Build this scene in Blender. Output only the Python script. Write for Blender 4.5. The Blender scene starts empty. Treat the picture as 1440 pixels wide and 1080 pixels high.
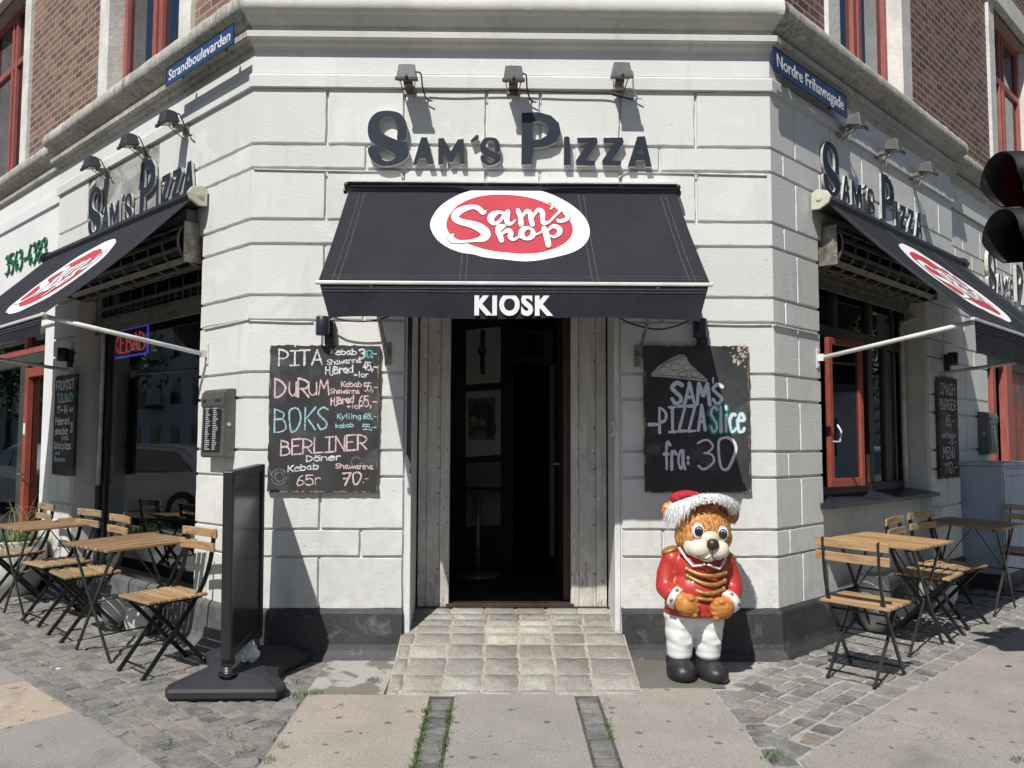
import bpy, bmesh, math, random
from math import sin, cos, pi, radians, sqrt, atan2
from mathutils import Vector, Matrix
from mathutils.geometry import tessellate_polygon
RND = random.Random(11)
SC = bpy.context.scene
COL = SC.collection
C45 = sqrt(0.5)

# ------------------------------------------------------------------ camera
FPX, PITCH, ROLL, YAW = 1209.36, 0.06881, 0.00324, 0.01430      # solved from the photograph (1440 px wide)
DIST, EYE = 5.75, 1.40
_f = Vector((sin(YAW)*cos(PITCH), cos(YAW)*cos(PITCH), sin(PITCH)))
_r = Vector((cos(YAW), -sin(YAW), 0))
_u = _r.cross(_f)
CR = _r*cos(ROLL)+_u*sin(ROLL)
CU = -_r*sin(ROLL)+_u*cos(ROLL)
cam_d = bpy.data.cameras.new('camera')
cam = bpy.data.objects.new('camera', cam_d)
COL.objects.link(cam)
cam_d.sensor_width = 36.0
cam_d.lens = 36.0*FPX/1440.0
cam_d.clip_start, cam_d.clip_end = 0.05, 2000
cam.matrix_world = Matrix(((CR.x, CU.x, -_f.x, 0), (CR.y, CU.y, -_f.y, -DIST), (CR.z, CU.z, -_f.z, EYE), (0, 0, 0, 1)))
SC.camera = cam

# ------------------------------------------------------------------ sky and sun
SUN = Vector((0.48, 1.0, -1.34)).normalized()
w = bpy.data.worlds.new('World'); SC.world = w; w.use_nodes = True
nt = w.node_tree
bg = nt.nodes['Background']
sky = nt.nodes.new('ShaderNodeTexSky'); sky.sky_type = 'NISHITA'; sky.sun_disc = False
sky.sun_elevation = math.asin(-SUN.z); sky.sun_rotation = atan2(-SUN.x, -SUN.y)
sky.air_density = 1.0; sky.dust_density = 0.6; sky.ozone_density = 1.2
nt.links.new(sky.outputs[0], bg.inputs[0]); bg.inputs[1].default_value = 0.06
sd = bpy.data.lights.new('sun', 'SUN'); sd.energy = 5.0; sd.angle = radians(0.5); sd.color = (1.0, 0.965, 0.91)
so = bpy.data.objects.new('sun', sd); COL.objects.link(so); so.location = (-6, -12, 16)
so.rotation_euler = SUN.to_track_quat('-Z', 'Y').to_euler()
SC.view_settings.view_transform = 'Standard'; SC.view_settings.look = 'None'
SC.view_settings.exposure = 0.04; SC.view_settings.gamma = 1.0

# ------------------------------------------------------------------ frames of the three fronts and pixel helpers
XL, XR = -1.688, 1.852
FR = {'C': (Vector((0, 0, 0)), 0.0), 'L': (Vector((XL, 0, 0)), -pi/4), 'R': (Vector((XR, 0, 0)), pi/4)}
def fmat(fr):
    o, a = FR[fr]
    return Matrix.Translation(o) @ Matrix.Rotation(a, 4, 'Z')
FM = {k: fmat(k) for k in FR}
CAMP = Vector((0, -DIST, EYE))
def ray(px, py):
    return CR*(px-720)+CU*(540-py)+_f*FPX
def onf(fr, px, py, off=0.0):
    """pixel of the photograph -> local (x, z) on the plane lying off metres in front of a front"""
    mi = FM[fr].inverted()
    o = mi @ CAMP; d = mi.to_3x3() @ ray(px, py)
    t = (-off-o.y)/d.y
    p = o+d*t
    return p.x, p.z
def offs(x, y):
    return max(-y, -C45*(x-XL)-C45*y, C45*(x-XR)-C45*y)
SLOPE = 0.035
def gz(x, y):
    return -SLOPE*max(0.0, min(3.0, offs(x, y)))
def sL(x, y): return -C45*(x-XL)+C45*y
def sR(x, y): return C45*(x-XR)+C45*y
def wl(s, off):  # along/off the left front -> world x,y
    return XL-C45*s-C45*off, C45*s-C45*off
def wr(s, off):
    return XR+C45*s+C45*off, C45*s-C45*off

# ------------------------------------------------------------------ mesh builder
def catmull(pts, n=6, closed=False):
    pts = [Vector(p) for p in pts]; out = []; m = len(pts)
    if m < 3: return pts
    rng = range(m) if closed else range(m-1)
    for i in rng:
        if closed: a, b, c, d = pts[(i-1) % m], pts[i], pts[(i+1) % m], pts[(i+2) % m]
        else: a, b, c, d = pts[max(i-1, 0)], pts[i], pts[i+1], pts[min(i+2, m-1)]
        for k in range(n):
            t = k/n
            out.append(0.5*((2*b)+(c-a)*t+(2*a-5*b+4*c-d)*t*t+(3*b-a-3*c+d)*t**3))
    if not closed: out.append(pts[-1])
    return out

class MB:
    def __init__(s): s.v = []; s.f = []; s.m = []; s.sm = []; s.r = []; s.mi = 0; s.rv = 0.5
    def add(s, vs, fs, smooth=False):
        o = len(s.v); s.v += [tuple(v) for v in vs]
        for f in fs:
            s.f.append(tuple(i+o for i in f)); s.m.append(s.mi); s.sm.append(smooth); s.r.append(s.rv)
        return o
    def box(s, x0, x1, y0, y1, z0, z1):
        s.add([(x0,y0,z0),(x1,y0,z0),(x1,y1,z0),(x0,y1,z0),(x0,y0,z1),(x1,y0,z1),(x1,y1,z1),(x0,y1,z1)],
              [(0,3,2,1),(4,5,6,7),(0,1,5,4),(1,2,6,5),(2,3,7,6),(3,0,4,7)])
    def bar(s, p, q, w, h, up=(0, 0, 1)):
        p, q = Vector(p), Vector(q); d = (q-p).normalized(); up = Vector(up)
        a = d.cross(up)
        if a.length < 1e-4: a = d.cross(Vector((1, 0, 0)))
        a.normalize(); b = a.cross(d).normalized(); a = a*w/2; b = b*h/2
        vs = [p-a-b, p+a-b, p+a+b, p-a+b, q-a-b, q+a-b, q+a+b, q-a+b]
        s.add(vs, [(0,1,2,3),(7,6,5,4),(0,4,5,1),(1,5,6,2),(2,6,7,3),(3,7,4,0)])
    def tube(s, pts, r, n=8, closed=False, cap=True):
        pts = [Vector(p) for p in pts]; m = len(pts); rs = r if isinstance(r, (list, tuple)) else [r]*m
        rings = []; prev = None
        for i, p in enumerate(pts):
            if closed: t = pts[(i+1) % m]-pts[(i-1) % m]
            else: t = pts[min(i+1, m-1)]-pts[max(i-1, 0)]
            t.normalize()
            if prev is None:
                a = t.cross(Vector((0, 0, 1)))
                if a.length < 1e-3: a = t.cross(Vector((1, 0, 0)))
            else: a = prev-t*prev.dot(t)
            a.normalize(); prev = a; b = t.cross(a)
            rings.append([p+(a*cos(2*pi*k/n)+b*sin(2*pi*k/n))*rs[i] for k in range(n)])
        vs = [v for r_ in rings for v in r_]; fs = []
        for i in range(m if closed else m-1):
            j = (i+1) % m
            for k in range(n):
                fs.append((i*n+k, i*n+(k+1) % n, j*n+(k+1) % n, j*n+k))
        o = s.add(vs, fs, True)
        if cap and not closed:
            s.f.append(tuple(o+k for k in range(n-1, -1, -1))); s.m.append(s.mi); s.sm.append(False); s.r.append(s.rv)
            s.f.append(tuple(o+(m-1)*n+k for k in range(n))); s.m.append(s.mi); s.sm.append(False); s.r.append(s.rv)
    def ball(s, c, r, nu=16, nv=10, rot=None):
        if not isinstance(r, (tuple, list)): r = (r, r, r)
        vs = []; fs = []
        for j in range(nv+1):
            th = pi*j/nv
            for i in range(nu):
                ph = 2*pi*i/nu
                v = Vector((r[0]*sin(th)*cos(ph), r[1]*sin(th)*sin(ph), r[2]*cos(th)))
                if rot is not None: v = rot @ v
                vs.append(v+Vector(c))
        for j in range(nv):
            for i in range(nu):
                fs.append((j*nu+i, (j+1)*nu+i, (j+1)*nu+(i+1) % nu, j*nu+(i+1) % nu))
        s.add(vs, fs, True)
    def lathe(s, prof, c=(0, 0, 0), n=24):
        vs = [(c[0]+r*cos(2*pi*k/n), c[1]+r*sin(2*pi*k/n), c[2]+z) for r, z in prof for k in range(n)]
        fs = []
        for i in range(len(prof)-1):
            for k in range(n):
                fs.append((i*n+k, i*n+(k+1) % n, (i+1)*n+(k+1) % n, (i+1)*n+k))
        s.add(vs, fs, True)
    def prism(s, poly, y0, y1, holes=(), back=True, smooth=False):
        """outline in local x,z (seen from -y), front at y0, back at y1"""
        loops = [list(poly)]+[list(h) for h in holes]
        flat = [p for l in loops for p in l]
        tris = tessellate_polygon([[Vector((p[0], p[1], 0)) for p in l] for l in loops])
        n = len(flat)
        vs = [(p[0], y0, p[1]) for p in flat]
        fs = []
        for t in tris:
            a, b, c = [Vector(flat[i]) for i in t]
            area = (b.x-a.x)*(c.y-a.y)-(b.y-a.y)*(c.x-a.x)
            if abs(area) < 1e-12: continue
            fs.append(tuple(t) if area > 0 else tuple(reversed(t)))
        s.add(vs, fs)
        if y1 is None: return
        vs = [(p[0], y0, p[1]) for p in flat]+[(p[0], y1, p[1]) for p in flat]
        fs2 = []; o = 0
        for l in loops:
            m = len(l)
            for i in range(m):
                j = (i+1) % m
                fs2.append((o+i, o+n+i, o+n+j, o+j))
            o += m
        if back: fs2 += [tuple(n+i for i in reversed(f)) for f in fs]
        s.add(vs, fs2, smooth)
    def ribbon(s, pts, w, y, taper=False):
        """flat brush stroke in local x,z at depth y"""
        pts = [Vector((p[0], p[1])) for p in pts]
        m = len(pts)
        if m < 2: return
        ws = w if isinstance(w, (list, tuple)) else [w]*m
        L = []; Rr = []
        for i, p in enumerate(pts):
            t = pts[min(i+1, m-1)]-pts[max(i-1, 0)]
            if t.length < 1e-9: t = Vector((1, 0))
            t.normalize(); nn = Vector((-t.y, t.x))*ws[i]/2
            L.append(p+nn); Rr.append(p-nn)
        t0 = (pts[0]-pts[1]).normalized(); t1 = (pts[-1]-pts[-2]).normalized()
        def cap(p, t, w_):
            n_ = Vector((-t.y, t.x))
            return [p+(t*cos(a)-n_*sin(a)*-1)*w_/2 for a in (-pi/3, -pi/6, 0, pi/6, pi/3)]
        e_ = 1.5e-6
        vs = [(p.x, y-e_*i, p.y) for i, p in enumerate(L)]+[(p.x, y-e_*i, p.y) for i, p in enumerate(Rr)]
        fs = [(i, m+i, m+i+1, i+1) for i in range(m-1)]
        s.add(vs, fs)
        for p, t, w_, yc in ((pts[0], t0, ws[0], y+3e-6), (pts[-1], t1, ws[-1], y-e_*(m+2))):
            n_ = Vector((-t.y, t.x))
            arc = [p+(t*cos(a)+n_*sin(a))*w_/2 for a in [-pi/2+pi*k/6 for k in range(7)]]
            s.add([(q.x, yc, q.y) for q in arc], [tuple(range(7))])
    def sweep(s, prof, path, closed=False, caps=True):
        """profile (off, z) swept along a plan path given as (corner xy, mitre vector)"""
        vs = []; n = len(prof)
        for c, mv in path:
            for o_, z in prof: vs.append((c[0]+mv[0]*o_, c[1]+mv[1]*o_, z))
        fs = []
        for i in range(len(path)-1):
            for k in range(n-1):
                fs.append((i*n+k, (i+1)*n+k, (i+1)*n+k+1, i*n+k+1))
        if caps:
            fs.append(tuple(range(n))); fs.append(tuple((len(path)-1)*n+k for k in reversed(range(n))))
        s.add(vs, fs)
    def build(s, name, mats, parent=None, mat4=None, bevel=0, loc=None, rotz=None, autosmooth=False):
        me = bpy.data.meshes.new(name)
        me.from_pydata(s.v, [], s.f)
        if not isinstance(mats, (list, tuple)): mats = [mats]
        for m in mats: me.materials.append(m)
        me.polygons.foreach_set('material_index', s.m)
        me.polygons.foreach_set('use_smooth', s.sm)
        at = me.attributes.new('rnd', 'FLOAT', 'FACE'); at.data.foreach_set('value', s.r)
        me.update()
        o = bpy.data.objects.new(name, me); COL.objects.link(o)
        if parent is not None: o.parent = parent
        if mat4 is not None: o.matrix_local = mat4
        if loc is not None: o.location = loc
        if rotz is not None: o.rotation_euler = (0, 0, rotz)
        if bevel:
            b = o.modifiers.new('bevel', 'BEVEL'); b.width = bevel; b.segments = 2; b.limit_method = 'ANGLE'; b.angle_limit = radians(40)
        return o

def tag(o, label=None, cat=None, group=None, kind=None):
    if label: o['label'] = label
    if cat: o['category'] = cat
    if group: o['group'] = group
    if kind: o['kind'] = kind
    return o
def empty(name, mat4=None, loc=None, rotz=None, parent=None):
    o = bpy.data.objects.new(name, None); COL.objects.link(o); o.empty_display_size = 0.1
    if parent is not None: o.parent = parent
    if mat4 is not None: o.matrix_local = mat4
    if loc is not None: o.location = loc
    if rotz is not None: o.rotation_euler = (0, 0, rotz)
    return o
def copy_tree(o, parent=None):
    c = o.copy(); COL.objects.link(c)
    if parent is not None:
        c.parent = parent; c.matrix_parent_inverse = o.matrix_parent_inverse.copy()
    for ch in [x for x in bpy.data.objects if x.parent == o]: copy_tree(ch, c)
    return c
def T(x, y, z): return Matrix.Translation((x, y, z))
def RX(a): return Matrix.Rotation(a, 4, 'X')
def RY(a): return Matrix.Rotation(a, 4, 'Y')
def RZ(a): return Matrix.Rotation(a, 4, 'Z')

# ------------------------------------------------------------------ materials
def ramp(nt, fac, stops):
    r = nt.nodes.new('ShaderNodeValToRGB'); nt.links.new(fac, r.inputs[0])
    el = r.color_ramp.elements
    while len(el) < len(stops): el.new(0.5)
    for e, (p, c) in zip(el, stops):
        e.position = p; e.color = (c[0], c[1], c[2], 1) if isinstance(c, (tuple, list)) else (c, c, c, 1)
    return r.outputs[0]
def mixc(nt, fac, a, b, mode='MIX'):
    m = nt.nodes.new('ShaderNodeMix'); m.data_type = 'RGBA'; m.blend_type = mode
    for i, x in ((0, fac), (6, a), (7, b)):
        if hasattr(x, 'is_linked') or hasattr(x, 'links'): nt.links.new(x, m.inputs[i])
        elif isinstance(x, (int, float)): m.inputs[i].default_value = x
        else: m.inputs[i].default_value = (x[0], x[1], x[2], 1)
    return m.outputs[2]
def noise(nt, co, scale, detail=4, rough=0.55, dist=0.0, sc3=None):
    if sc3 is not None:
        mp = nt.nodes.new('ShaderNodeMapping'); mp.inputs['Scale'].default_value = sc3
        nt.links.new(co, mp.inputs[0]); co = mp.outputs[0]
    n = nt.nodes.new('ShaderNodeTexNoise'); n.inputs['Scale'].default_value = scale; n.inputs['Detail'].default_value = detail
    n.inputs['Roughness'].default_value = rough; n.inputs['Distortion'].default_value = dist
    nt.links.new(co, n.inputs['Vector']); return n.outputs['Fac']
def newmat(name):
    m = bpy.data.materials.new(name); m.use_nodes = True
    nt = m.node_tree; p = nt.nodes['Principled BSDF']
    tc = nt.nodes.new('ShaderNodeTexCoord')
    return m, nt, p, tc.outputs['Object']
def bump(nt, p, h, strength, dist=0.01, prev=None):
    b = nt.nodes.new('ShaderNodeBump'); b.inputs['Strength'].default_value = strength; b.inputs['Distance'].default_value = dist
    nt.links.new(h, b.inputs['Height'])
    if prev is not None: nt.links.new(prev, b.inputs['Normal'])
    nt.links.new(b.outputs[0], p.inputs['Normal']); return b.outputs[0]
def mk(name, c1, c2=None, scale=8, rough=0.6, metal=0.0, bmp=0.0, bscale=60, spec=0.5, sc3=None, lo=0.35, hi=0.65, coat=0.0, bdist=0.004):
    m, nt, p, co = newmat(name)
    if c2 is None: c2 = tuple(x*0.82 for x in c1)
    f = noise(nt, co, scale, 5, sc3=sc3)
    nt.links.new(ramp(nt, f, [(lo, c2), (hi, c1)]), p.inputs['Base Color'])
    p.inputs['Roughness'].default_value = rough; p.inputs['Metallic'].default_value = metal
    p.inputs['Specular IOR Level'].default_value = spec
    if coat: p.inputs['Coat Weight'].default_value = coat; p.inputs['Coat Roughness'].default_value = 0.12
    if bmp: bump(nt, p, noise(nt, co, bscale, 4, sc3=sc3), bmp, bdist)
    return m
M = {}
def wall_mat(name, base, dirt, flake):
    m, nt, p, co = newmat(name)
    big = noise(nt, co, 0.9, 5, 0.6)
    c = ramp(nt, big, [(0.3, tuple(x*0.9 for x in base)), (0.7, base)])
    at = nt.nodes.new('ShaderNodeAttribute'); at.attribute_name = 'rnd'
    c = mixc(nt, 1.0, c, ramp(nt, at.outputs['Fac'], [(0.0, 0.92), (1.0, 1.0)]), 'MULTIPLY')
    pt = noise(nt, co, 1.7, 3, 0.45, 0.8)
    c = mixc(nt, ramp(nt, pt, [(0.585, 0.0), (0.60, 0.30)]), c, tuple(min(0.8, x*1.09) for x in base))
    st = noise(nt, co, 2.2, 6, 0.65, 0.4, sc3=(3.0, 3.0, 0.5))
    c = mixc(nt, ramp(nt, st, [(0.54, 0.0), (0.78, 0.42)]), c, dirt)
    sp = noise(nt, co, 38, 3, 0.5)
    c = mixc(nt, ramp(nt, sp, [(0.715, 0.0), (0.735, 0.75)]), c, flake)
    # dirt splashed on the lowest courses
    sx = nt.nodes.new('ShaderNodeSeparateXYZ'); nt.links.new(co, sx.inputs[0])
    mr = nt.nodes.new('ShaderNodeMapRange'); mr.inputs[1].default_value = 0.25; mr.inputs[2].default_value = 1.5
    mr.inputs[3].default_value = 1.0; mr.inputs[4].default_value = 0.0; nt.links.new(sx.outputs[2], mr.inputs[0])
    lown = noise(nt, co, 9, 6, 0.7)
    mu = nt.nodes.new('ShaderNodeMath'); mu.operation = 'MULTIPLY'; nt.links.new(mr.outputs[0], mu.inputs[0])
    nt.links.new(ramp(nt, lown, [(0.46, 0.0), (0.70, 0.65)]), mu.inputs[1])
    c = mixc(nt, mu.outputs[0], c, dirt)
    # hairline cracks
    vo = nt.nodes.new('ShaderNodeTexVoronoi'); vo.feature = 'DISTANCE_TO_EDGE'; vo.inputs['Scale'].default_value = 1.3
    wn = nt.nodes.new('ShaderNodeTexNoise'); wn.inputs['Scale'].default_value = 3.0; wn.inputs['Detail'].default_value = 6
    nt.links.new(co, wn.inputs['Vector'])
    mv = nt.nodes.new('ShaderNodeVectorMath'); mv.operation = 'MULTIPLY_ADD'; mv.inputs[1].default_value = (0.5, 0.5, 0.5)
    nt.links.new(wn.outputs['Color'], mv.inputs[0]); nt.links.new(co, mv.inputs[2]); nt.links.new(mv.outputs[0], vo.inputs['Vector'])
    gate = noise(nt, co, 0.8, 2)
    cr = nt.nodes.new('ShaderNodeMath'); cr.operation = 'MULTIPLY'
    nt.links.new(ramp(nt, vo.outputs['Distance'], [(0.0, 1.0), (0.006, 0.0)]), cr.inputs[0])
    nt.links.new(ramp(nt, gate, [(0.62, 0.0), (0.66, 0.45)]), cr.inputs[1])
    c = mixc(nt, cr.outputs[0], c, tuple(x*0.4 for x in base))
    nt.links.new(c, p.inputs['Base Color']); p.inputs['Roughness'].default_value = 0.62
    p.inputs['Specular IOR Level'].default_value = 0.3
    b = bump(nt, p, noise(nt, co, 26, 6, 0.6, sc3=(1, 1, 2.2)), 0.35, 0.006)
    bump(nt, p, noise(nt, co, 150, 3), 0.22, 0.003, b)
    return m
M['wall'] = wall_mat('painted_plaster', (0.71, 0.715, 0.69), (0.44, 0.43, 0.39), (0.22, 0.2, 0.17))
M['wall_white'] = wall_mat('white_plaster', (0.82, 0.825, 0.82), (0.55, 0.54, 0.52), (0.4, 0.4, 0.38))
def plinth_mat(nm='dark_plinth_paint', k=0.62, e=0.62):
    m, nt, p, co = newmat(nm)
    c = ramp(nt, noise(nt, co, 3, 6, 0.65), [(0.3, (0.040*k, 0.041*k, 0.045*k)), (0.7, (0.085*k, 0.085*k, 0.087*k))])
    c = mixc(nt, ramp(nt, noise(nt, co, 7, 7, 0.7, 0.6), [(e-0.06, 0.0), (e+0.10, 0.55)]), c, (0.22, 0.22, 0.21))
    nt.links.new(c, p.inputs['Base Color']); p.inputs['Roughness'].default_value = 0.6
    bump(nt, p, noise(nt, co, 45, 6, 0.65), 0.6, 0.008); return m
M['plinth'] = plinth_mat(); M['plinth_worn'] = plinth_mat('worn_plinth_paint', 1.7, 0.56)
def cornice_mat():
    m, nt, p, co = newmat('weathered_cornice')
    base = ramp(nt, noise(nt, co, 2.0, 6, 0.6), [(0.3, (0.42, 0.405, 0.35)), (0.7, (0.60, 0.585, 0.52))])
    st = noise(nt, co, 6, 6, 0.75, sc3=(4.5, 4.5, 0.6))
    gt = noise(nt, co, 1.1, 4, 0.6)
    mu = nt.nodes.new('ShaderNodeMath'); mu.operation = 'MULTIPLY'
    nt.links.new(ramp(nt, st, [(0.42, 0.0), (0.62, 0.75)]), mu.inputs[0]); nt.links.new(ramp(nt, gt, [(0.35, 0.25), (0.6, 1.0)]), mu.inputs[1])
    c = mixc(nt, mu.outputs[0], base, (0.105, 0.10, 0.085))
    nt.links.new(c, p.inputs['Base Color']); p.inputs['Roughness'].default_value = 0.85
    b = bump(nt, p, noise(nt, co, 30, 6, 0.7), 0.8, 0.012); return m
M['cornice'] = cornice_mat()
def brick_mat(name, cols, mortar):
    m, nt, p, co = newmat(name)
    # local x,z of the front -> brick plane
    sx = nt.nodes.new('ShaderNodeSeparateXYZ'); nt.links.new(co, sx.inputs[0])
    cb = nt.nodes.new('ShaderNodeCombineXYZ'); nt.links.new(sx.outputs[0], cb.inputs[0]); nt.links.new(sx.outputs[2], cb.inputs[1])
    wob = nt.nodes.new('ShaderNodeTexNoise'); wob.inputs['Scale'].default_value = 6; nt.links.new(co, wob.inputs['Vector'])
    va = nt.nodes.new('ShaderNodeVectorMath'); va.operation = 'MULTIPLY_ADD'; va.inputs[1].default_value = (0.012, 0.012, 0)
    nt.links.new(wob.outputs['Color'], va.inputs[0]); nt.links.new(cb.outputs[0], va.inputs[2])
    br = nt.nodes.new('ShaderNodeTexBrick'); nt.links.new(va.outputs[0], br.inputs['Vector'])
    br.inputs['Scale'].default_value = 1.0; br.inputs['Brick Width'].default_value = 0.19; br.inputs['Row Height'].default_value = 0.072
    br.inputs['Mortar Size'].default_value = 0.0075; br.inputs['Mortar Smooth'].default_value = 0.15; br.inputs['Bias'].default_value = 0.0
    br.inputs['Color1'].default_value = (0, 0, 0, 1); br.inputs['Color2'].default_value = (1, 1, 1, 1); br.inputs['Mortar'].default_value = (0.5, 0.5, 0.5, 1)
    n2 = noise(nt, co, 5, 3)
    ad = nt.nodes.new('ShaderNodeMath'); ad.operation = 'MULTIPLY_ADD'; ad.inputs[1].default_value = 0.35
    nt.links.new(n2, ad.inputs[0])
    sc_ = nt.nodes.new('ShaderNodeMath'); sc_.operation = 'MULTIPLY'; sc_.inputs[1].default_value = 0.75
    sepc = nt.nodes.new('ShaderNodeSeparateColor'); nt.links.new(br.outputs['Color'], sepc.inputs[0]); nt.links.new(sepc.outputs[0], sc_.inputs[0])
    nt.links.new(sc_.outputs[0], ad.inputs[2])
    bc = ramp(nt, ad.outputs[0], cols)
    bc = mixc(nt, 0.25, bc, ramp(nt, noise(nt, co, 45, 5), [(0.3, 0.02), (0.7, 0.25)]), 'OVERLAY')
    c = mixc(nt, br.outputs['Fac'], bc, mortar)
    nt.links.new(c, p.inputs['Base Color']); p.inputs['Roughness'].default_value = 0.85
    inv = nt.nodes.new('ShaderNodeMath'); inv.operation = 'SUBTRACT'; inv.inputs[0].default_value = 1.0; nt.links.new(br.outputs['Fac'], inv.inputs[1])
    b = bump(nt, p, inv.outputs[0], 0.9, 0.008); bump(nt, p, noise(nt, co, 60, 5), 0.4, 0.004, b)
    return m
M['brick'] = brick_mat('red_brick', [(0.05, (0.105, 0.073, 0.060)), (0.4, (0.185, 0.112, 0.084)), (0.75, (0.265, 0.163, 0.117)), (1.0, (0.34, 0.215, 0.145))], (0.36, 0.30, 0.25))
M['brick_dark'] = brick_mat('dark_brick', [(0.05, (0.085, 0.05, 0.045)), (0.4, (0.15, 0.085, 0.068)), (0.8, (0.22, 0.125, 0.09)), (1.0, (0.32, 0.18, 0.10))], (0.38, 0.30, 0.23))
def setts_mat(name, mortar):
    m, nt, p, co = newmat(name)
    at = nt.nodes.new('ShaderNodeAttribute'); at.attribute_name = 'rnd'
    c = ramp(nt, at.outputs['Fac'], [(0.0, (0.13, 0.13, 0.128)), (0.35, (0.21, 0.207, 0.20)), (0.62, (0.285, 0.278, 0.265)), (0.75, (0.25, 0.215, 0.185)), (0.88, (0.32, 0.27, 0.225)), (1.0, (0.30, 0.29, 0.275))])
    g = noise(nt, co, 60, 6, 0.7)
    c = mixc(nt, 0.55, c, ramp(nt, g, [(0.3, 0.12), (0.7, 0.85)]), 'OVERLAY')
    big = noise(nt, co, 7.0, 6, 0.7)
    c = mixc(nt, ramp(nt, big, [(0.42, 0.0), (0.64, 0.75)]), c, mortar)
    nt.links.new(c, p.inputs['Base Color']); p.inputs['Roughness'].default_value = 0.8
    b = bump(nt, p, noise(nt, co, 24, 7, 0.75), 1.0, 0.022); bump(nt, p, noise(nt, co, 90, 4, 0.7), 0.6, 0.006, b); return m
M['setts'] = setts_mat('granite_setts', (0.33, 0.318, 0.295))
M['setts_r'] = setts_mat('granite_setts_mortared', (0.37, 0.36, 0.34))
def mortar_mat(name, c1, c2):
    return mk(name, c1, c2, 14, 0.9, bmp=0.8, bscale=70, bdist=0.01)
M['sand'] = mortar_mat('joint_sand', (0.27, 0.25, 0.22), (0.13, 0.12, 0.105))
M['cement'] = mortar_mat('joint_cement', (0.42, 0.41, 0.385), (0.27, 0.26, 0.24))
def slab_mat():
    m, nt, p, co = newmat('concrete_slab')
    at = nt.nodes.new('ShaderNodeAttribute'); at.attribute_name = 'rnd'
    c = ramp(nt, at.outputs['Fac'], [(0.0, (0.265, 0.256, 0.242)), (0.5, (0.345, 0.31, 0.272)), (1.0, (0.43, 0.35, 0.27))])
    c = mixc(nt, ramp(nt, noise(nt, co, 2.0, 6, 0.65), [(0.4, 0.0), (0.75, 0.5)]), c, (0.19, 0.178, 0.163))
    c = mixc(nt, 0.55, c, ramp(nt, noise(nt, co, 190, 3, 0.6), [(0.35, 0.15), (0.65, 0.85)]), 'OVERLAY')
    c = mixc(nt, ramp(nt, noise(nt, co, 1.3, 5, 0.7, 0.8), [(0.56, 0.0), (0.70, 0.42)]), c, (0.12, 0.108, 0.096))
    vc = nt.nodes.new('ShaderNodeTexVoronoi'); vc.feature = 'DISTANCE_TO_EDGE'; vc.inputs['Scale'].default_value = 0.9
    wc = nt.nodes.new('ShaderNodeTexNoise'); wc.inputs['Scale'].default_value = 4; wc.inputs['Detail'].default_value = 7; nt.links.new(co, wc.inputs['Vector'])
    vm = nt.nodes.new('ShaderNodeVectorMath'); vm.operation = 'MULTIPLY_ADD'; vm.inputs[1].default_value = (0.35, 0.35, 0.35); nt.links.new(wc.outputs['Color'], vm.inputs[0]); nt.links.new(co, vm.inputs[2]); nt.links.new(vm.outputs[0], vc.inputs['Vector'])
    mc = nt.nodes.new('ShaderNodeMath'); mc.operation = 'MULTIPLY'; nt.links.new(ramp(nt, vc.outputs['Distance'], [(0.0, 1.0), (0.004, 0.0)]), mc.inputs[0]); nt.links.new(ramp(nt, noise(nt, co, 0.7, 2), [(0.5, 0.0), (0.55, 0.6)]), mc.inputs[1])
    c = mixc(nt, mc.outputs[0], c, (0.08, 0.07, 0.062))
    # trodden chewing gum and stains
    vo = nt.nodes.new('ShaderNodeTexVoronoi'); vo.inputs['Scale'].default_value = 11.0; vo.inputs['Randomness'].default_value = 1.0
    wn = nt.nodes.new('ShaderNodeTexNoise'); wn.inputs['Scale'].default_value = 25; nt.links.new(co, wn.inputs['Vector'])
    mv = nt.nodes.new('ShaderNodeVectorMath'); mv.operation = 'MULTIPLY_ADD'; mv.inputs[1].default_value = (0.03, 0.03, 0.0)
    sxy = nt.nodes.new('ShaderNodeVectorMath'); sxy.operation = 'MULTIPLY'; sxy.inputs[1].default_value = (1, 1, 0); nt.links.new(co, sxy.inputs[0])
    nt.links.new(wn.outputs['Color'], mv.inputs[0]); nt.links.new(sxy.outputs[0], mv.inputs[2]); nt.links.new(mv.outputs[0], vo.inputs['Vector'])
    sepc = nt.nodes.new('ShaderNodeSeparateColor'); nt.links.new(vo.outputs['Color'], sepc.inputs[0])
    thr = nt.nodes.new('ShaderNodeMath'); thr.operation = 'MULTIPLY'; thr.inputs[1].default_value = 0.33; nt.links.new(sepc.outputs[0], thr.inputs[0])
    sb = nt.nodes.new('ShaderNodeMath'); sb.operation = 'SUBTRACT'; nt.links.new(thr.outputs[0], sb.inputs[0]); nt.links.new(vo.outputs['Distance'], sb.inputs[1])
    gm = nt.nodes.new('ShaderNodeMath'); gm.operation = 'GREATER_THAN'; gm.inputs[1].default_value = 0.085; nt.links.new(sb.outputs[0], gm.inputs[0])
    gg = nt.nodes.new('ShaderNodeMath'); gg.operation = 'MULTIPLY'; gg.inputs[1].default_value = 0.62; nt.links.new(gm.outputs[0], gg.inputs[0])
    c = mixc(nt, gg.outputs[0], c, (0.055, 0.05, 0.047))
    nt.links.new(c, p.inputs['Base Color']); p.inputs['Roughness'].default_value = 0.85
    bump(nt, p, noise(nt, co, 120, 4, 0.6), 0.45, 0.004); return m
M['slab'] = slab_mat()
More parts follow.
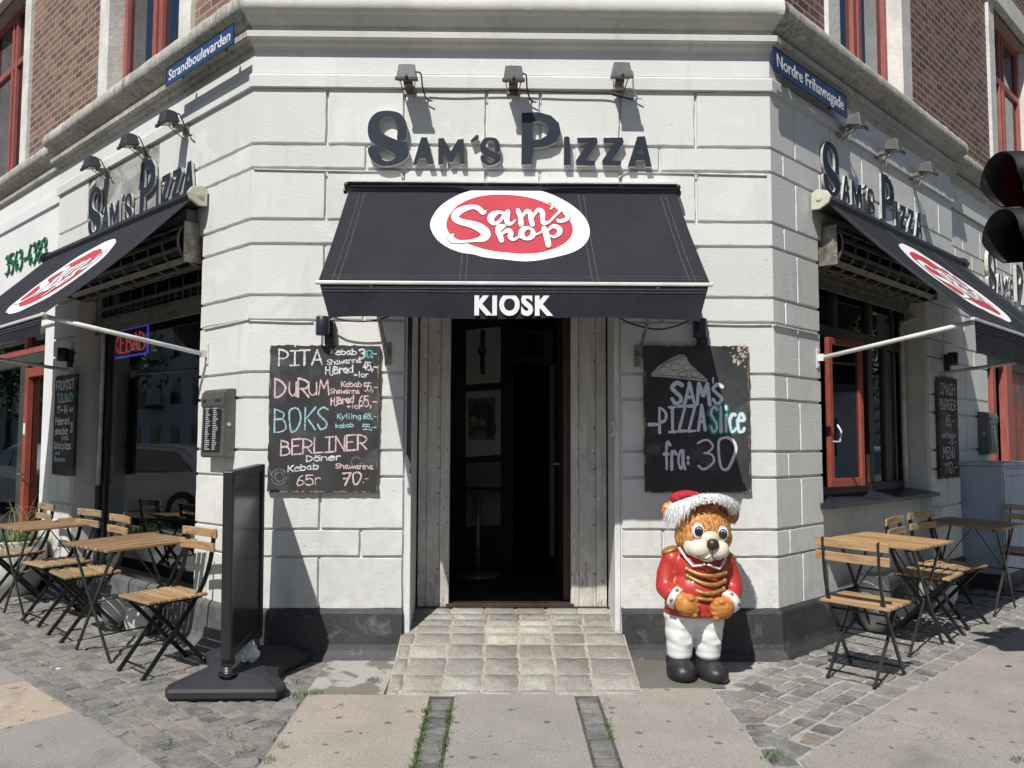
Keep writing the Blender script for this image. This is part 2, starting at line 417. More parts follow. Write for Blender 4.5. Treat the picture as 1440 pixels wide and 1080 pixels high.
def ramp_mat():
    m, nt, p, co = newmat('ramp_concrete')
    at = nt.nodes.new('ShaderNodeAttribute'); at.attribute_name = 'rnd'
    c = ramp(nt, at.outputs['Fac'], [(0.0, (0.23, 0.215, 0.19)), (0.5, (0.345, 0.325, 0.29)), (0.9, (0.43, 0.41, 0.37)), (0.95, (0.58, 0.53, 0.44)), (1.0, (0.64, 0.58, 0.47))])
    c = mixc(nt, ramp(nt, noise(nt, co, 3.0, 6, 0.7), [(0.40, 0.0), (0.66, 0.7)]), c, (0.185, 0.165, 0.14))
    c = mixc(nt, 0.4, c, ramp(nt, noise(nt, co, 70, 5, 0.65), [(0.3, 0.15), (0.7, 0.85)]), 'OVERLAY')
    nt.links.new(c, p.inputs['Base Color']); p.inputs['Roughness'].default_value = 0.85
    b = bump(nt, p, noise(nt, co, 30, 7, 0.72), 0.9, 0.010); return m
M['ramp'] = ramp_mat()
M['grout'] = mk('ramp_grout', (0.43, 0.39, 0.325), (0.29, 0.26, 0.215), 12, 0.9, bmp=0.7, bscale=60, bdist=0.006)
M['asphalt'] = mk('asphalt', (0.06, 0.06, 0.062), (0.04, 0.04, 0.042), 5, 0.9, bmp=0.6, bscale=120)
M['grass'] = mk('grass', (0.10, 0.16, 0.035), (0.05, 0.10, 0.02), 20, 0.7)
def boards_mat():
    m, nt, p, co = newmat('painted_boards')
    c = ramp(nt, noise(nt, co, 5, 6, 0.65, sc3=(5, 5, 0.5)), [(0.3, (0.46, 0.43, 0.385)), (0.6, (0.64, 0.605, 0.555))])
    ch = noise(nt, co, 16, 7, 0.75, 0.5, sc3=(2.2, 2.2, 0.7))
    sx = nt.nodes.new('ShaderNodeSeparateXYZ'); nt.links.new(co, sx.inputs[0])
    lo = nt.nodes.new('ShaderNodeMapRange'); lo.inputs[1].default_value = 0.25; lo.inputs[2].default_value = 1.6; lo.inputs[3].default_value = 0.13; lo.inputs[4].default_value = 0.0; nt.links.new(sx.outputs[2], lo.inputs[0])
    ad = nt.nodes.new('ShaderNodeMath'); nt.links.new(ch, ad.inputs[0]); nt.links.new(lo.outputs[0], ad.inputs[1])
    c = mixc(nt, ramp(nt, ad.outputs[0], [(0.67, 0.0), (0.71, 0.7)]), c, (0.14, 0.125, 0.11))
    gr = noise(nt, co, 3, 6, 0.7); a2 = nt.nodes.new('ShaderNodeMath'); nt.links.new(gr, a2.inputs[0]); nt.links.new(lo.outputs[0], a2.inputs[1])
    c = mixc(nt, ramp(nt, a2.outputs[0], [(0.52, 0.0), (0.75, 0.6)]), c, (0.24, 0.22, 0.19))
    nt.links.new(c, p.inputs['Base Color']); p.inputs['Roughness'].default_value = 0.6
    bump(nt, p, ad.outputs[0], 0.4, 0.006); return m
M['boards'] = boards_mat()
M['post'] = mk('white_post_paint', (0.72, 0.72, 0.72), (0.55, 0.55, 0.55), 6, 0.5, bmp=0.25, bscale=40, sc3=(4, 4, 0.6))
M['navy'] = mk('navy_paint', (0.028, 0.033, 0.052), (0.018, 0.02, 0.03), 5, 0.35)
M['letter'] = mk('navy_letter_face', (0.027, 0.034, 0.052), (0.021, 0.027, 0.042), 6, 0.4, spec=0.3)
M['letter_edge'] = mk('pale_letter_edge', (0.62, 0.60, 0.56), (0.40, 0.39, 0.36), 12, 0.5)
M['lamp'] = mk('lamp_metal', (0.055, 0.056, 0.06), (0.035, 0.036, 0.04), 14, 0.45, bmp=0.2)
M['lamp_pale'] = mk('lamp_metal_grey', (0.12, 0.12, 0.125), (0.085, 0.085, 0.09), 14, 0.45, bmp=0.2)
M['lens'] = mk('lamp_lens', (0.35, 0.36, 0.36), (0.2, 0.2, 0.2), 20, 0.15)
M['galv'] = mk('aged_metal', (0.34, 0.33, 0.31), (0.18, 0.14, 0.10), 18, 0.5, 0.6)
M['cable_w'] = mk('white_cable', (0.6, 0.6, 0.57), (0.42, 0.41, 0.38), 8, 0.5)
M['cable_b'] = mk('black_cable', (0.02, 0.02, 0.022), (0.012, 0.012, 0.013), 8, 0.5)
def fabric_mat():
    m, nt, p, co = newmat('awning_cloth')
    c = ramp(nt, noise(nt, co, 2.5, 6, 0.6), [(0.3, (0.015, 0.0165, 0.023)), (0.7, (0.022, 0.024, 0.032))])
    c = mixc(nt, ramp(nt, noise(nt, co, 55, 4), [(0.66, 0.0), (0.74, 0.18)]), c, (0.2, 0.2, 0.2))
    nt.links.new(c, p.inputs['Base Color']); p.inputs['Roughness'].default_value = 0.8; p.inputs['Specular IOR Level'].default_value = 0.3
    b = bump(nt, p, noise(nt, co, 3.0, 3, sc3=(1, 1, 1)), 0.5, 0.05); bump(nt, p, noise(nt, co, 500, 2), 0.2, 0.001, b); return m
M['cloth'] = fabric_mat()
M['cloth_white'] = mk('printed_white', (0.80, 0.80, 0.80), (0.72, 0.72, 0.72), 4, 0.65)
M['cloth_red'] = mk('printed_red', (0.47, 0.04, 0.062), (0.42, 0.034, 0.053), 4, 0.65)
M['cloth_line'] = mk('printed_black', (0.02, 0.02, 0.025), None, 4, 0.7)
M['stitch'] = mk('pale_thread', (0.16, 0.165, 0.18), (0.08, 0.08, 0.09), 30, 0.8)
M['cream'] = mk('cream_metal', (0.60, 0.585, 0.48), (0.48, 0.46, 0.36), 10, 0.4)
M['white_metal'] = mk('white_powder_coat', (0.72, 0.72, 0.70), (0.55, 0.55, 0.53), 8, 0.35)
M['grey_metal'] = mk('grey_shutter_metal', (0.20, 0.195, 0.18), (0.12, 0.115, 0.10), 9, 0.5, 0.2, bmp=0.2)
M['dark_metal'] = mk('dark_frame_metal', (0.022, 0.023, 0.026), (0.014, 0.015, 0.017), 9, 0.4)
M['sign_blue'] = mk('enamel_blue', (0.028, 0.07, 0.17), (0.024, 0.06, 0.145), 3, 0.25, coat=0.4)
M['sign_navy'] = mk('enamel_navy', (0.018, 0.035, 0.11), (0.015, 0.03, 0.095), 3, 0.25, coat=0.4)
M['white'] = mk('white_enamel', (0.8, 0.8, 0.8), (0.72, 0.72, 0.72), 5, 0.4)
def board_mat():
    m, nt, p, co = newmat('chalkboard')
    c = ramp(nt, noise(nt, co, 3.5, 6, 0.65, 0.3), [(0.3, (0.030, 0.030, 0.033)), (0.7, (0.060, 0.060, 0.063))])
    c = mixc(nt, ramp(nt, noise(nt, co, 2.2, 5, 0.6, 1.5), [(0.54, 0.0), (0.68, 0.24)]), c, (0.28, 0.28, 0.29))
    nt.links.new(c, p.inputs['Base Color']); p.inputs['Roughness'].default_value = 0.7
    p.inputs['Specular IOR Level'].default_value = 0.25
    bump(nt, p, noise(nt, co, 90, 4), 0.2, 0.002); return m
M['chalkboard'] = board_mat()
M['ply'] = mk('raw_plywood_edge', (0.34, 0.22, 0.11), (0.05, 0.04, 0.03), 14, 0.8, bmp=0.4)
def chalk_mat(name, c, thr=0.40):
    m, nt, p, co = newmat(name)
    f = noise(nt, co, 170, 4, 0.7)
    nt.links.new(ramp(nt, f, [(0.35, tuple(x*0.72 for x in c)), (0.6, c)]), p.inputs['Base Color'])
    p.inputs['Roughness'].default_value = 0.95; p.inputs['Specular IOR Level'].default_value = 0.1
    f2 = noise(nt, co, 60, 3, 0.6)
    mn = nt.nodes.new('ShaderNodeMath'); mn.operation = 'MULTIPLY'; nt.links.new(ramp(nt, f, [(thr-0.04, 0.2), (thr+0.06, 1.0)]), mn.inputs[0]); nt.links.new(ramp(nt, f2, [(0.34, 0.55), (0.5, 1.0)]), mn.inputs[1])
    nt.links.new(mn.outputs[0], p.inputs['Alpha']); return m
M['chalk'] = chalk_mat('chalk_white', (0.80, 0.80, 0.80))
M['chalk_pink'] = chalk_mat('chalk_pink', (0.80, 0.58, 0.60))
M['chalk_blue'] = chalk_mat('chalk_blue', (0.40, 0.66, 0.72))
M['chalk_teal'] = chalk_mat('chalk_teal', (0.10, 0.48, 0.50))
M['chalk_thin'] = chalk_mat('chalk_faint', (0.45, 0.45, 0.46), 0.45)
M['marker'] = mk('paint_marker_white', (0.72, 0.74, 0.82), (0.62, 0.64, 0.74), 30, 0.5)
M['marker_teal'] = mk('paint_marker_teal', (0.0, 0.26, 0.19), (0.0, 0.22, 0.16), 20, 0.5)
M['marker_yellow'] = mk('paint_marker_cheese', (0.62, 0.60, 0.50), (0.48, 0.47, 0.42), 60, 0.6)
M['marker_crust'] = mk('paint_marker_crust', (0.50, 0.48, 0.52), (0.36, 0.35, 0.40), 60, 0.6)
def wood_mat(name, c1, c2, c3):
    m, nt, p, co = newmat(name)
    oi = nt.nodes.new('ShaderNodeObjectInfo')
    va = nt.nodes.new('ShaderNodeVectorMath'); va.operation = 'MULTIPLY_ADD'; va.inputs[1].default_value = (7.0, 7.0, 7.0)
    nt.links.new(oi.outputs['Random'], va.inputs[0]); nt.links.new(co, va.inputs[2])
    at = nt.nodes.new('ShaderNodeAttribute'); at.attribute_name = 'rnd'
    vb = nt.nodes.new('ShaderNodeVectorMath'); vb.operation = 'MULTIPLY_ADD'; vb.inputs[1].default_value = (9.0, 5.0, 3.0)
    nt.links.new(at.outputs['Fac'], vb.inputs[0]); nt.links.new(va.outputs[0], vb.inputs[2])
    return m, nt, p, vb.outputs[0], at
def slat_mat(name, c1, c2, c3, along):
    m, nt, p, co, at = wood_mat(name, c1, c2, c3)
    sc3 = (2.2, 26, 26) if along == 'x' else (26, 2.2, 26)
    f = noise(nt, co, 2.0, 6, 0.65, sc3=sc3)
    c = ramp(nt, f, [(0.28, c3), (0.45, c2), (0.68, c1)])
    c = mixc(nt, 0.5, c, ramp(nt, at.outputs['Fac'], [(0.0, 0.28), (1.0, 0.72)]), 'OVERLAY')
    nt.links.new(c, p.inputs['Base Color']); p.inputs['Roughness'].default_value = 0.55
    bump(nt, p, noise(nt, co, 5.0, 5, sc3=sc3), 0.35, 0.003); return m
M['slat_x'] = slat_mat('acacia_slats', (0.46, 0.31, 0.165), (0.34, 0.215, 0.11), (0.15, 0.09, 0.045), 'x')
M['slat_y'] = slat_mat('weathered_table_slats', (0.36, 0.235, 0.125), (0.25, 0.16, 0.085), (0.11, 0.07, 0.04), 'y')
M['slat_y2'] = slat_mat('paler_table_slats', (0.46, 0.30, 0.15), (0.34, 0.205, 0.095), (0.16, 0.09, 0.045), 'y')  # paler wood tone, used on both right-hand tables
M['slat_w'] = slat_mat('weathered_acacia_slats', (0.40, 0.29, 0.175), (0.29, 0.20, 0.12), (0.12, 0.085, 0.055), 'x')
M['black_steel'] = mk('black_steel', (0.018, 0.018, 0.02), (0.011, 0.011, 0.012), 12, 0.35)
def glass_mat(name, tint=(0.62, 0.64, 0.66), ior=1.9, refl=(0.9, 0.95, 1.0)):
    m = bpy.data.materials.new(name); m.use_nodes = True; nt = m.node_tree
    nt.nodes.remove(nt.nodes['Principled BSDF']); out = nt.nodes['Material Output']
    fr = nt.nodes.new('ShaderNodeFresnel'); fr.inputs['IOR'].default_value = ior
    tr = nt.nodes.new('ShaderNodeBsdfTransparent'); tr.inputs[0].default_value = (*tint, 1)
    gl = nt.nodes.new('ShaderNodeBsdfGlossy'); gl.inputs['Roughness'].default_value = 0.012; gl.inputs[0].default_value = (*refl, 1)
    tc = nt.nodes.new('ShaderNodeTexCoord')
    b = nt.nodes.new('ShaderNodeBump'); b.inputs['Strength'].default_value = 0.04; b.inputs['Distance'].default_value = 0.02
    n = noise(nt, tc.outputs['Object'], 1.6, 2); nt.links.new(n, b.inputs['Height']); nt.links.new(b.outputs[0], gl.inputs['Normal'])
    ge = nt.nodes.new('ShaderNodeNewGeometry'); iv = nt.nodes.new('ShaderNodeMath'); iv.operation = 'SUBTRACT'; iv.inputs[0].default_value = 1.0; nt.links.new(ge.outputs['Backfacing'], iv.inputs[1])
    fm_ = nt.nodes.new('ShaderNodeMath'); fm_.operation = 'MULTIPLY'; nt.links.new(fr.outputs[0], fm_.inputs[0]); nt.links.new(iv.outputs[0], fm_.inputs[1])
    mx = nt.nodes.new('ShaderNodeMixShader'); nt.links.new(fm_.outputs[0], mx.inputs[0])
    nt.links.new(tr.outputs[0], mx.inputs[1]); nt.links.new(gl.outputs[0], mx.inputs[2]); nt.links.new(mx.outputs[0], out.inputs[0])
    return m
M['glass'] = glass_mat('window_glass', ior=2.7)
M['glass_up'] = glass_mat('upper_window_glass', (0.22, 0.25, 0.30), 3.8)
M['red_frame'] = mk('red_window_paint', (0.36, 0.105, 0.085), (0.27, 0.075, 0.06), 6, 0.5, bmp=0.3, bscale=30, sc3=(4, 4, 0.8))
M['rust_frame'] = mk('rust_red_paint', (0.33, 0.075, 0.048), (0.25, 0.055, 0.036), 6, 0.45, bmp=0.3, bscale=30)
M['green_frame'] = mk('dark_green_paint', (0.055, 0.065, 0.055), (0.035, 0.043, 0.036), 5, 0.5, bmp=0.2)
M['brown_frame'] = mk('dark_brown_paint', (0.05, 0.032, 0.026), (0.032, 0.02, 0.017), 5, 0.5, bmp=0.2)
M['door_leaf'] = mk('oxblood_door_paint', (0.075, 0.022, 0.02), (0.045, 0.015, 0.014), 5, 0.5, bmp=0.2)
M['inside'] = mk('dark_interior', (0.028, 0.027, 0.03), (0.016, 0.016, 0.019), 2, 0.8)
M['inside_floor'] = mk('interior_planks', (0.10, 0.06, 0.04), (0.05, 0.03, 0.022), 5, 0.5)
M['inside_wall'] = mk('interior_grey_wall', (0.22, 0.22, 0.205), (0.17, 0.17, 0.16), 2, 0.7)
M['poster'] = mk('poster_paper', (0.50, 0.50, 0.475), (0.42, 0.42, 0.40), 2, 0.7)
M['frame_white'] = mk('picture_mat', (0.40, 0.40, 0.40), None, 3, 0.6)
M['picture'] = mk('picture_print', (0.20, 0.12, 0.075), (0.035, 0.04, 0.045), 14, 0.6, lo=0.4, hi=0.6)
M['picture_skin'] = mk('picture_print_pale', (0.30, 0.25, 0.20), (0.16, 0.11, 0.08), 22, 0.6)
M['picture_dark'] = mk('picture_print_dark', (0.03, 0.022, 0.02), None, 8, 0.6)
M['upper_wall'] = mk('pale_surround', (0.74, 0.73, 0.69), (0.58, 0.57, 0.53), 4, 0.7, bmp=0.5, bscale=22, bdist=0.01)
M['curtain'] = mk('net_curtain', (0.55, 0.56, 0.55), (0.35, 0.36, 0.36), 2, 0.9, sc3=(12, 12, 0.4))
def emit(name, col, st):
    m = bpy.data.materials.new(name); m.use_nodes = True; nt = m.node_tree
    p = nt.nodes['Principled BSDF']; p.inputs['Base Color'].default_value = (*col, 1)
    p.inputs['Emission Color'].default_value = (*col, 1); p.inputs['Emission Strength'].default_value = st
    return m
M['neon_red'] = emit('neon_red', (1.0, 0.10, 0.09), 0.75)
M['neon_blue'] = emit('neon_blue', (0.10, 0.12, 1.0), 0.9)
M['signal_red'] = emit('signal_red', (1.0, 0.05, 0.04), 0.22)
M['plastic'] = mk('black_plastic', (0.034, 0.036, 0.043), (0.024, 0.025, 0.030), 7, 0.6, spec=0.3, bmp=0.25, bscale=160, bdist=0.002)
M['signal'] = mk('black_signal_plastic', (0.012, 0.012, 0.015), (0.009, 0.009, 0.011), 6, 0.6, spec=0.25)
M['gloss_black'] = mk('dark_acrylic_sheet', (0.035, 0.036, 0.038), (0.022, 0.023, 0.024), 1.5, 0.22)
M['case'] = mk('grey_case_metal', (0.15, 0.148, 0.145), (0.115, 0.113, 0.11), 10, 0.38, 0.35)
M['steel'] = mk('spring_steel', (0.30, 0.29, 0.27), (0.15, 0.13, 0.11), 30, 0.4, 0.8)
M['paper'] = mk('white_paper', (0.75, 0.75, 0.75), (0.6, 0.6, 0.6), 30, 0.7, bmp=0.5, bscale=40)
M['cabinet'] = mk('blue_grey_cabinet', (0.36, 0.44, 0.54), (0.29, 0.365, 0.46), 3, 0.5, bmp=0.15)
M['cabinet_light'] = M['cabinet']
M['pot'] = mk('white_pot_glaze', (0.66, 0.66, 0.63), (0.48, 0.47, 0.44), 5, 0.5, bmp=0.3, bscale=18)
M['leaf'] = mk('plant_leaf', (0.11, 0.19, 0.04), (0.05, 0.11, 0.025), 14, 0.6)
M['straw'] = mk('dry_stalk', (0.32, 0.30, 0.16), (0.2, 0.2, 0.09), 14, 0.7)
M['soil'] = mk('soil', (0.04, 0.03, 0.02), None, 20, 0.9)
M['digit'] = mk('green_digit', (0.015, 0.16, 0.085), (0.012, 0.12, 0.065), 8, 0.4)
M['poster_red'] = mk('flame_poster', (0.42, 0.07, 0.03), (0.09, 0.085, 0.075), 4.5, 0.5, sc3=(1.6, 1.6, 0.7), lo=0.45, hi=0.55)

# ================================================================== GROUND
def gpx(px, py):
    d = ray(px, py); z = 0.0
    for _ in range(30):
        t = (z-EYE)/d.z; P = CAMP+d*t; z = gz(P.x, P.y)
    return P.x, P.y
PAVE = 3.0
E_L, E_R = 1.10, 0.85         # width of the sett bands along the side fronts
X0, X1 = -1.085, 1.245        # outer edges of the middle slab lanes
mb = MB()                                            # bed under slabs and setts
N = 0.2
for i in range(-62, 62):
    for j in range(-27, 50):
        x, y = i*N, j*N
        o = offs(x+N/2, y+N/2)
        if -0.35 < o < PAVE:
            oL, oR = -C45*(x+N/2-XL)-C45*(y+N/2), C45*(x+N/2-XR)-C45*(y+N/2)
            mb.mi = 2 if (X0+0.05 < x < X1-0.2 and y < -0.6) or (x < X0 and oL > E_L+0.22) or (x > X1 and oR > E_R+0.22) else (1 if x > 1.1 else 0)
            mb.add([(a, b, gz(a, b)-0.0065) for a, b in ((x, y), (x+N, y), (x+N, y+N), (x, y+N))], [(0, 1, 2, 3)])
tag(mb.build('paving_bed', [M['sand'], M['cement'], mk('dark_joint', (0.10, 0.09, 0.078), (0.06, 0.055, 0.05), 20, 0.95)]), kind='structure')
mb = MB(); ZR = -SLOPE*PAVE-0.13
mb.add([(-400, -400, ZR), (400, -400, ZR), (400, 400, ZR), (-400, 400, ZR)], [(0, 1, 2, 3)])
tag(mb.build('road', M['asphalt']), kind='structure')
def mitre(n1, n2):
    v = Vector((n1[0]+n2[0], n1[1]+n2[1])); return v/(1+n1[0]*n2[0]+n1[1]*n2[1])
NLv, NCv, NRv = Vector((-C45, -C45)), Vector((0, -1)), Vector((C45, -C45))
def path(sl, sr):
    return [(wl(sl, 0), NLv), ((XL, 0), mitre(NLv, NCv)), ((XR, 0), mitre(NCv, NRv)), (wr(sr, 0), NRv)]
mb = MB(); mb.sweep([(PAVE-0.02, ZR), (PAVE-0.02, ZR+0.135), (PAVE+0.12, ZR+0.132), (PAVE+0.14, ZR+0.12), (PAVE+0.14, ZR-0.05)], path(14, 14))
tag(mb.build('kerb', M['cement']), kind='structure')

def sett(mb, c, a, b, la, lb, rv):
    """one worn stone: centre, axes, half sizes"""
    mb.rv = rv
    jx = lambda s: RND.uniform(-s, s)
    base = []; top = []
    h = RND.uniform(-0.003, 0.004); tx, ty = jx(0.05), jx(0.05)
    for k, (sa, sb) in enumerate(((-1, -1), (0, -1), (1, -1), (1, 0), (1, 1), (0, 1), (-1, 1), (-1, 0))):
        e = 1.0 if sa*sb else 1.04
        q = c+a*sa*(la+jx(0.006))*e+b*sb*(lb+jx(0.005))*e
        base.append((q.x, q.y, gz(q.x, q.y)-0.013))
        i_ = RND.uniform(0.84, 0.91) if sa*sb else RND.uniform(0.88, 0.95)
        q2 = c+a*sa*(la*i_)+b*sb*(lb*i_)
        top.append((q2.x, q2.y, gz(q2.x, q2.y)-0.0015+h+sa*la*tx+sb*lb*ty+jx(0.002)))
    ct = (c.x+jx(0.01), c.y+jx(0.01), gz(c.x, c.y)+0.0005+h+RND.uniform(-0.002, 0.002))
    vs = base+top+[ct]
    fs = [(k, (k+1) % 8, 8+(k+1) % 8, 8+k) for k in range(8)]+[(8+k, 8+(k+1) % 8, 16) for k in range(8)]
    mb.add(vs, fs, False)
X0, X1 = -1.085, 1.245        # outer edges of the middle slab lanes
def rv_stone():
    r = RND.random()
    return RND.uniform(0, 0.6) if r < 0.66 else (RND.uniform(0.6, 0.8) if r < 0.82 else RND.uniform(0.8, 1.0))
for side, nm in (('L', 'left'), ('R', 'right')):
    mb = MB()
    wfun = wl if side == 'L' else wr
    E_ = E_L if side == 'L' else E_R
    a = Vector((-C45, C45)) if side == 'L' else Vector((C45, C45))
    b = NLv if side == 'L' else NRv
    o_ = 0.05; row = 0
    while o_ < E_-0.03:
        wd = min(RND.uniform(0.095, 0.125), E_-o_)
        last = E_-(o_+wd) < 0.07
        if last: wd = E_-o_
        s_ = -3.4
        while s_ < 9.0:
            ln = RND.uniform(0.10, 0.21) if not last else RND.uniform(0.16, 0.24)
            x, y = wfun(s_+ln/2, o_+wd/2)
            ok = True
            if y < 0.02 and side == 'L' and x > X0-0.09: ok = False
            if y < 0.02 and side == 'R' and x < X1+0.09: ok = False
            if -y < 0.07 and XL-0.05 < x < XR+0.05: ok = False
            if side == 'R' and x < 1.36 and y > -0.62: ok = False
            if ok:
                sa_ = RND.uniform(-0.09, 0.09); ca = cos(sa_)
                aa = a*ca+b*sa_; bb = b*ca-a*sa_
                sett(mb, Vector((x, y)), aa, bb, ln/2-0.006, wd/2-0.005, rv_stone())
            s_ += ln
        o_ += wd; row += 1
    # edge stones along the middle lane
    y = -0.66
    xe = X0-0.075 if side == 'L' else X1+0.075
    while y > -2.6:
        ln = RND.uniform(0.09, 0.13)
        if offs(xe, y) < 4 and (abs(y) > 0.5):
            sett(mb, Vector((xe, y-ln/2)), Vector((1, 0)), Vector((0, 1)), 0.068, ln/2-0.005, rv_stone()*0.7)
        y -= ln
    tag(mb.build('cobblestone_paving', M['setts'] if side == 'L' else M['setts_r']), kind='structure')
# slab lanes in front of the door, with two single rows of setts between them
mb = MB()
def slab(mb, poly, rv, lift=0.0):
    mb.rv = rv
    n = len(poly); cx = sum(p[0] for p in poly)/n; cy = sum(p[1] for p in poly)/n
    j = RND.uniform(-0.0015, 0.0015)
    def ins(p, d):
        v = Vector((cx-p[0], cy-p[1])); l = v.length; return (p[0]+v.x/l*d, p[1]+v.y/l*d)
    r0 = [ins(p, 0.004) for p in poly]; r1 = [ins(p, 0.006) for p in poly]
    vs = [(p[0], p[1], gz(*p)-0.03) for p in r0]+[(p[0], p[1], gz(*p)-0.0005+j+lift) for p in r0]+[(p[0], p[1], gz(*p)+0.001+j+lift) for p in r1]
    fs = []
    for k in range(n):
        m = (k+1) % n
        fs += [(k, m, n+m, n+k), (n+k, n+m, 2*n+m, 2*n+k)]
    fs.append(tuple(2*n+k for k in range(n)))
    mb.add(vs, fs)
y1015, y1042, y1002 = gpx(500, 1015)[1], gpx(720, 1043)[1], gpx(900, 1002)[1]
for x0, x1, ys, cols in ((X0, -0.385, [-0.74, y1015, y1015-0.86, -2.97], [0.62, 0.55, 0.5, 0.3]),
                         (-0.25, 0.432, [-0.70, y1042, y1042-0.9, -2.97], [0.22, 0.18, 0.3, 0.4]),
                         (0.565, X1, [-0.64, y1002, y1002-0.86, -2.97], [0.46, 0.4, 0.3, 0.2])):
    for k in range(len(ys)-1):
        slab(mb, [(x0, ys[k+1]), (x1, ys[k+1]), (x1, ys[k]), (x0, ys[k])], cols[k])
for side in 'LR':
    wfun = wl if side == 'L' else wr; E_ = E_L if side == 'L' else E_R
    if side == 'L':
        js = [-3.0, -2.3, sL(*gpx(222, 1057)), sL(*gpx(120, 996)), sL(*gpx(40, 955)), 1.9, 2.6, 3.3, 4.0, 4.7, 5.4, 6.1, 6.8, 7.5, 8.2]
        cols = [0.3, 0.1, 0.08, 0.98, 0.12, 0.3, 0.2, 0.1, 0.3, 0.2, 0.1, 0.2, 0.3, 0.1]
    else:
        js = [-3.4, -2.2, sR(*gpx(1240, 1009)), 1.0, 2.3, 3.6, 4.9, 6.2, 7.5, 8.8]
        cols = [0.22, 0.26, 0.38, 0.3, 0.35, 0.3, 0.35, 0.3, 0.3]
    eo = [E_+0.012, E_+1.0, PAVE-0.03]
    for i in range(len(js)-1):
        for k in range(len(eo)-1):
            ps = [wfun(js[i], eo[k]), wfun(js[i+1], eo[k]), wfun(js[i+1], eo[k+1]), wfun(js[i], eo[k+1])]
            if side == 'R': ps.reverse()
            lim = X0-0.15 if side == 'L' else X1+0.15
            sg = -1 if side == 'L' else 1
            out = []
            for q in range(len(ps)):
                a_, b_ = ps[q], ps[(q+1) % len(ps)]
                ia, ib = sg*(a_[0]-lim) >= 0, sg*(b_[0]-lim) >= 0
                if ia: out.append(a_)
                if ia != ib:
                    t = (lim-a_[0])/(b_[0]-a_[0]); out.append((lim, a_[1]+(b_[1]-a_[1])*t))
            ps = out
            if len(ps) < 3: continue
            if len({(round(p[0], 2), round(p[1], 2)) for p in ps}) < 3: continue
            slab(mb, ps[::-1] if side == 'L' else ps[::-1], cols[i] if k == 0 else RND.uniform(0.1, 0.5))
tag(mb.build('pavement_slabs', M['slab']), kind='structure')
mb = MB()
for xc in (-0.3175, 0.4985):
    y = -0.80
    while y > -2.85:
        ln = RND.uniform(0.07, 0.135)
        sett(mb, Vector((xc, y-ln/2)), Vector((1, 0)), Vector((0, 1)), 0.056, ln/2-0.004, RND.choice([0.05, 0.12, 0.2, 0.3]) if not (xc > 0 and -1.02 < y < -0.86) else 0.78)
        y -= ln
tag(mb.build('sett_strip', M['setts']), kind='structure')
# cement patches either side of the ramp
mb = MB()
for x0, x1, y0, y1, rv in ((-1.10, -0.655, -0.735, -0.03, 0.9), (0.835, 1.33, -0.635, -0.03, 0.05)):
    mb.rv = rv; n = 8; vs = []; fs = []
    for i in range(n+1):
        for k in range(n+1):
            x, y = x0+(x1-x0)*i/n, y0+(y1-y0)*k/n
            e = 0.0 if 0 < i < n and 0 < k < n else -0.006
            vs.append((x, y, gz(x, y)+0.004+e+RND.uniform(-0.002, 0.002)))
    fs = [(i*(n+1)+k, (i+1)*(n+1)+k, (i+1)*(n+1)+k+1, i*(n+1)+k+1) for i in range(n) for k in range(n)]
    mb.add(vs, fs, True)
def patch_mat():
    m, nt, p, co = newmat('cement_patch')
    at = nt.nodes.new('ShaderNodeAttribute'); at.attribute_name = 'rnd'
    c = ramp(nt, at.outputs['Fac'], [(0.0, (0.13, 0.125, 0.115)), (1.0, (0.40, 0.385, 0.355))])
    c = mixc(nt, ramp(nt, noise(nt, co, 3.2, 4, 0.6, 0.6), [(0.50, 0.0), (0.56, 0.8)]), c, (0.13, 0.115, 0.095))
    nt.links.new(c, p.inputs['Base Color']); p.inputs['Roughness'].default_value = 0.85
    bump(nt, p, noise(nt, co, 40, 6, 0.65), 0.7, 0.01); return m
tag(mb.build('cement_patch', patch_mat()), kind='structure')

# entrance ramp: grouted tiles climbing to the sill
RXa, RXb, YF, ZF = -0.637, 0.822, -0.765, gz(0, -0.765)+0.004
YD, ZT, ZD = 0.36, 0.170, 0.268
def rz(y):
    return ZF+(ZT-ZF)*(y-YF)/(0-YF) if y < 0 else ZT+(ZD-ZT)*y/YD
mb = MB()
xa, xb = -0.60, 0.775
mb.add([(RXa, YF, ZF-0.012), (RXb, YF, ZF-0.012), (RXb, 0, ZT-0.008), (RXa, 0, ZT-0.008), (xa, 0, ZT-0.008), (xb, 0, ZT-0.008), (xb, YD+0.05, ZD-0.006), (xa, YD+0.05, ZD-0.006),
        (RXa-0.02, YF-0.01, -0.1), (RXb+0.02, YF-0.01, -0.1), (RXb+0.03, 0, -0.1), (RXa-0.03, 0, -0.1)],
       [(0, 1, 2, 3), (4, 5, 6, 7), (8, 9, 1, 0), (9, 10, 2, 1), (11, 8, 0, 3)])
mb.mi = 1
ys = [YF, gpx(700, 966)[1]]
rows = [-0.765, -0.70, -0.525, -0.335, -0.165, -0.015, 0.09, 0.17, 0.25, 0.345]
cx = [-0.637, -0.545, -0.315, -0.085, 0.13, 0.345, 0.56, 0.822]
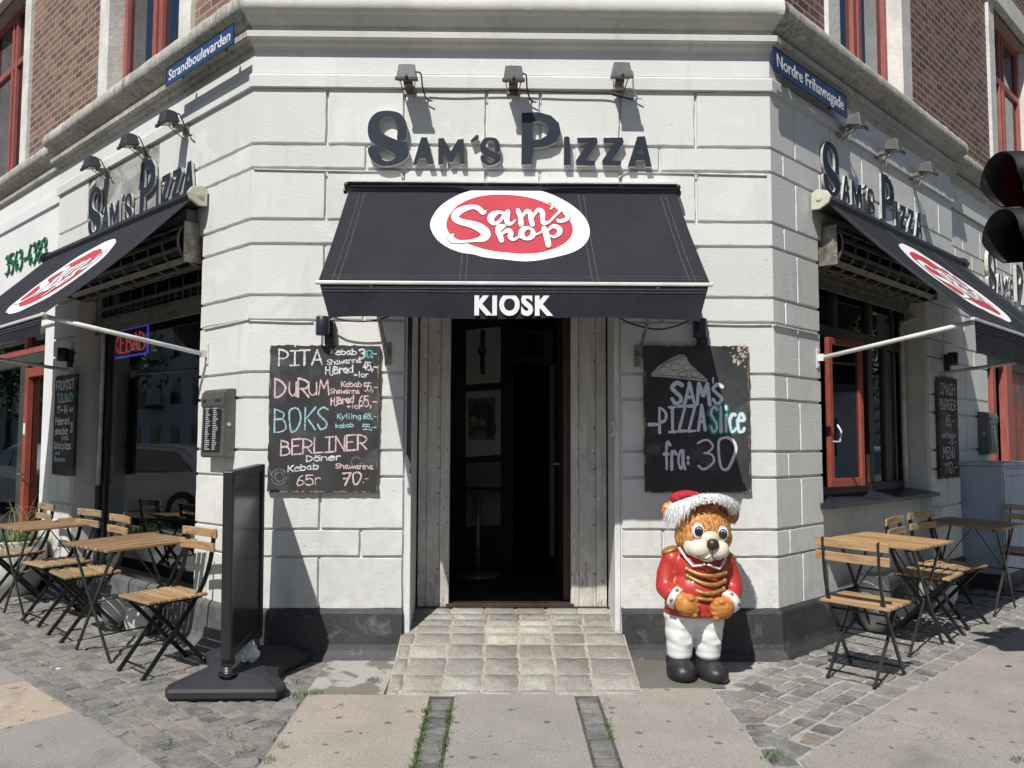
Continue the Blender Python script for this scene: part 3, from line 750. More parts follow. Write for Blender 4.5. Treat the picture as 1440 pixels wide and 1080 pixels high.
for r_ in range(len(rows)-1):
    sh = RND.uniform(-0.02, 0.02)
    for c_ in range(len(cx)-1):
        a0, a1, b0, b1 = cx[c_], cx[c_+1], rows[r_], rows[r_+1]
        if 0 < c_: a0 += sh
        if c_ < len(cx)-2: a1 += sh
        if b0 > -0.1: a0 = max(a0, xa+0.005); a1 = min(a1, xb-0.005)
        if a1-a0 < 0.04: continue
        if r_ == 0: mb.rv = RND.uniform(0.7, 0.9)
        else: mb.rv = RND.uniform(0.1, 0.85)
        if (r_, c_) in ((4, 3), (4, 4), (5, 4), (6, 4), (5, 3)): mb.rv = RND.uniform(0.915, 0.95)
        g_ = RND.uniform(0.005, 0.010); pts = []
        K = 4
        outl = [(a0+g_+(a1-a0-2*g_)*k/K, b0+g_) for k in range(K)]+[(a1-g_, b0+g_+(b1-b0-2*g_)*k/K) for k in range(K)] + \
               [(a1-g_-(a1-a0-2*g_)*k/K, b1-g_) for k in range(K)]+[(a0+g_, b1-g_-(b1-b0-2*g_)*k/K) for k in range(K)]
        outl = [(x+RND.uniform(-0.006, 0.006), y+RND.uniform(-0.005, 0.005)) for x, y in outl]
        mx, my = (a0+a1)/2, (b0+b1)/2; h = RND.uniform(-0.0015, 0.002)
        n = len(outl)
        ins = [(mx+(x-mx)*0.955, my+(y-my)*0.955) for x, y in outl]
        vs = [(x, y, rz(y)-0.0115) for x, y in outl]+[(x, y, rz(y)-0.0058+h+RND.uniform(-0.001, 0.001)) for x, y in ins]+[(mx, my, rz(my)-0.0055+h)]
        fs = [(k, (k+1) % n, n+(k+1) % n, n+k) for k in range(n)]+[(n+k, n+(k+1) % n, 2*n) for k in range(n)]
        mb.add(vs, fs, True)
tag(mb.build('entrance_ramp', [M['grout'], M['ramp']]), kind='structure')

# moss and grass in the joints
mb = MB()
def tuft(mb, x, y, n=14, r=0.03, h=0.03):
    for _ in range(n):
        a = RND.uniform(0, 2*pi); q = r*sqrt(RND.random()); px, py = x+q*cos(a), y+q*sin(a); z = gz(px, py)
        d = RND.uniform(0, 2*pi); l = RND.uniform(0.4, 1.0)*h; wd = 0.0025
        tx, ty = cos(d)*l*0.7, sin(d)*l*0.7
        mb.add([(px-sin(d)*wd, py+cos(d)*wd, z-0.005), (px+sin(d)*wd, py-cos(d)*wd, z-0.005), (px+tx, py+ty, z+l)], [(0, 1, 2)])
for _ in range(85):
    t = RND.random(); tuft(mb, RND.choice([-0.385, -0.375, -0.26, -0.255])+RND.uniform(-0.008, 0.008), RND.uniform(-1.9, -0.95), 12, 0.022, 0.024)
for _ in range(8): tuft(mb, 0.56+RND.uniform(-0.01, 0.01), RND.uniform(-1.45, -1.15), 12, 0.02, 0.025)
for px, py, n in ((700-10, 0, 0), (420, 978, 40), (435, 976, 40), (445, 974, 30), (525, 958, 46), (418, 960, 12), (375, 1070, 40), (390, 1050, 14), (1082, 1068, 60), (1090, 1062, 30), (1438, 1072, 60), (180, 893, 20), (62, 936, 22), (316, 1035, 14), (344, 1056, 16), (240, 1046, 14)):
    if n: tuft(mb, *gpx(px, py), n=n, r=0.045, h=0.035)
tag(mb.build('joint_grass', M['grass']), label='short grass and moss growing in the paving joints', cat='grass', kind='stuff')

# ================================================================== CORNER BUILDING
BLD = empty('corner_building', loc=(0, 0, 0))
tag(BLD, 'cream rusticated corner building with a brick upper floor and dark plinth', 'building')
TALL = [(0.305, 0.65), (0.83, 1.175), (1.35, 1.70), (1.87, 2.22), (2.39, 2.74), (2.91, 3.26), (3.43, 3.82)]
SHORT = [(0.65, 0.83), (1.175, 1.35), (1.70, 1.87), (2.22, 2.39), (2.74, 2.91), (3.26, 3.43)]
GRV = 0.022
def block(mb, x0, x1, z0, z1, cl=False, cr=False, bot=True, topg=True):
    """raised ashlar with hand-worn arrises; cl / cr: the block runs round the corner there"""
    mb.rv = RND.random(); h = 0.0062; ci = 0.0075
    bx0 = x0+(ci if cl else h); bx1 = x1-(ci if cr else h)
    z0b, z1b = z0+(h if bot else 0), z1-(h if topg else 0)
    fx0 = x0 if cl else bx0+0.006; fx1 = x1 if cr else bx1-0.006
    fz0, fz1 = z0b+0.006, z1b-0.006
    def ring(a0, a1, b0, b1, y, jit):
        n = max(2, int((a1-a0)/0.07)); m = max(2, int((b1-b0)/0.07)); r = []
        J = lambda: RND.uniform(-jit, jit)*(2.2 if RND.random() < 0.06 else 1)
        for i in range(n): r.append((a0+(a1-a0)*i/n, y, b0+J()))
        for i in range(m): r.append((a1+(0 if cr else J()), y, b0+(b1-b0)*i/m))
        for i in range(n): r.append((a1-(a1-a0)*i/n, y, b1+J()))
        for i in range(m): r.append((a0+(0 if cl else J()), y, b1-(b1-b0)*i/m))
        return r
    b_ = ring(bx0, bx1, z0b, z1b, GRV, 0.0004); f_ = ring(fx0, fx1, fz0, fz1, 0.0, 0.0026)
    if len(b_) != len(f_):
        n = max(2, int((fx1-fx0)/0.07)); f_ = ring(fx0, fx1, fz0, fz1, 0.0, 0.0026)
        k = min(len(b_), len(f_)); 
        if len(b_) != len(f_):
            b_ = [(min(max(p[0]+(-0.006 if p[0] < (fx0+fx1)/2 else 0.006), bx0), bx1), GRV, p[2]+(-0.006 if p[2] < (fz0+fz1)/2 else 0.006)) for p in f_]
    n = len(f_)
    mb.add(b_+f_, [(k, (k+1) % n, n+(k+1) % n, n+k) for k in range(n)]+[tuple(n+k for k in range(n))])
def cuts(lo, hi, js): return [lo]+[j for j in js if lo+0.03 < j < hi-0.03]+[hi]
def wall_base(mb, rects, d0=GRV, d1=0.32):
    for x0, x1, z0, z1 in rects: mb.box(x0, x1, d0, d1, z0, z1)
DX0, DX1, DTOP = -0.63, 0.81, 2.45
ZC = 4.14
# centre front
mb = MB(); ci = 0.0075
wall_base(mb, [(XL+ci, DX0, -0.3, ZC), (DX1, XR-ci, -0.3, ZC), (DX0, DX1, DTOP, ZC)])
for k, (a, b) in enumerate(TALL):
    js = [-1.186, -0.66, -0.10, 0.27, 0.82, 1.337] if a > 2.3 else [-1.186, 1.337]
    segs = [(XL, DX0), (DX1, XR)] if a < 2.4 and b < 2.5 else [(XL, XR)]
    if abs(a-2.39) < 0.01: segs = [(XL, DX0), (DX1, XR)]
    for lo, hi in segs:
        c = cuts(lo, hi, js)
        for i in range(len(c)-1): block(mb, c[i], c[i+1], a, b, c[i] == XL, c[i+1] == XR, topg=(k != 6))
for a, b in SHORT:
    js = [-0.916, -0.35, 0.5, 1.09]
    segs = [(XL, DX0), (DX1, XR)] if b < 2.5 else [(XL, XR)]
    for lo, hi in segs:
        c = cuts(lo, hi, js)
        for i in range(len(c)-1): block(mb, c[i], c[i+1], a, b, c[i] == XL, c[i+1] == XR)
mb.box(DX0, DX1, 0.0, GRV-0.002, DTOP, 2.735)
mb.box(XL, XR, 0.0, 0.010, 3.925, ZC)
mb.build('wall', M['wall'], BLD, FM['C'])
# left front, local x runs from far (-) to the corner (0)
SEND = 3.79
LO0, LO1, LTOP = 0.70, 3.19, 2.91
mb = MB()
wall_base(mb, [(-LO0, -ci, -0.3, ZC), (-SEND, -LO1, -0.3, ZC), (-LO1, -LO0, LTOP, ZC), (-LO1, -LO0, -0.3, 0.22)])
for k, (a, b) in enumerate(TALL):
    if a > 2.9:
        js = [-1.49, -2.23, -3.0] if a > 3.3 else [-1.2, -2.0, -2.8]
        c = cuts(-SEND, 0, js)
        for i in range(len(c)-1): block(mb, c[i], c[i+1], a, b, False, c[i+1] == 0, topg=(k != 6))
    else:
        if k == 0: block(mb, -LO0, -0.50, a, b); block(mb, -0.50, 0, a, b, False, True)
        else: block(mb, -LO0, 0, a, b, False, True)
        block(mb, -SEND, -LO1, a, b)
for a, b in SHORT:
    if a > 2.9:
        c = cuts(-SEND, 0, [-0.9, -1.8, -2.6])
        for i in range(len(c)-1): block(mb, c[i], c[i+1], a, b, False, c[i+1] == 0)
    else:
        block(mb, -LO0, 0, a, b, False, True); block(mb, -SEND, -LO1, a, b)
mb.box(-SEND, 0, 0.0, 0.010, 3.925, ZC)
mb.build('wall', M['wall'], BLD, FM['L'])
# right front, local x from the corner (0) outwards
RO0, RO1, RTOP, RSILL = 0.715, 2.95, 2.91, 1.02
mb = MB()
wall_base(mb, [(ci, RO0, -0.3, ZC), (RO1, SEND, -0.3, ZC), (RO0, RO1, RTOP, ZC)])
mb.box(RO0, RO1, 0.10, 0.32, 0.2, RSILL-0.06)
for k, (a, b) in enumerate(TALL):
    if a > 2.9:
        js = [0.36, 0.95, 1.55, 2.14, 2.75, 3.38]
        c = cuts(0, SEND, js)
        for i in range(len(c)-1): block(mb, c[i], c[i+1], a, b, c[i] == 0, False, topg=(k != 6))
    else:
        block(mb, 0, 0.36, a, b, True, False); block(mb, 0.36, RO0, a, b)
        block(mb, RO1, 3.42, a, b); block(mb, 3.42, SEND, a, b)
for a, b in SHORT:
    if a > 2.9:
        c = cuts(0, SEND, [0.172, 0.75, 1.3, 1.9, 2.5, 3.1])
        for i in range(len(c)-1): block(mb, c[i], c[i+1], a, b, c[i] == 0, False)
    else:
        block(mb, 0, 0.172, a, b, True, False); block(mb, 0.172, RO0, a, b)
        block(mb, RO1, 3.2, a, b); block(mb, 3.2, SEND, a, b)
mb.box(0, SEND, 0.0, 0.010, 3.925, ZC)
mb.build('wall', M['wall'], BLD, FM['R'])
# set-back bays beyond the corner projection
SB = 0.06
LS0, LS1, LSTOP = 4.22, 8.2, 2.56
mb = MB()
for r in ((-LS0, -SEND, -0.3, ZC), (-LS1, -LS0, LSTOP, ZC), (-13, -LS1, -0.3, ZC)): mb.box(r[0], r[1], SB, 0.38, r[2], r[3])
for z0, z1 in ((3.80, 3.915), (2.58, 2.60)): mb.box(-13, -SEND-0.002, SB-0.022, SB+0.01, z0, z1)
mb.build('wall', M['wall_white'], BLD, FM['L'])
RS0, RS1, RSTOP = 5.02, 8.2, 2.80
mb = MB()
for r in ((SEND, RS0, -0.3, ZC), (RS0, RS1, RSTOP, ZC), (RS1, 13, -0.3, ZC)): mb.box(r[0], r[1], SB+GRV, 0.38, r[2], r[3])
def shifted(fn, dy):
    t = MB(); fn(t); mb.add([(v[0], v[1]+dy, v[2]) for v in t.v], t.f)
def rb(t):
    for k, (a, b) in enumerate(TALL):
        lim = RS0 if b < RSTOP else 13
        c = cuts(SEND, lim, [4.3, 4.9, 5.5, 6.1, 6.7, 7.3] if a > 2.8 else [4.25])
        for i in range(len(c)-1): block(t, c[i], c[i+1], a, b)
    for a, b in SHORT:
        lim = RS0 if b < RSTOP else 13
        c = cuts(SEND, lim, [4.05, 4.6, 5.2, 5.8, 6.4, 7.0] if a > 2.8 else [4.55])
        for i in range(len(c)-1): block(t, c[i], c[i+1], a, b)
shifted(rb, SB)
for z0, z1 in ((3.825, 3.915),): mb.box(SEND+0.002, 13, SB-0.022, SB+0.01, z0, z1)
mb.build('wall', M['wall'], BLD, FM['R'])
# string course, cornice and plinth swept round the corner
mb = MB(); mb.sweep([(-0.02, 3.815), (0.024, 3.822), (0.026, 3.90), (0.020, 3.912), (-0.02, 3.915)], path(SEND, SEND))
mb.build('string_course', M['wall'], BLD)
CP = [(-0.05, 4.085), (0.012, 4.085), (0.018, 4.10), (0.040, 4.115), (0.052, 4.135), (0.075, 4.14), (0.080, 4.145), (0.082, 4.182), (0.074, 4.188), (0.035, 4.195), (0.030, 4.20), (0.030, 4.232), (0.050, 4.238), (0.085, 4.262), (0.110, 4.285), (0.128, 4.29),
      (0.150, 4.305), (0.160, 4.34), (0.156, 4.385), (0.138, 4.415), (0.105, 4.43), (-0.10, 4.47)]
def jittered(prof, sl0, sl1, fr, dy=0):
    """the same profile along one straight front, with a worn, uneven nose"""
    t = MB(); n = len(prof); L = abs(sl1-sl0); m = max(2, int(L/0.05))
    for i in range(m+1):
        x = sl0+(sl1-sl0)*i/m
        w1 = RND.uniform(-0.004, 0.004)
        for k, (o_, z) in enumerate(prof):
            jz = RND.uniform(-0.0025, 0.0025) if k > 14 else 0
            t.v.append((x, -o_-(w1 if k > 14 else 0)+dy, z+jz))
    return t, n, m
def cornice_piece(fr, x0, x1, mL, mR, dy=0.0, name='cornice'):
    mb = MB(); n = len(CP); m = max(3, int(abs(x1-x0)/0.06)); vs = []
    for i in range(m+1):
        f = i/m; w1 = RND.uniform(-0.004, 0.004) if 0 < i < m else 0
        for k, (o_, z) in enumerate(CP):
            xs, xe = x0+mL*o_, x1+mR*o_
            vs.append((xs+(xe-xs)*f, -o_-(w1 if k > 14 else 0)+dy, z+(RND.uniform(-0.002, 0.002) if k > 14 and 0 < i < m else 0)))
    fs = [(i*n+k, (i+1)*n+k, (i+1)*n+k+1, i*n+k+1) for i in range(m) for k in range(n-1)]
    fs += [tuple(range(n))[::-1], tuple(m*n+k for k in range(n))]
    mb.add(vs, fs)
    for i in range(len(mb.sm)-2): mb.sm[i] = (i % (n-1)) >= 15
    mb.build(name, M['cornice'] if fr != 'C' else M['cornice_c'], BLD, FM[fr])
M['cornice_c'] = wall_mat('cornice_paint', (0.66, 0.655, 0.59), (0.30, 0.28, 0.22), (0.25, 0.23, 0.19))
t22 = math.tan(pi/8)
cornice_piece('C', XL, XR, -t22, t22)
cornice_piece('L', -SEND-0.04, 0, 0, t22)
cornice_piece('R', 0, SEND+0.04, -t22, 0)
cornice_piece('L', -13, -SEND-0.042, 0, 0, SB+0.045)
cornice_piece('R', SEND+0.042, 13, 0, 0, SB+0.045)
PP = [(-0.02, 0.318), (0.004, 0.316), (0.024, 0.300), (0.030, 0.285), (0.034, 0.09), (0.045, 0.055), (0.075, 0.02), (0.10, -0.03)]
mb = MB()
pL = path(SEND, SEND)
mb.sweep(PP, [pL[1], ((DX0, 0), NCv)])
mb.sweep(PP, [((DX1, 0), NCv), pL[2], pL[3]])
mb.build('plinth', M['plinth'], BLD)
mb = MB(); mb.sweep(PP, [pL[0], pL[1]]); mb.build('plinth', M['plinth_worn'], BLD)
# upper brick storey
def upper(fr, sgn, brick, wins, end):
    mb = MB(); a = 0.0; xs = []
    ZB, ZW0, ZW1, ZT_ = 4.44, 4.44, 6.55, 9.2
    k = 0.05; cx_ = 0.05*t22
    for s0, s1 in wins:
        xs.append((a, s0, ZB, ZT_)); xs.append((s0, s1, ZW1, ZT_)); a = s1
    xs.append((a, end, ZB, ZT_))
    for s0, s1, z0, z1 in xs:
        s0_ = s0+(-0.0207 if s0 == 0 else 0)
        x0, x1 = (s0_+0.04, s1) if sgn > 0 else (-s1, -(s0_+0.04))
        if s0 != 0: x0, x1 = (s0, s1) if sgn > 0 else (-s1, -s0)
        mb.box(x0, x1, 0.05, 0.40, z0, z1)
    mb.build('brick_wall', brick, BLD, FM[fr])
    for i, (s0, s1) in enumerate(wins):
        X = (lambda s: s) if sgn > 0 else (lambda s: -s)
        wroot = MB()
        def bx(m_, a_, b_, *r): m_.box(min(X(a_), X(b_)), max(X(a_), X(b_)), *r)
        bx(wroot, s0-0.20, s0+0.012, 0.015, 0.42, 4.44, 6.60); bx(wroot, s1-0.012, s1+0.21, 0.015, 0.42, 4.44, 6.60)
        bx(wroot, s0-0.26, s1+0.27, -0.03, 0.20, 6.60, 6.85)
        win = wroot.build('window', M['upper_wall'], BLD, FM[fr])
        fm = MB(); W = s1-s0
        yy0, yy1 = 0.15, 0.21
        for c_ in (0.035, 0.46, 0.54, 0.965):
            bx(fm, s0+W*c_-0.035, s0+W*c_+0.035, yy0, yy1, 4.47, 6.58)
        for z_ in (4.47, 5.86, 6.50): bx(fm, s0+0.06, s1-0.06, yy0+0.004, yy1-0.004, z_, z_+0.075)
        fm.build('frame', M['red_frame'], win, bevel=0.006)
        pn = MB(); bx(pn, s0+0.03, s1-0.03, 0.185, 0.19, 4.46, 6.55); pn.build('pane', M['glass_up'], win)
        cu = MB(); n_ = 30
        for half in ((0.02, 0.20), (0.80, 0.98)) if i == 0 else ((0.02, 0.30), (0.6, 0.98)):
            vs = []; 
            for q in range(n_+1):
                f = half[0]+(half[1]-half[0])*q/n_
                vs += [(X(s0+W*f), 0.29+0.012*sin(q*1.7), 4.46), (X(s0+W*f), 0.29+0.012*sin(q*1.7), 6.5)]
            cu.add(vs, [(2*q, 2*q+2, 2*q+3, 2*q+1) for q in range(n_)], True)
        cu.build('curtain', M['curtain'], win)
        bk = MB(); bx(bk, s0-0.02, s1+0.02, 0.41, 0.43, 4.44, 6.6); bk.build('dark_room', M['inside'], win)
mb = MB(); mb.box(XL+0.02, XR-0.02, 0.05, 0.40, 4.44, 9.2); mb.build('brick_wall', M['brick'], BLD, FM['C'])
upper('L', -1, M['brick'], [(1.23, 2.71), (5.17, 6.9)], 13)
upper('R', 1, M['brick_dark'], [(1.22, 2.61), (5.57, 7.2)], 13)
mb = MB()
pts = [wl(13, -0.2), wl(0, -0.2), wr(0, -0.2), wr(13, -0.2), (0, 16)]
mb.add([(p[0], p[1], 9.2) for p in pts]+[(p[0], p[1], 9.35) for p in pts], [(4, 3, 2, 1, 0), (5, 6, 7, 8, 9)]+[(k, (k+1) % 5, 5+(k+1) % 5, 5+k) for k in range(5)])
mb.build('roof', M['grey_metal'], BLD)
# ground-floor room behind the door and the windows
mb = MB()
pin = [wl(12, -0.33), (XL-0.02, 0.33), (XR+0.02, 0.33), wr(12, -0.33)]
mb.add([(p[0], p[1], 0.262) for p in pin], [(0, 1, 2, 3)])
mb.build('interior_floor', M['inside_floor'], BLD)
mb = MB()
mb.add([(p[0], p[1], 3.6) for p in pin], [(3, 2, 1, 0)])
for a, b in (((-8.6, 7.4), (8.7, 7.4)),):
    mb.add([(a[0], a[1], 0.2), (b[0], b[1], 0.2), (b[0], b[1], 3.7), (a[0], a[1], 3.7)], [(0, 1, 2, 3)])
for sgn in (-1, 1):
    mb.add([(sgn*2.1, 0.9, 0.2), (sgn*2.1, 4.6, 0.2), (sgn*2.1, 4.6, 3.7), (sgn*2.1, 0.9, 3.7)], [(0, 1, 2, 3)])
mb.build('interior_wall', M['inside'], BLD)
# ---- doorway
def onc(px, py, y): return onf('C', px, py, -y)
yb = YD
xl0, xl1 = onc(588, 700, yb)[0], onc(632, 700, yb)[0]
xr0, xr1 = onc(803, 700, yb)[0], onc(853, 700, yb)[0]
DR = MB()
DR.mi = 0
ztop = DTOP+0.05
for (a, b), nb in (((xl0, xl1), [0.0, 0.27, 0.70, 1.0]), ((xr0, xr1), [0.0, 0.22, 0.70, 1.0])):
    for k in range(3):
        p0, p1 = a+(b-a)*nb[k], a+(b-a)*nb[k+1]
        DR.box(p0+0.002, p1-0.002, yb+(0.006 if k == 1 else 0), yb+0.05, ZD-0.02, ztop)
    DR.box(a, b, yb+0.02, yb+0.06, ZD-0.02, ztop)
DR.box(xl1-0.01, xr0+0.01, yb+0.01, yb+0.06, 2.40, ztop)
DR.mi = 1
nl = DR
for (a, b), fr_ in (((xl0, xl1), (0.18, 0.63, 0.92)), ((xr0, xr1), (0.20, 0.66))):
    for f in fr_:
        for z in (0.5, 0.82, 1.05, 1.22, 1.36, 1.52, 1.75, 2.0, 2.2):
            nl.ball((a+(b-a)*f+RND.uniform(-0.004, 0.004), yb+0.002, z+RND.uniform(-0.03, 0.03)), (0.006, 0.004, 0.006), 8, 4)
door = DR.build('doorway', [M['boards'], M['brown_frame']], BLD)
ps = MB()
ps.box(DX0+0.002, xl0-0.012, -0.004, yb+0.05, 0.10, DTOP-0.002)
ps.build('door_post', M['post'], door, bevel=0.006); ps = MB(); ps.box(xr1+0.012, DX1-0.002, 0.02, yb+0.05, 0.10, DTOP-0.002); ps.build('door_post', M['post'], door, bevel=0.006)
nv = MB(); x_a, x_b = DX0+0.012, xl0-0.016
zz = onc(580, 645, 0)[1]
nv.prism([(x_a, 2.44), (x_a, zz+0.03), (x_a+0.012, zz+0.01), (x_a+0.03, zz-0.04), (x_b-0.01, zz-0.09), (x_b, zz-0.10), (x_b, 2.44)][::-1], -0.013, -0.0045)
nv.build('navy_panel', M['navy'], door)
lf = MB(); lx0, lx1 = onc(794, 700, 0.5)[0], onc(803, 700, 0.5)[0]
lf.box(lx0-0.012, lx1-0.004, 0.45, 1.25, 0.29, 2.38)
leaf = lf.build('door_leaf', M['door_leaf'], door, bevel=0.004)
hd = MB(); hd.tube([(lx0-0.02, 0.62, 1.25), (lx0-0.075, 0.62, 1.25), (lx0-0.075, 0.74, 1.25)], 0.009); hd.build('handle', M['galv'], leaf)
hk = MB(); hx_, hz_ = onc(861, 603, 0.0)
hk.tube([(hx_-0.008+0.024*cos(a), -0.0+0.004, hz_+0.045*sin(a)) for a in [-1.9+3.5*q/12 for q in range(13)]], 0.0085, 8); hk.build('hook', M['white_metal'], door)
th = MB(); th.box(xl1-0.02, xr0+0.02, yb-0.005, yb+0.13, 0.20, ZD+0.012); th.build('threshold', M['brown_frame'], door, bevel=0.004)

# ---- big left window with the neon
YG = 0.25
lw = MB()
def lbox(m_, s0, s1, *r): m_.box(-s1, -s0, *r)
lbox(lw, LO0+0.01, LO1-0.01, YG-0.02, YG+0.05, 0.20, 0.27)
lbox(lw, LO1-0.10, LO1-0.005, YG-0.03, YG+0.05, 0.27, 2.9); lbox(lw, LO1-0.20, LO1-0.13, YG-0.015, YG+0.04, 0.27, 2.6)
lbox(lw, LO0+0.005, LO0+0.06, YG-0.03, YG+0.05, 0.27, 2.9)
lbox(lw, LO0+0.06, LO1-0.10, YG-0.02, YG+0.03, 2.60, 2.66); lbox(lw, LO0+0.06, LO1-0.10, YG-0.02, YG+0.05, 2.82, 2.9)
lwin = lw.build('window', M['dark_metal'], BLD, FM['L'], bevel=0.004)
pn = MB(); lbox(pn, LO0+0.03, LO1-0.06, YG+0.002, YG+0.008, 0.25, 2.85); pn.build('pane', M['glass'], lwin)
sl = MB(); lbox(sl, LO0, LO1, -0.03, YG+0.02, 0.16, 0.205); sl.build('sill', M['plinth'], lwin, bevel=0.006)
# rails of the window display seen through the glass
# ---- right window with the open casement
rw = MB()
Y2 = 0.22
def rbox(m_, s0, s1, *r): m_.box(s0, s1, *r)
rbox(rw, RO0+0.005, RO0+0.07, Y2-0.03, Y2+0.06, RSILL-0.02, 2.9); rbox(rw, RO1-0.08, RO1-0.005, Y2-0.03, Y2+0.06, RSILL-0.02, 2.9)
rbox(rw, RO0+0.07, RO1-0.08, Y2-0.03, Y2+0.06, RSILL-0.02, RSILL+0.055); rbox(rw, RO0+0.07, RO1-0.08, Y2-0.035, Y2+0.06, 2.25, 2.35)
rbox(rw, RO0+0.07, RO1-0.08, Y2-0.03, Y2+0.06, 2.80, 2.9)
for s_ in (1.43, 2.14): rbox(rw, s_-0.045, s_+0.045, Y2-0.032, Y2+0.055, 2.35, 2.80)
rbox(rw, 2.10-0.05, 2.10+0.05, Y2-0.032, Y2+0.055, RSILL+0.055, 2.25)
rbox(rw, 2.47-0.03, 2.47+0.03, Y2-0.02, Y2+0.045, RSILL+0.055, 2.25)
rwin = rw.build('window', M['brown_frame'], BLD, FM['R'], bevel=0.005)
pn = MB(); rbox(pn, 2.13, RO1-0.06, Y2+0.005, Y2+0.011, RSILL+0.04, 2.27); rbox(pn, RO0+0.05, RO1-0.06, Y2+0.005, Y2+0.011, 2.33, 2.82); pn.build('pane', M['glass'], rwin)
def casement(parent, hinge, ang, wdt, z0, z1, mat_, name='casement'):
    c_ = MB(); t_ = 0.022; q = 0.052
    c_.box(0, q, -t_, t_, z0, z1); c_.box(wdt-q, wdt, -t_, t_, z0, z1); c_.box(q, wdt-q, -t_+0.002, t_-0.002, z0, z0+q+0.015); c_.box(q, wdt-q, -t_+0.002, t_-0.002, z1-q, z1)
    o = c_.build(name, mat_, parent, T(hinge[0], hinge[1], 0) @ RZ(ang), bevel=0.005)
    g_ = MB(); g_.box(q-0.01, wdt-q+0.01, -0.003, 0.003, z0+q, z1-q+0.01); g_.build('pane', M['glass_up'], o)
    h_ = MB(); h_.tube([(0.035, -t_, 1.42), (0.05, -t_-0.05, 1.42), (0.06, -t_-0.055, 1.5), (0.05, -t_-0.03, 1.55)], 0.008, 6); h_.build('hook', M['white_metal'], o)
    return o
hx, hz = onf('R', 1164, 600, -0.12)
casement(rwin, (hx, 0.12), radians(-7), 0.50, RSILL+0.05, 2.23, M['rust_frame'])
m_ = MB(); m_.box(1.98, 2.05, Y2-0.03, Y2+0.25, RSILL+0.056, RSILL+0.30); m_.build('red_rail', M['rust_frame'], rwin, bevel=0.005)
sl = MB(); sl.add([(RO0-0.06, -0.075, RSILL-0.055), (RO1+0.0, -0.075, RSILL-0.055), (RO1, Y2, RSILL-0.01), (RO0-0.06, Y2, RSILL-0.01), (RO0-0.06, -0.075, RSILL-0.085), (RO1, -0.075, RSILL-0.085), (RO1, Y2, RSILL-0.085), (RO0-0.06, Y2, RSILL-0.085)],
      [(0, 1, 2, 3), (7, 6, 5, 4), (4, 5, 1, 0), (5, 6, 2, 1), (7, 4, 0, 3)])
sl.build('sill', M['navy'], rwin)
pp = MB(); pp.tube(catmull([(RO1-0.14, Y2-0.05, 1.0), (RO1-0.14, Y2-0.05, 2.4), (RO1-0.12, Y2-0.06, 2.52), (RO1-0.05, Y2-0.10, 2.56), (RO1-0.01, Y2-0.12, 2.57)], 5), 0.024, 8); pp.build('drain_pipe', M['cable_w'], rwin)
pp = MB(); pp.tube(catmull([(-LO1+0.13, YG-0.05, 1.0), (-LO1+0.13, YG-0.05, 2.3), (-LO1+0.11, YG-0.06, 2.42), (-LO1+0.04, YG-0.10, 2.46), (-LO1+0.01, YG-0.12, 2.47)], 5), 0.022, 8); pp.build('drain_pipe', M['cable_w'], lwin)
# ---- neighbouring shopfront on the left, red door in a dark green frame
sf = MB(); y0 = SB+0.14
lbox(sf, LS0+0.005, LS0+0.10, y0-0.02, y0+0.06, 0.0, LSTOP); lbox(sf, 5.13, 5.36, y0-0.03, y0+0.08, 0.0, LSTOP-0.28)
lbox(sf, LS0+0.10, 8.1, y0-0.03, y0+0.06, 2.24, 2.36); lbox(sf, 5.36, 8.1, y0-0.02, y0+0.06, 0.0, 0.35)
sfo = sf.build('shopfront', M['green_frame'], BLD, FM['L'], bevel=0.006)
rf = MB()
lbox(rf, LS0+0.10, 8.1, y0-0.035, y0+0.05, 2.36, 2.43)
for s_ in (5.2, 6.6): lbox(rf, s_-0.045, s_+0.045, y0-0.034, y0+0.05, 2.43, LSTOP)
rf.build('transom', M['red_frame'], sfo, bevel=0.004)
dl = MB()
lbox(dl, 5.02, 5.125, y0-0.05, y0+0.01, 0.1, 2.2); lbox(dl, LS0+0.12, LS0+0.19, y0-0.05, y0+0.01, 0.1, 2.2); lbox(dl, LS0+0.19, 5.02, y0-0.048, y0+0.008, 2.1, 2.2); lbox(dl, LS0+0.19, 5.02, y0-0.048, y0+0.008, 0.1, 0.45)
dlo = dl.build('shop_door', M['rust_frame'], sfo, bevel=0.004)
hh = MB(); hh.tube([(-5.07, y0-0.05, 1.05), (-5.07, y0-0.10, 1.05), (-4.97, y0-0.10, 1.05)], 0.010, 6); hh.build('handle', M['galv'], dlo)
st_ = MB(); lbox(st_, 5.04, 5.105, y0-0.0535, y0-0.0515, 1.48, 1.60); st_.build('sticker', M['white'], dlo)
pn = MB(); lbox(pn, LS0+0.1, 8.1, y0+0.012, y0+0.018, 0.1, LSTOP); pn.build('pane', M['glass'], sfo)
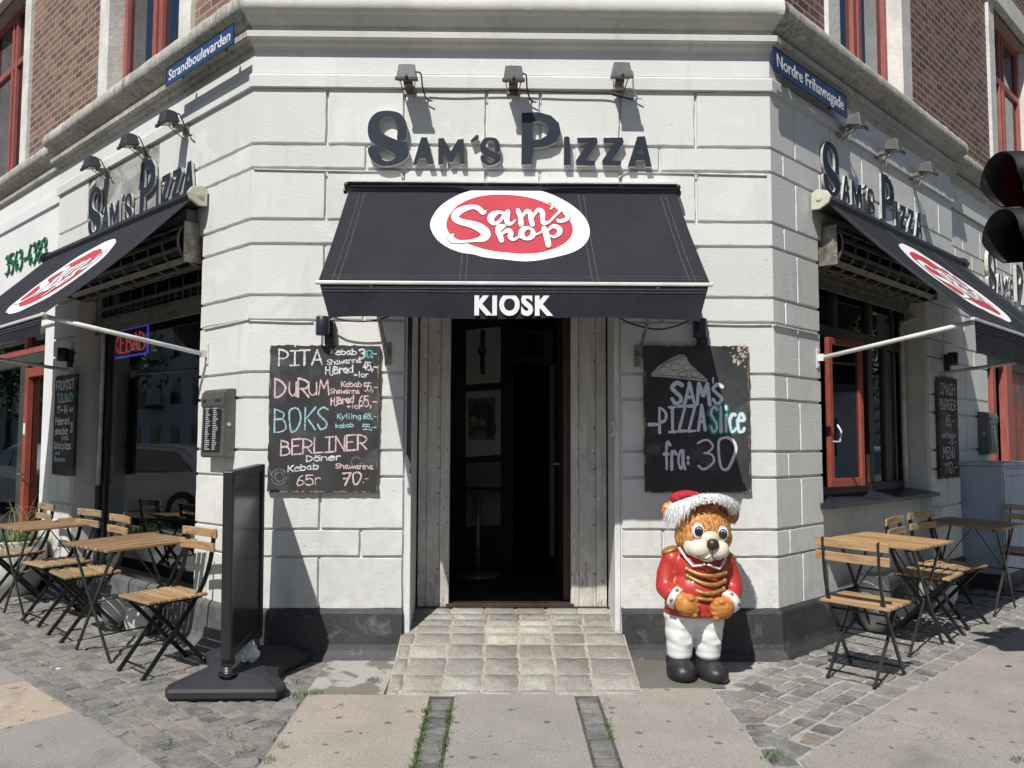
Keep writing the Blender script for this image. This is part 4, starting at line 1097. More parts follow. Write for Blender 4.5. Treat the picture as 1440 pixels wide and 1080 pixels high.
# ---- restaurant front far right with the red posts
sf = MB(); y0 = SB+0.12
rbox(sf, RS0+0.005, RS0+0.16, y0-0.02, y0+0.10, 0.0, RSTOP); rbox(sf, RS0+0.16, 8.1, y0-0.02, y0+0.08, 2.30, RSTOP); rbox(sf, RS0+0.16, 8.1, y0-0.02, y0+0.08, 0.0, 0.9)
sfo2 = sf.build('shopfront', M['brown_frame'], BLD, FM['R'], bevel=0.006)
rp = MB(); rbox(rp, 5.55, 5.66, y0-0.03, y0+0.04, 0.9, 2.3); rbox(rp, 6.03, 6.27, y0-0.05, y0+0.04, 0.9, 2.36); rp.build('red_post', M['red_frame'], sfo2, bevel=0.006)
fp = MB(); rbox(fp, 6.32, 8.1, y0+0.02, y0+0.03, 0.9, 2.3); fp.build('painted_pane', M['poster_red'], sfo2)
pn = MB(); rbox(pn, RS0+0.1, 6.30, y0+0.055, y0+0.06, 0.9, 2.4); pn.build('pane', M['glass'], sfo2)

# ================================================================== LETTERING
def text_mesh(name, s, size, mat, parent=None, mat4=None, ext=0.0, offset=0.0, align='LEFT', width=None, bev=0.0, space=1.0):
    cu = bpy.data.curves.new(name, 'FONT'); cu.body = s; cu.size = size; cu.extrude = ext; cu.offset = offset
    cu.space_character = space; cu.align_x = align; cu.resolution_u = 5; cu.bevel_depth = bev
    o = bpy.data.objects.new(name, cu); COL.objects.link(o)
    bpy.context.view_layer.update()
    dg = bpy.context.evaluated_depsgraph_get()
    me = bpy.data.meshes.new_from_object(o.evaluated_get(dg))
    bpy.data.objects.remove(o)
    xs = [v.co.x for v in me.vertices]
    if width:
        k = width/(max(xs)-min(xs)); m0 = min(xs) if align == 'LEFT' else 0
        for v in me.vertices: v.co.x = (v.co.x-m0)*k
    me.materials.clear(); me.materials.append(mat)
    o = bpy.data.objects.new(name, me); COL.objects.link(o)
    if parent is not None: o.parent = parent
    if mat4 is not None: o.matrix_local = mat4
    return o
# single-stroke hand lettering on a 6 x 9 grid ("~" = rounded)
GL = {
'A': '00 39 60;13 53', 'B': '00 09;~09 38 57 45 05;~05 45 63 61 30 00', 'C': '~68 49 18 05 12 40 62', 'D': '00 09;~09 38 65 52 20 00',
'E': '60 00 09 69;05 45', 'F': '00 09 69;05 45', 'G': '~68 49 18 04 11 40 62 64 44', 'H': '00 09;60 69;05 65', 'I': '19 59;39 30;10 50', 'J': '~59 52 30 02',
'K': '00 09;69 04;24 60', 'L': '09 00 60', 'M': '00 19 34 59 60', 'N': '00 09 60 69', 'O': '~39 08 04 10 30 52 65 58 39', 'P': '00 09;~09 48 66 44 04',
'R': '00 09;~09 48 66 44 04;24 60', 'S': '~68 39 07 25 53 51 20 02', 'T': '09 69;39 30', 'U': '~09 03 20 42 69', 'Z': '09 69 00 60', 'V': '09 30 69',
'a': '~46 26 04 02 20 42 46;46 42 60', 'b': '09 00;~04 26 54 52 30 01', 'd': '59 50;~54 36 04 02 20 52', 'e': '~04 54 46 26 03 10 40 51', 'f': '~58 39 27 20;05 45',
'c': '~46 26 04 02 10 30 51', 'g': '~46 26 04 12 42 46;~46 4a 1a', 'h': '09 00;~04 26 45 50', 'i': '36 30;38 39', 'j': '~36 31 2a 0a;38 39', 'k': '09 00;46 03;13 50', 'l': '39 30', 'm': '00 06;~05 16 25 20;~25 46 55 60',
'n': '00 06;~04 26 45 50', 'o': '~36 05 02 30 52 54 36', 'ø': '~36 05 02 30 52 54 36;50 06', 'ö': '~36 05 02 30 52 54 36;18 28;48 58', 'p': '0b 06;~05 26 54 52 20 01', 'r': '10 16;~14 36 55', 's': '~55 26 04 43 41 10 01',
't': '~38 31 50;06 56', 'u': '~06 02 20 42 46;46 40', 'v': '06 20 46', 'w': '06 10 34 50 66', 'y': '06 20;46 0b', 'z': '06 46 00 50', 'x': '06 50;00 56',
'0': '~39 08 03 10 30 53 66 58 39', '1': '17 39 30', '2': '~07 29 57 44 00;00 60', '3': '~08 39 57 35 25;~35 54 52 20 01', '4': '49 03 63;45 40', '5': '59 09 05;~05 36 54 51 20 01', '6': '~49 27 13 11 20 41 53 44 25 13', '7': '09 69 20;15 45', '8': '~35 07 29 57 35 02 20 52 35', '9': '~57 29 06 24 47 58;58 40',
',': '~21 1a', '.': '20 21', '-': '04 44', ':': '21 22;25 26', '+': '03 53;25 21', '/': '00 59', "'": '29 27', 'İ': '18 58;38 30;10 50;3c 3d', '´': '18 49', 'ï': '36 30;28 29',
')': '~57 53 32 13 17;25 26;45 46',
}
def glyph(ch):
    out = []
    for st in GL[ch].split(';'):
        sm = st.startswith('~'); st = st.lstrip('~')
        pts = []
        for q in st.split():
            y = {'a': -1.5, 'b': -3, 'c': 10.4, 'd': 10.9}.get(q[1]); y = float(q[1]) if y is None else y
            pts.append(Vector((float(q[0])/9, y/9)))
        if len(pts) == 2 and (pts[0]-pts[1]).length < 1e-6: pts[1] = pts[0]+Vector((0.01, 0))
        if sm and len(pts) > 2: out.append(catmull(pts, 6))
        else: out += [[a.lerp(b, t/3) for t in range(4)] for a, b in zip(pts[:-1], pts[1:])]
    return out
NARROW = {'w': 0.95, 'm': 0.95, 'M': 0.85, 'i': 0.35, 'l': 0.35, ',': 0.3, '.': 0.3, ':': 0.35, "'": 0.3, 'j': 0.4, 'I': 0.62, '´': 0.5, '1': 0.5, 't': 0.55, 'f': 0.5, 'r': 0.55}
def hand(mb, s, x0, z0, w, h, sw, y, rise=0.0, slant=0.0, jit=0.012, sp=0.17, bold_sp=0.0):
    """write s with strokes sw thick into the box at (x0, z0), w wide, capitals h high"""
    adv = []; tot = 0
    for ch in s:
        if ch == ' ': adv.append((tot, 0)); tot += 0.32; continue
        gw = NARROW.get(ch, 0.67)
        adv.append((tot, gw)); tot += gw+sp
    tot -= sp
    k = w/tot
    n = 0
    for (a, gw), ch in zip(adv, s):
        if ch == ' ': continue
        dz = RND.uniform(-jit, jit)*h
        g = glyph(ch); mn = min(p.x for st in g for p in st); mx = max(p.x for st in g for p in st)
        for st in g:
            pts = []
            for p in st:
                lx = (p.x-mn)/(max(mx-mn, 0.2))*gw if gw >= 0.6 else (p.x-mn)+max(0, (gw-(mx-mn))/2)
                X = x0+(a+lx)*k+slant*p.y*h; Z = z0+dz+p.y*h+rise*(a+lx)/tot
                pts.append((X+RND.uniform(-1, 1)*jit*h*0.25, Z+RND.uniform(-1, 1)*jit*h*0.25))
            n += 1
            w0, w1 = RND.uniform(0.75, 1.2), RND.uniform(0.6, 1.15)
            mb.ribbon(pts, [sw*(w0+(w1-w0)*i_/max(1, len(pts)-1))*RND.uniform(0.9, 1.1) for i_ in range(len(pts))], y-0.00002*n)
    return n

# outlines of the raised letters over the door (photo, 4x crops of [360,0] and [720,0])
def crop(ox, oy, pts): return [(ox+x/4, oy+y/4) for x, y in pts]
SO = [(795,785),(838,786),(850,740),(842,680),(805,635),(740,622),(680,632),(640,672),(628,730),(640,785),(680,820),(735,843),(775,862),(785,885),(760,905),(725,903),(700,882),(690,850),(678,822),(632,828),(634,870),(660,908),(705,932),(765,930),(825,908),(858,872),(852,822),(805,792),(745,768),(703,742),(692,705),(705,672),(740,656),(775,668),(792,705),(795,745)]
AO = [(930,772),(962,772),(998,922),(966,925),(955,890),(917,892),(905,925),(882,925)]; AH = [(941,818),(926,866),(951,864)]
MO = [(1025,778),(1055,776),(1096,850),(1136,784),(1168,780),(1173,922),(1148,923),(1146,842),(1106,912),(1087,912),(1053,846),(1051,925),(1025,925)]
TO = [(1207,790),(1240,757),(1253,763),(1252,780),(1213,802)]
PO = [(55,635),(150,630),(220,650),(264,692),(275,748),(252,796),(200,822),(122,832),(110,925),(53,925)]; PH = [(116,684),(116,786),(160,784),(195,762),(206,725),(192,697),(160,680)]
IO = [(293,772),(308,766),(324,772),(330,930),(292,930)]
Z1 = [(367,775),(476,773),(483,800),(415,903),(468,905),(466,932),(364,930),(360,902),(428,804),(370,806)]
Z2 = [(514,775),(622,773),(629,800),(563,903),(614,905),(612,932),(512,930),(508,902),(575,804),(517,806)]
A2 = [(705,768),(748,766),(786,936),(752,938),(742,900),(700,902),(690,936),(652,936)]; A2H = [(719,818),(703,866),(737,866)]
S2 = [(1262+(x-628)*114/230, 772+(y-622)*157/310) for x, y in SO]
SIGN = [('S', crop(360, 0, SO), []), ('A', crop(360, 0, AO), [crop(360, 0, AH)]), ('M', crop(360, 0, MO), []), ('accent', crop(360, 0, TO), []), ('s', crop(360, 0, S2), []),
        ('P', crop(720, 0, PO), [crop(720, 0, PH)]), ('I', crop(720, 0, IO), []), ('Z', crop(720, 0, Z1), []), ('Z', crop(720, 0, Z2), []), ('A', crop(720, 0, A2), [crop(720, 0, A2H)])]
def sign(fr, xform, label, name='shop_sign', depth=0.05):
    root = empty(name, FM[fr]); tag(root, label, 'sign', 'raised letter signs on the fronts')
    for nm, o_, hs in SIGN:
        q = [xform(*p) for p in (catmull(o_, 3, True) if nm in 'Ss' else o_)]
        hq = [[xform(*p) for p in h] for h in hs]
        def area(l): return sum(l[i][0]*l[(i+1) % len(l)][1]-l[(i+1) % len(l)][0]*l[i][1] for i in range(len(l)))
        if area(q) < 0: q.reverse()
        hq = [h if area(h) < 0 else h[::-1] for h in hq]
        mb = MB(); mb.mi = 0; mb.prism(q, -depth, None, hq)
        mb.mi = 1
        t = MB(); t.prism(q, -depth+0.0003, -0.012, hq)
        # rim and sides only: skip the front cap, keep sides and back
        mb.add(t.v, t.f)
        mb.build('letter', [M['letter'], M['letter_edge']], root)
    return root
x0c, z0c = onf('C', 517, 238, 0.05); x1c, z1c = onf('C', 917, 157, 0.05)
def xf_c(px, py): return onf('C', px, py, 0.05)
sign('C', xf_c, 'navy raised letters spelling the pizza name above the black awning over the door')
wC, hC = x1c-x0c, z1c-z0c
def xf_side(a0, a1, zb, zt):
    def f(px, py):
        x, z = xf_c(px, py); return a0+(x-x0c)/wC*(a1-a0), zb+(z-z0c)/hC*(zt-zb)
    return f
sign('L', xf_side(-2.90, -0.80, 3.215, 3.705), 'navy raised letters of the pizza name on the left front under three floodlights', depth=0.03)
sign('R', xf_side(0.76, 2.84, 3.25, 3.70), 'navy raised letters of the pizza name on the right front below the Nordre street plate', depth=0.03)
FR['RB'] = (Vector((XR, 0, 0))+Vector((-C45, C45, 0))*SB, pi/4); FM['RB'] = fmat('RB')
sign('RB', xf_side(5.00, 7.1, 3.06, 3.58), 'navy raised letters at the right edge behind the traffic light')

# phone number on the neighbour's white wall
mb = MB(); hand(mb, '3543-4383', -5.62, 3.285, 1.36, 0.215, 0.05, -0.035-0, jit=0.0, sp=0.12)
root = empty('phone_number', FM['L']); root.location = FM['L'] @ Vector((0, SB, 0))
tag(root, 'green raised phone digits on the white wall left of the left awning', 'sign')
t = MB(); hand(t, '3543-4383', -5.62, 3.285, 1.36, 0.215, 0.022, -0.02, jit=0.0, sp=0.2)
n0 = len(t.v)
mb = MB()
mb.add(t.v, t.f); mb.add([(v[0], -0.004, v[2]) for v in t.v], [f[::-1] for f in t.f])
ec = {}
for f in t.f:
    for i in range(len(f)):
        a, b = f[i], f[(i+1) % len(f)]; ec[(min(a, b), max(a, b))] = ec.get((min(a, b), max(a, b)), 0)+1
mb.f += [(a, b, n0+b, n0+a) for (a, b), c in ec.items() if c == 1]
k = len(mb.f)-len(mb.m); mb.m += [0]*k; mb.sm += [False]*k; mb.r += [0.5]*k
mb.build('digits', M['digit'], root)
mb = MB(); mb.box(-6.30, -5.98, SB-0.03, SB-0.004, 3.27, 3.31)
mb.box(-6.30, -6.26, SB-0.03, SB-0.004, 3.31, 3.52)
tag(mb.build('shop_letter', M['digit'], None, FM['L']), 'green raised letter end at the left picture edge beside the phone digits', 'sign')

# ---- street name plates
def plate(fr, x0, x1, z0, z1, off, s, label, mat_, tilt=0.0):
    W, H = x1-x0, z1-z0
    root = empty('street_plate', FM[fr] @ T((x0+x1)/2, -off, (z0+z1)/2) @ RX(tilt) @ RY(0)); tag(root, label, 'street sign', 'blue street name plates')
    mb = MB(); mb.box(-W/2, W/2, -0.004, 0.004, -H/2, H/2)
    for sx in (-1, 1): mb.box(sx*W*0.32-0.012, sx*W*0.32+0.012, 0.004, off-0.001 if off < 0.06 else 0.05, -H/2+0.02, H/2-0.02)
    mb.build('plate', mat_, root, bevel=0.002)
    rim = MB()
    e = 0.006
    for a, b, c, d in ((-W/2, W/2, -H/2, -H/2+e), (-W/2, W/2, H/2-e, H/2), (-W/2, -W/2+e, -H/2+e, H/2-e), (W/2-e, W/2, -H/2+e, H/2-e)): rim.box(a, b, -0.0065, -0.0042, c, d)
    rim.build('rim', M['dark_metal'], root)
    text_mesh('lettering', s, H*0.76, M['white'], root, T(-W/2+W*0.045, -0.0048, -H*0.235) @ RX(pi/2), 0.0005, 0.0012, 'LEFT', W*0.91)
    return root
lx0, lz0 = onf('L', 234, 121, 0.17); lx1, lz1 = onf('L', 329, 64, 0.17); _, lz2 = onf('L', 331, 34, 0.17); _, lz3 = onf('L', 234, 95, 0.17)
plate('L', lx0, lx1, (lz0+lz1)/2, (lz2+lz3)/2, 0.17, 'Strandboulevarden', 'blue street plate reading Strandboulevarden on the left cornice', M['sign_blue'])
rx0, rz0 = onf('R', 1087, 105, 0.09); rx1, rz1 = onf('R', 1190, 161, 0.09); _, rz2 = onf('R', 1087, 68, 0.09); _, rz3 = onf('R', 1190, 134, 0.09)
plate('R', rx0, rx1, (rz0+rz1)/2, (rz2+rz3)/2, 0.09, 'Nordre Frihavnsgade', 'dark blue street plate reading Nordre Frihavnsgade under the right cornice', M['sign_navy'])

# ================================================================== AWNINGS
LOGO_O = [(28,360),(60,270),(140,185),(280,110),(450,65),(640,48),(860,62),(1050,110),(1220,195),(1340,300),(1378,410),(1340,510),(1230,590),(1040,640),(830,662),(640,645),(480,625),(400,605),(280,590),(160,535),(70,455)]
LOGO_I = [(165,360),(185,285),(260,200),(400,138),(560,115),(720,117),(880,140),(1030,190),(1150,262),(1222,345),(1230,425),(1175,505),(1060,563),(900,592),(740,592),(560,570),(400,533),(270,485),(195,430)]
LOGO_S = [  # brush strokes: (x, y, width)
 [(497,248,22),(475,258,44),(440,228,46),(390,214,40),(320,228,52),(255,262,66),(240,300,66),(285,333,56),(370,355,62),(450,383,78),(500,425,84),(478,465,66),(410,487,34),(330,500,26),(270,502,34),(222,488,54),(200,462,50),(222,440,22)],
 [(655,262,34),(610,252,30),(560,275,58),(540,310,62),(570,342,34),(615,322,30),(650,280,30)], [(685,250,46),(678,290,50),(680,330,46),(710,345,30),(745,318,20)],
 [(770,240,40),(790,290,44),(798,350,48)], [(798,300,24),(840,250,36),(872,262,44),(880,310,46),(892,352,44)], [(892,300,24),(935,240,34),(975,255,46),(978,300,44),(985,340,40),(1030,335,26),(1080,290,24),(1140,235,28)],
 [(1035,178,18),(1062,180,26),(1068,205,28),(1045,230,16)],
 [(1150,222,18),(1165,255,40),(1195,290,46),(1170,322,38),(1120,330,34),(1100,318,20)],
 [(660,362,26),(620,375,62),(600,400,52),(618,440,52),(632,482,48)], [(640,425,26),(680,400,40),(712,420,46),(705,455,46),(735,478,30),(785,450,24)],
 [(905,410,20),(860,382,30),(812,400,52),(800,440,54),(840,472,32),(890,450,50),(895,405,40),(870,388,20)], [(900,440,22),(950,425,20),(985,400,24)],
 [(990,385,44),(1010,440,56),(1028,528,52)], [(1020,405,28),(1070,372,36),(1118,395,46),(1120,432,46),(1075,462,28),(1045,450,20)],
]
def awning(fr, x0, x1, zc, zf, p, label, kiosk=False, bx=0.0, zb=2.0, arms=None, logo_c=None, fx=None, vh=0.20):
    """x0..x1 cassette, fx front bar ends, p projection; local frame of the front, outward is -y"""
    root = empty('awning', FM[fr]); tag(root, label, 'awning', 'black awnings over the openings')
    fx = fx or (x0, x1)
    P0 = Vector((0, -0.105, zc-0.01)); P1 = Vector((0, -p, zf)); D = (P1-P0); Ls = D.length; D.normalize()
    Nn = Vector((0, -1, 0)); Nn = (Nn-D*Nn.dot(D)).normalized()
    if Nn.z < 0: Nn = -Nn
    # cassette
    mb = MB(); pr = [(-0.01, zc-0.055), (-0.01, zc+0.045), (-0.05, zc+0.062), (-0.11, zc+0.045), (-0.135, zc+0.005), (-0.12, zc-0.03), (-0.06, zc-0.06)]
    if fr == 'C': pr = [(a_*0.74, zc+0.030+(b_-zc)*0.40) for a_, b_ in pr]
    n = len(pr); vs = [(x0, a, b) for a, b in pr]+[(x1, a, b) for a, b in pr]
    mb.add(vs, [(k, (k+1) % n, n+(k+1) % n, n+k) for k in range(n)]+[tuple(range(n))[::-1], tuple(n+k for k in range(n))])
    mb.build('cassette', M['dark_metal'] if fr != 'C' else M['navy'], root)
    if fr == 'C':
        tp = MB(); tp.bar((x0-0.01, -0.055, zc+0.066), (x1+0.01, -0.055, zc+0.066), 0.10, 0.010); tp.build('top_rail', M['white_metal'], root)
    for xe, sg in ((x0, -1), (x1, 1)):
        ec_ = MB(); q = [(a*1.18-0.004, zc+(b-zc)*1.22) for a, b in pr]
        xa, xb_ = (xe-0.028, xe-0.001) if sg < 0 else (xe+0.001, xe+0.028)
        ec_.add([(xa, a, b) for a, b in q]+[(xb_, a, b) for a, b in q], [(k, (k+1) % n, n+(k+1) % n, n+k) for k in range(n)]+[tuple(range(n))[::-1], tuple(n+k for k in range(n))])
        ec_.tube([(xa-0.008 if sg < 0 else xb_+0.008, -0.075, zc+0.005), ((xa+xb_)/2, -0.075, zc+0.005)], 0.02, 10)
        ec_.build('end_cap', M['navy'] if fr == 'C' or (fr == 'L' and sg < 0) or (fr == 'R' and sg > 0) else M['cream'], root, bevel=0.004)
    # cloth: many strips so that it can sag a little; near-planar so that the print lies flat on it
    nu, nv = 72, 22
    def sag(x, v): return sin(pi*min(max(v, 0), 1))*(0.016+0.0035*sin(x*9.0+1.0)+0.002*sin(x*21.0+v*5))+0.0025*sin(x*31+v*3)*max(0.0, v-0.8)*5*(1-v)*5
    def cl(u, v, off=0.0):
        xa = x0+(fx[0]-x0)*v; xb_ = x1+(fx[1]-x1)*v
        return Vector((xa+(xb_-xa)*u, 0, 0))+P0+D*(Ls*v)+Nn*(off-sag(xa+(xb_-xa)*u, v))
    vs = [cl(i/nu, j/nv)[:] for j in range(nv+1) for i in range(nu+1)]
    mb = MB(); mb.add(vs, [(j*(nu+1)+i, j*(nu+1)+i+1, (j+1)*(nu+1)+i+1, (j+1)*(nu+1)+i) for j in range(nv) for i in range(nu)])
    cloth = mb.build('cloth', M['cloth'], root)
    # seams
    sm_ = MB()
    for u_ in (0.035, 0.05, 0.36, 0.375, 0.70, 0.715, 0.95, 0.965):
        for q_ in range(16): sm_.bar(cl(u_, 0.02+0.965*q_/16, 0.0015), cl(u_, 0.02+0.965*(q_+1)/16, 0.0015), 0.0022, 0.001, Nn)
    for v_ in (0.93, 0.955):
        for q_ in range(40): sm_.bar(cl(0.01+0.98*q_/40, v_, 0.0015), cl(0.01+0.98*(q_+1)/40, v_, 0.0015), 0.0022, 0.001, Nn)
    sm_.build('seam', M['stitch'], cloth)
    # print
    X0 = Vector((1, 0, 0)); cc = logo_c
    FD = X0.cross(Nn); FD = FD if FD.dot(D) < 0 else -FD   # up-slope
    def lp(px, py, k):
        u, v = cc(px, py); return Vector((u, 0, 0))+P0+D*v+Nn*(0.0026+0.0006*k-sag(u, v/Ls))
    def filled(name, pts, mat_, k, par):
        pts = catmull([(a, b, 0) for a, b in pts], 4, True)
        cx_ = sum(q.x for q in pts)/len(pts); cy_ = sum(q.y for q in pts)/len(pts); n_ = len(pts); R_ = 14
        V = [lp(cx_+(q.x-cx_)*(1-j/R_), cy_+(q.y-cy_)*(1-j/R_), k)[:] for j in range(R_) for q in pts]+[lp(cx_, cy_, k)[:]]
        m_ = MB(); m_.add(V, [(j*n_+i, j*n_+(i+1) % n_, (j+1)*n_+(i+1) % n_, (j+1)*n_+i) for j in range(R_-1) for i in range(n_)]+[((R_-1)*n_+i, (R_-1)*n_+(i+1) % n_, R_*n_) for i in range(n_)])
        return m_.build(name, mat_, par)
    lg = filled('logo_ellipse', LOGO_O, M['cloth_white'], 0, cloth)
    filled('logo_red_field', LOGO_I, M['cloth_red'], 1, cloth)
    for nm, ad, k0, mt in (('logo_outline', 4, 2.0, 'cloth_line'), ('logo_script', -4, 6.0, 'cloth_white')):
        m_ = MB()
        for si, st in enumerate(LOGO_S):
            q = catmull([(a, b, c) for a, b, c in st], 5)
            t = MB(); t.ribbon([(a.x, -a.y) for a in q], [a.z+ad for a in q], 0)
            m_.add([lp(v[0], -v[2], k0+si*0.25)[:] for v in t.v], t.f)
        m_.build(nm, M[mt], cloth)
    # front bar, valance
    mb = MB(); mb.box(fx[0]-0.015, fx[1]+0.015, -p-0.014, -p+0.016, zf-0.014, zf+0.007)
    mb.build('front_bar', M['white_metal'], root, bevel=0.006)
    nu = 60; mb = MB(); vs = []
    L_ = fx[1]-fx[0]
    for i in range(nu+1):
        u = i/nu; x = fx[0]+0.012+(L_-0.024)*u
        edge = min(u, 1-u)*L_
        dip = 0.012*math.exp(-edge/0.04)
        for j in range(5):
            t_ = j/4
            x_in = 0.055*t_*(math.exp(-edge/0.08))*(1 if u < 0.5 else -1)
            vs.append((x+x_in, -p-0.004+0.012*t_+(0.004*sin(u*23)*t_+0.002*sin(u*61)*t_)*(0 if abs(u-0.52) < 0.14 else 1), zf-0.0145-t_*(vh-0.006*sin(u*11))-dip*t_))
    mb.add(vs, [(i*5+j, i*5+j+1, (i+1)*5+j+1, (i+1)*5+j) for i in range(nu) for j in range(4)], True)
    val = mb.build('valance', M['cloth'], root)
    sm_ = MB()
    for dz in (0.018, 0.034): sm_.bar((fx[0]+0.03, -p-0.0065, zf-0.017-dz), (fx[1]-0.03, -p-0.0065, zf-0.017-dz), 0.002, 0.001, (0, -1, 0))
    sm_.build('seam', M['stitch'], val)
    if kiosk:
        kx0, kz0 = onf('C', 667, 441, p+0.012); kx1, kz1 = onf('C', 778, 412, p+0.012)
        text_mesh('lettering', 'KIOSK', (kz1-kz0)/0.73, M['cloth_white'], val, T(kx0, -p-0.0058, kz0-0.002) @ RX(-0.055) @ RX(pi/2), 0.0005, 0.0072, 'LEFT', kx1-kx0, space=1.12)
    for a, b in arms:
        am = MB(); am.tube([a, b], 0.016 if fr != 'C' else 0.011, 10); am.ball(b, 0.026, 10, 6)
        arm = am.build('arm', M['white_metal'] if fr != 'C' else M['galv'], root)
        br = MB(); br.box(a[0]-0.022, a[0]+0.022, -0.008, -0.001, a[2]-0.075, a[2]+0.075); br.box(a[0]-0.012, a[0]+0.012, -0.05, -0.008, a[2]-0.025, a[2]+0.025)
        for dz in (-0.055, 0.055): br.ball((a[0], -0.009, a[2]+dz), (0.007, 0.005, 0.007), 8, 4)
        br.build('bracket', M['white_metal'] if fr != 'C' else M['galv'], arm)
    return root
# over the door
PC = 0.92
cx0, zc_ = onf('C', 490, 252, 0.11); cx1, _ = onf('C', 951, 255, 0.11)
f0, zf0 = onf('C', 447, 394, PC); f1, zf1 = onf('C', 999, 402, PC)
zcC = zc_-0.075; zfC = (zf0+zf1)/2
def on_cloth(px, py, zc, zf, p, fr):
    mi = FM[fr].inverted(); o = mi @ CAMP; d = mi.to_3x3() @ ray(px, py)
    P0 = Vector((0, -0.105, zc-0.01)); D = (Vector((0, -p, zf))-P0).normalized(); n = Vector((1, 0, 0)).cross(D)
    t = (P0-o).dot(n)/d.dot(n); q = o+d*t; return q.x, (q-P0).dot(D)
def lc_door(px, py): return on_cloth(600+px/6, 255+py/6, zcC, zfC, PC, 'C')
ax, az = onf('C', 545, 497, 0.03); bx_, bz = onf('C', 897, 500, 0.03)
awning('C', cx0, cx1, zcC, zfC, PC, 'black awning with a red oval logo and KIOSK valance over the door', True, arms=[((ax, -0.05, az), (f0+0.30, -PC+0.02, zfC-0.02)), ((bx_, -0.05, bz), (f1-0.30, -PC+0.02, zfC-0.02))],
       logo_c=lc_door, fx=(f0, f1), vh=0.185)
lcx, lcv = lc_door(703, 355)
LsC = (Vector((0, -PC, zfC))-Vector((0, -0.105, zcC-0.01))).length
# side awnings
PS = 1.06; zcS, zfS = 3.175, 2.21
LsS = (Vector((0, -PS, zfS))-Vector((0, -0.105, zcS-0.01))).length
def side_logo(xm, kx, kv):
    def f(px, py):
        u, v = lc_door(px, py); return xm+(u-lcx)*kx, LsS*0.53+(v-lcv)*kv
    return f
aw = dict(zb=2.0)
awning('L', -3.74, -0.63, zcS, zfS, PS, 'black awning over the left window with its oval logo seen side on', arms=[((-0.57, -0.05, 2.03), (-0.72, -PS+0.02, zfS-0.005)), ((-3.20, -0.05, 2.06), (-3.55, -PS+0.02, zfS-0.005))], logo_c=side_logo(-1.83, 1.28, 1.0), fx=(-3.74, -0.65), vh=0.11)
awning('R', 0.60, 3.72, zcS, zfS, PS, 'black awning over the open right window with its oval logo seen side on', arms=[((0.66, -0.05, 2.03), (0.74, -PS+0.02, zfS-0.005)), ((3.12, -0.05, 2.06), (3.5, -PS+0.02, zfS-0.005))], logo_c=side_logo(1.85, 1.28, 1.0), fx=(0.62, 3.72))

# ================================================================== LIGHT FITTINGS, CABLES
def floodlight_mesh(pale):
    root = empty('floodlight')
    hd = MB()
    # head: tapered housing, lens tilted down to the letters
    a = [(-0.060, 0.0), (0.060, 0.0), (0.048, 0.095), (-0.048, 0.095)]
    hd.add([(-0.068, -0.205, -0.018), (0.068, -0.205, -0.018), (0.068, -0.085, 0.012), (-0.068, -0.085, 0.012), (-0.054, -0.190, 0.085), (0.054, -0.190, 0.085), (0.050, -0.105, 0.088), (-0.050, -0.105, 0.088)],
           [(0, 3, 2, 1), (4, 5, 6, 7), (0, 1, 5, 4), (1, 2, 6, 5), (2, 3, 7, 6), (3, 0, 4, 7)])
    hd.box(-0.075, 0.075, -0.216, -0.196, -0.032, -0.008)
    hd.box(-0.034, 0.034, -0.165, -0.115, 0.084, 0.098); hd.box(-0.010, 0.010, -0.226, -0.214, -0.018, 0.002)
    h = hd.build('housing', M['lamp_pale'] if pale else M['lamp'], root, bevel=0.004)
    ln = MB(); ln.add([(-0.054, -0.190, -0.0165), (0.054, -0.190, -0.0165), (0.054, -0.096, 0.0068), (-0.054, -0.096, 0.0068)], [(0, 3, 2, 1)]); ln.build('lens', M['lens'], h)
    br = MB(); br.box(-0.03, 0.03, -0.10, -0.001, -0.012, 0.012); br.box(-0.045, 0.045, -0.012, -0.001, -0.045, 0.045)
    br.bar((-0.055, -0.15, 0.02), (-0.03, -0.012, -0.075), 0.006, 0.006); br.bar((0.055, -0.15, 0.02), (0.03, -0.012, -0.075), 0.006, 0.006)
    br.build('bracket', M['galv'], root)
    cb = MB(); cb.tube(catmull([(0.045, -0.10, 0.07), (0.085, -0.10, 0.06), (0.095, -0.06, -0.02), (0.12, -0.03, -0.085), (0.16, -0.034, -0.10)], 5), 0.0055, 6); cb.build('cable', M['cable_w'] if pale else M['cable_b'], root)
    return root
fl = [('C', 573, 106, 'leftmost floodlight above the door sign over its big S'), ('C', 722, 108, 'middle floodlight above the door sign over its big P'), ('C', 873, 103, 'right floodlight above the door sign with a looped pale cable')]
PROTO = {}
GF = 'floodlights above the letter signs'
def put_flood(fr, x, z, label, pale, y=0.0):
    if pale not in PROTO: PROTO[pale] = o = floodlight_mesh(pale)
    else: o = copy_tree(PROTO[pale])
    o.matrix_local = FM[fr] @ T(x, y, z); tag(o, label, 'floodlight', GF)
for i, (fr, px, py, lb) in enumerate(fl):
    x, z = onf('C', px, py, 0.14); put_flood('C', x, z-0.03, lb, i == 2)
for px, py, lb in ((128, 231, 'farthest floodlight on the left front over the big S'), (181, 200, 'middle floodlight on the left front between its two neighbours'), (236, 168, 'floodlight on the left front nearest the corner, below the Strandboulevarden plate')):
    x, z = onf('L', px, py, 0.15); put_flood('L', x, z-0.03, lb, False)
for px, py, lb in ((1205, 172, 'floodlight on the right front at the end of the Nordre Frihavnsgade plate'), (1258, 207, 'middle floodlight on the right front between its two neighbours'), (1305, 238, 'farthest floodlight on the right front near the traffic light')):
    x, z = onf('R', px, py, 0.15); put_flood('R', x, z-0.03, lb, True)
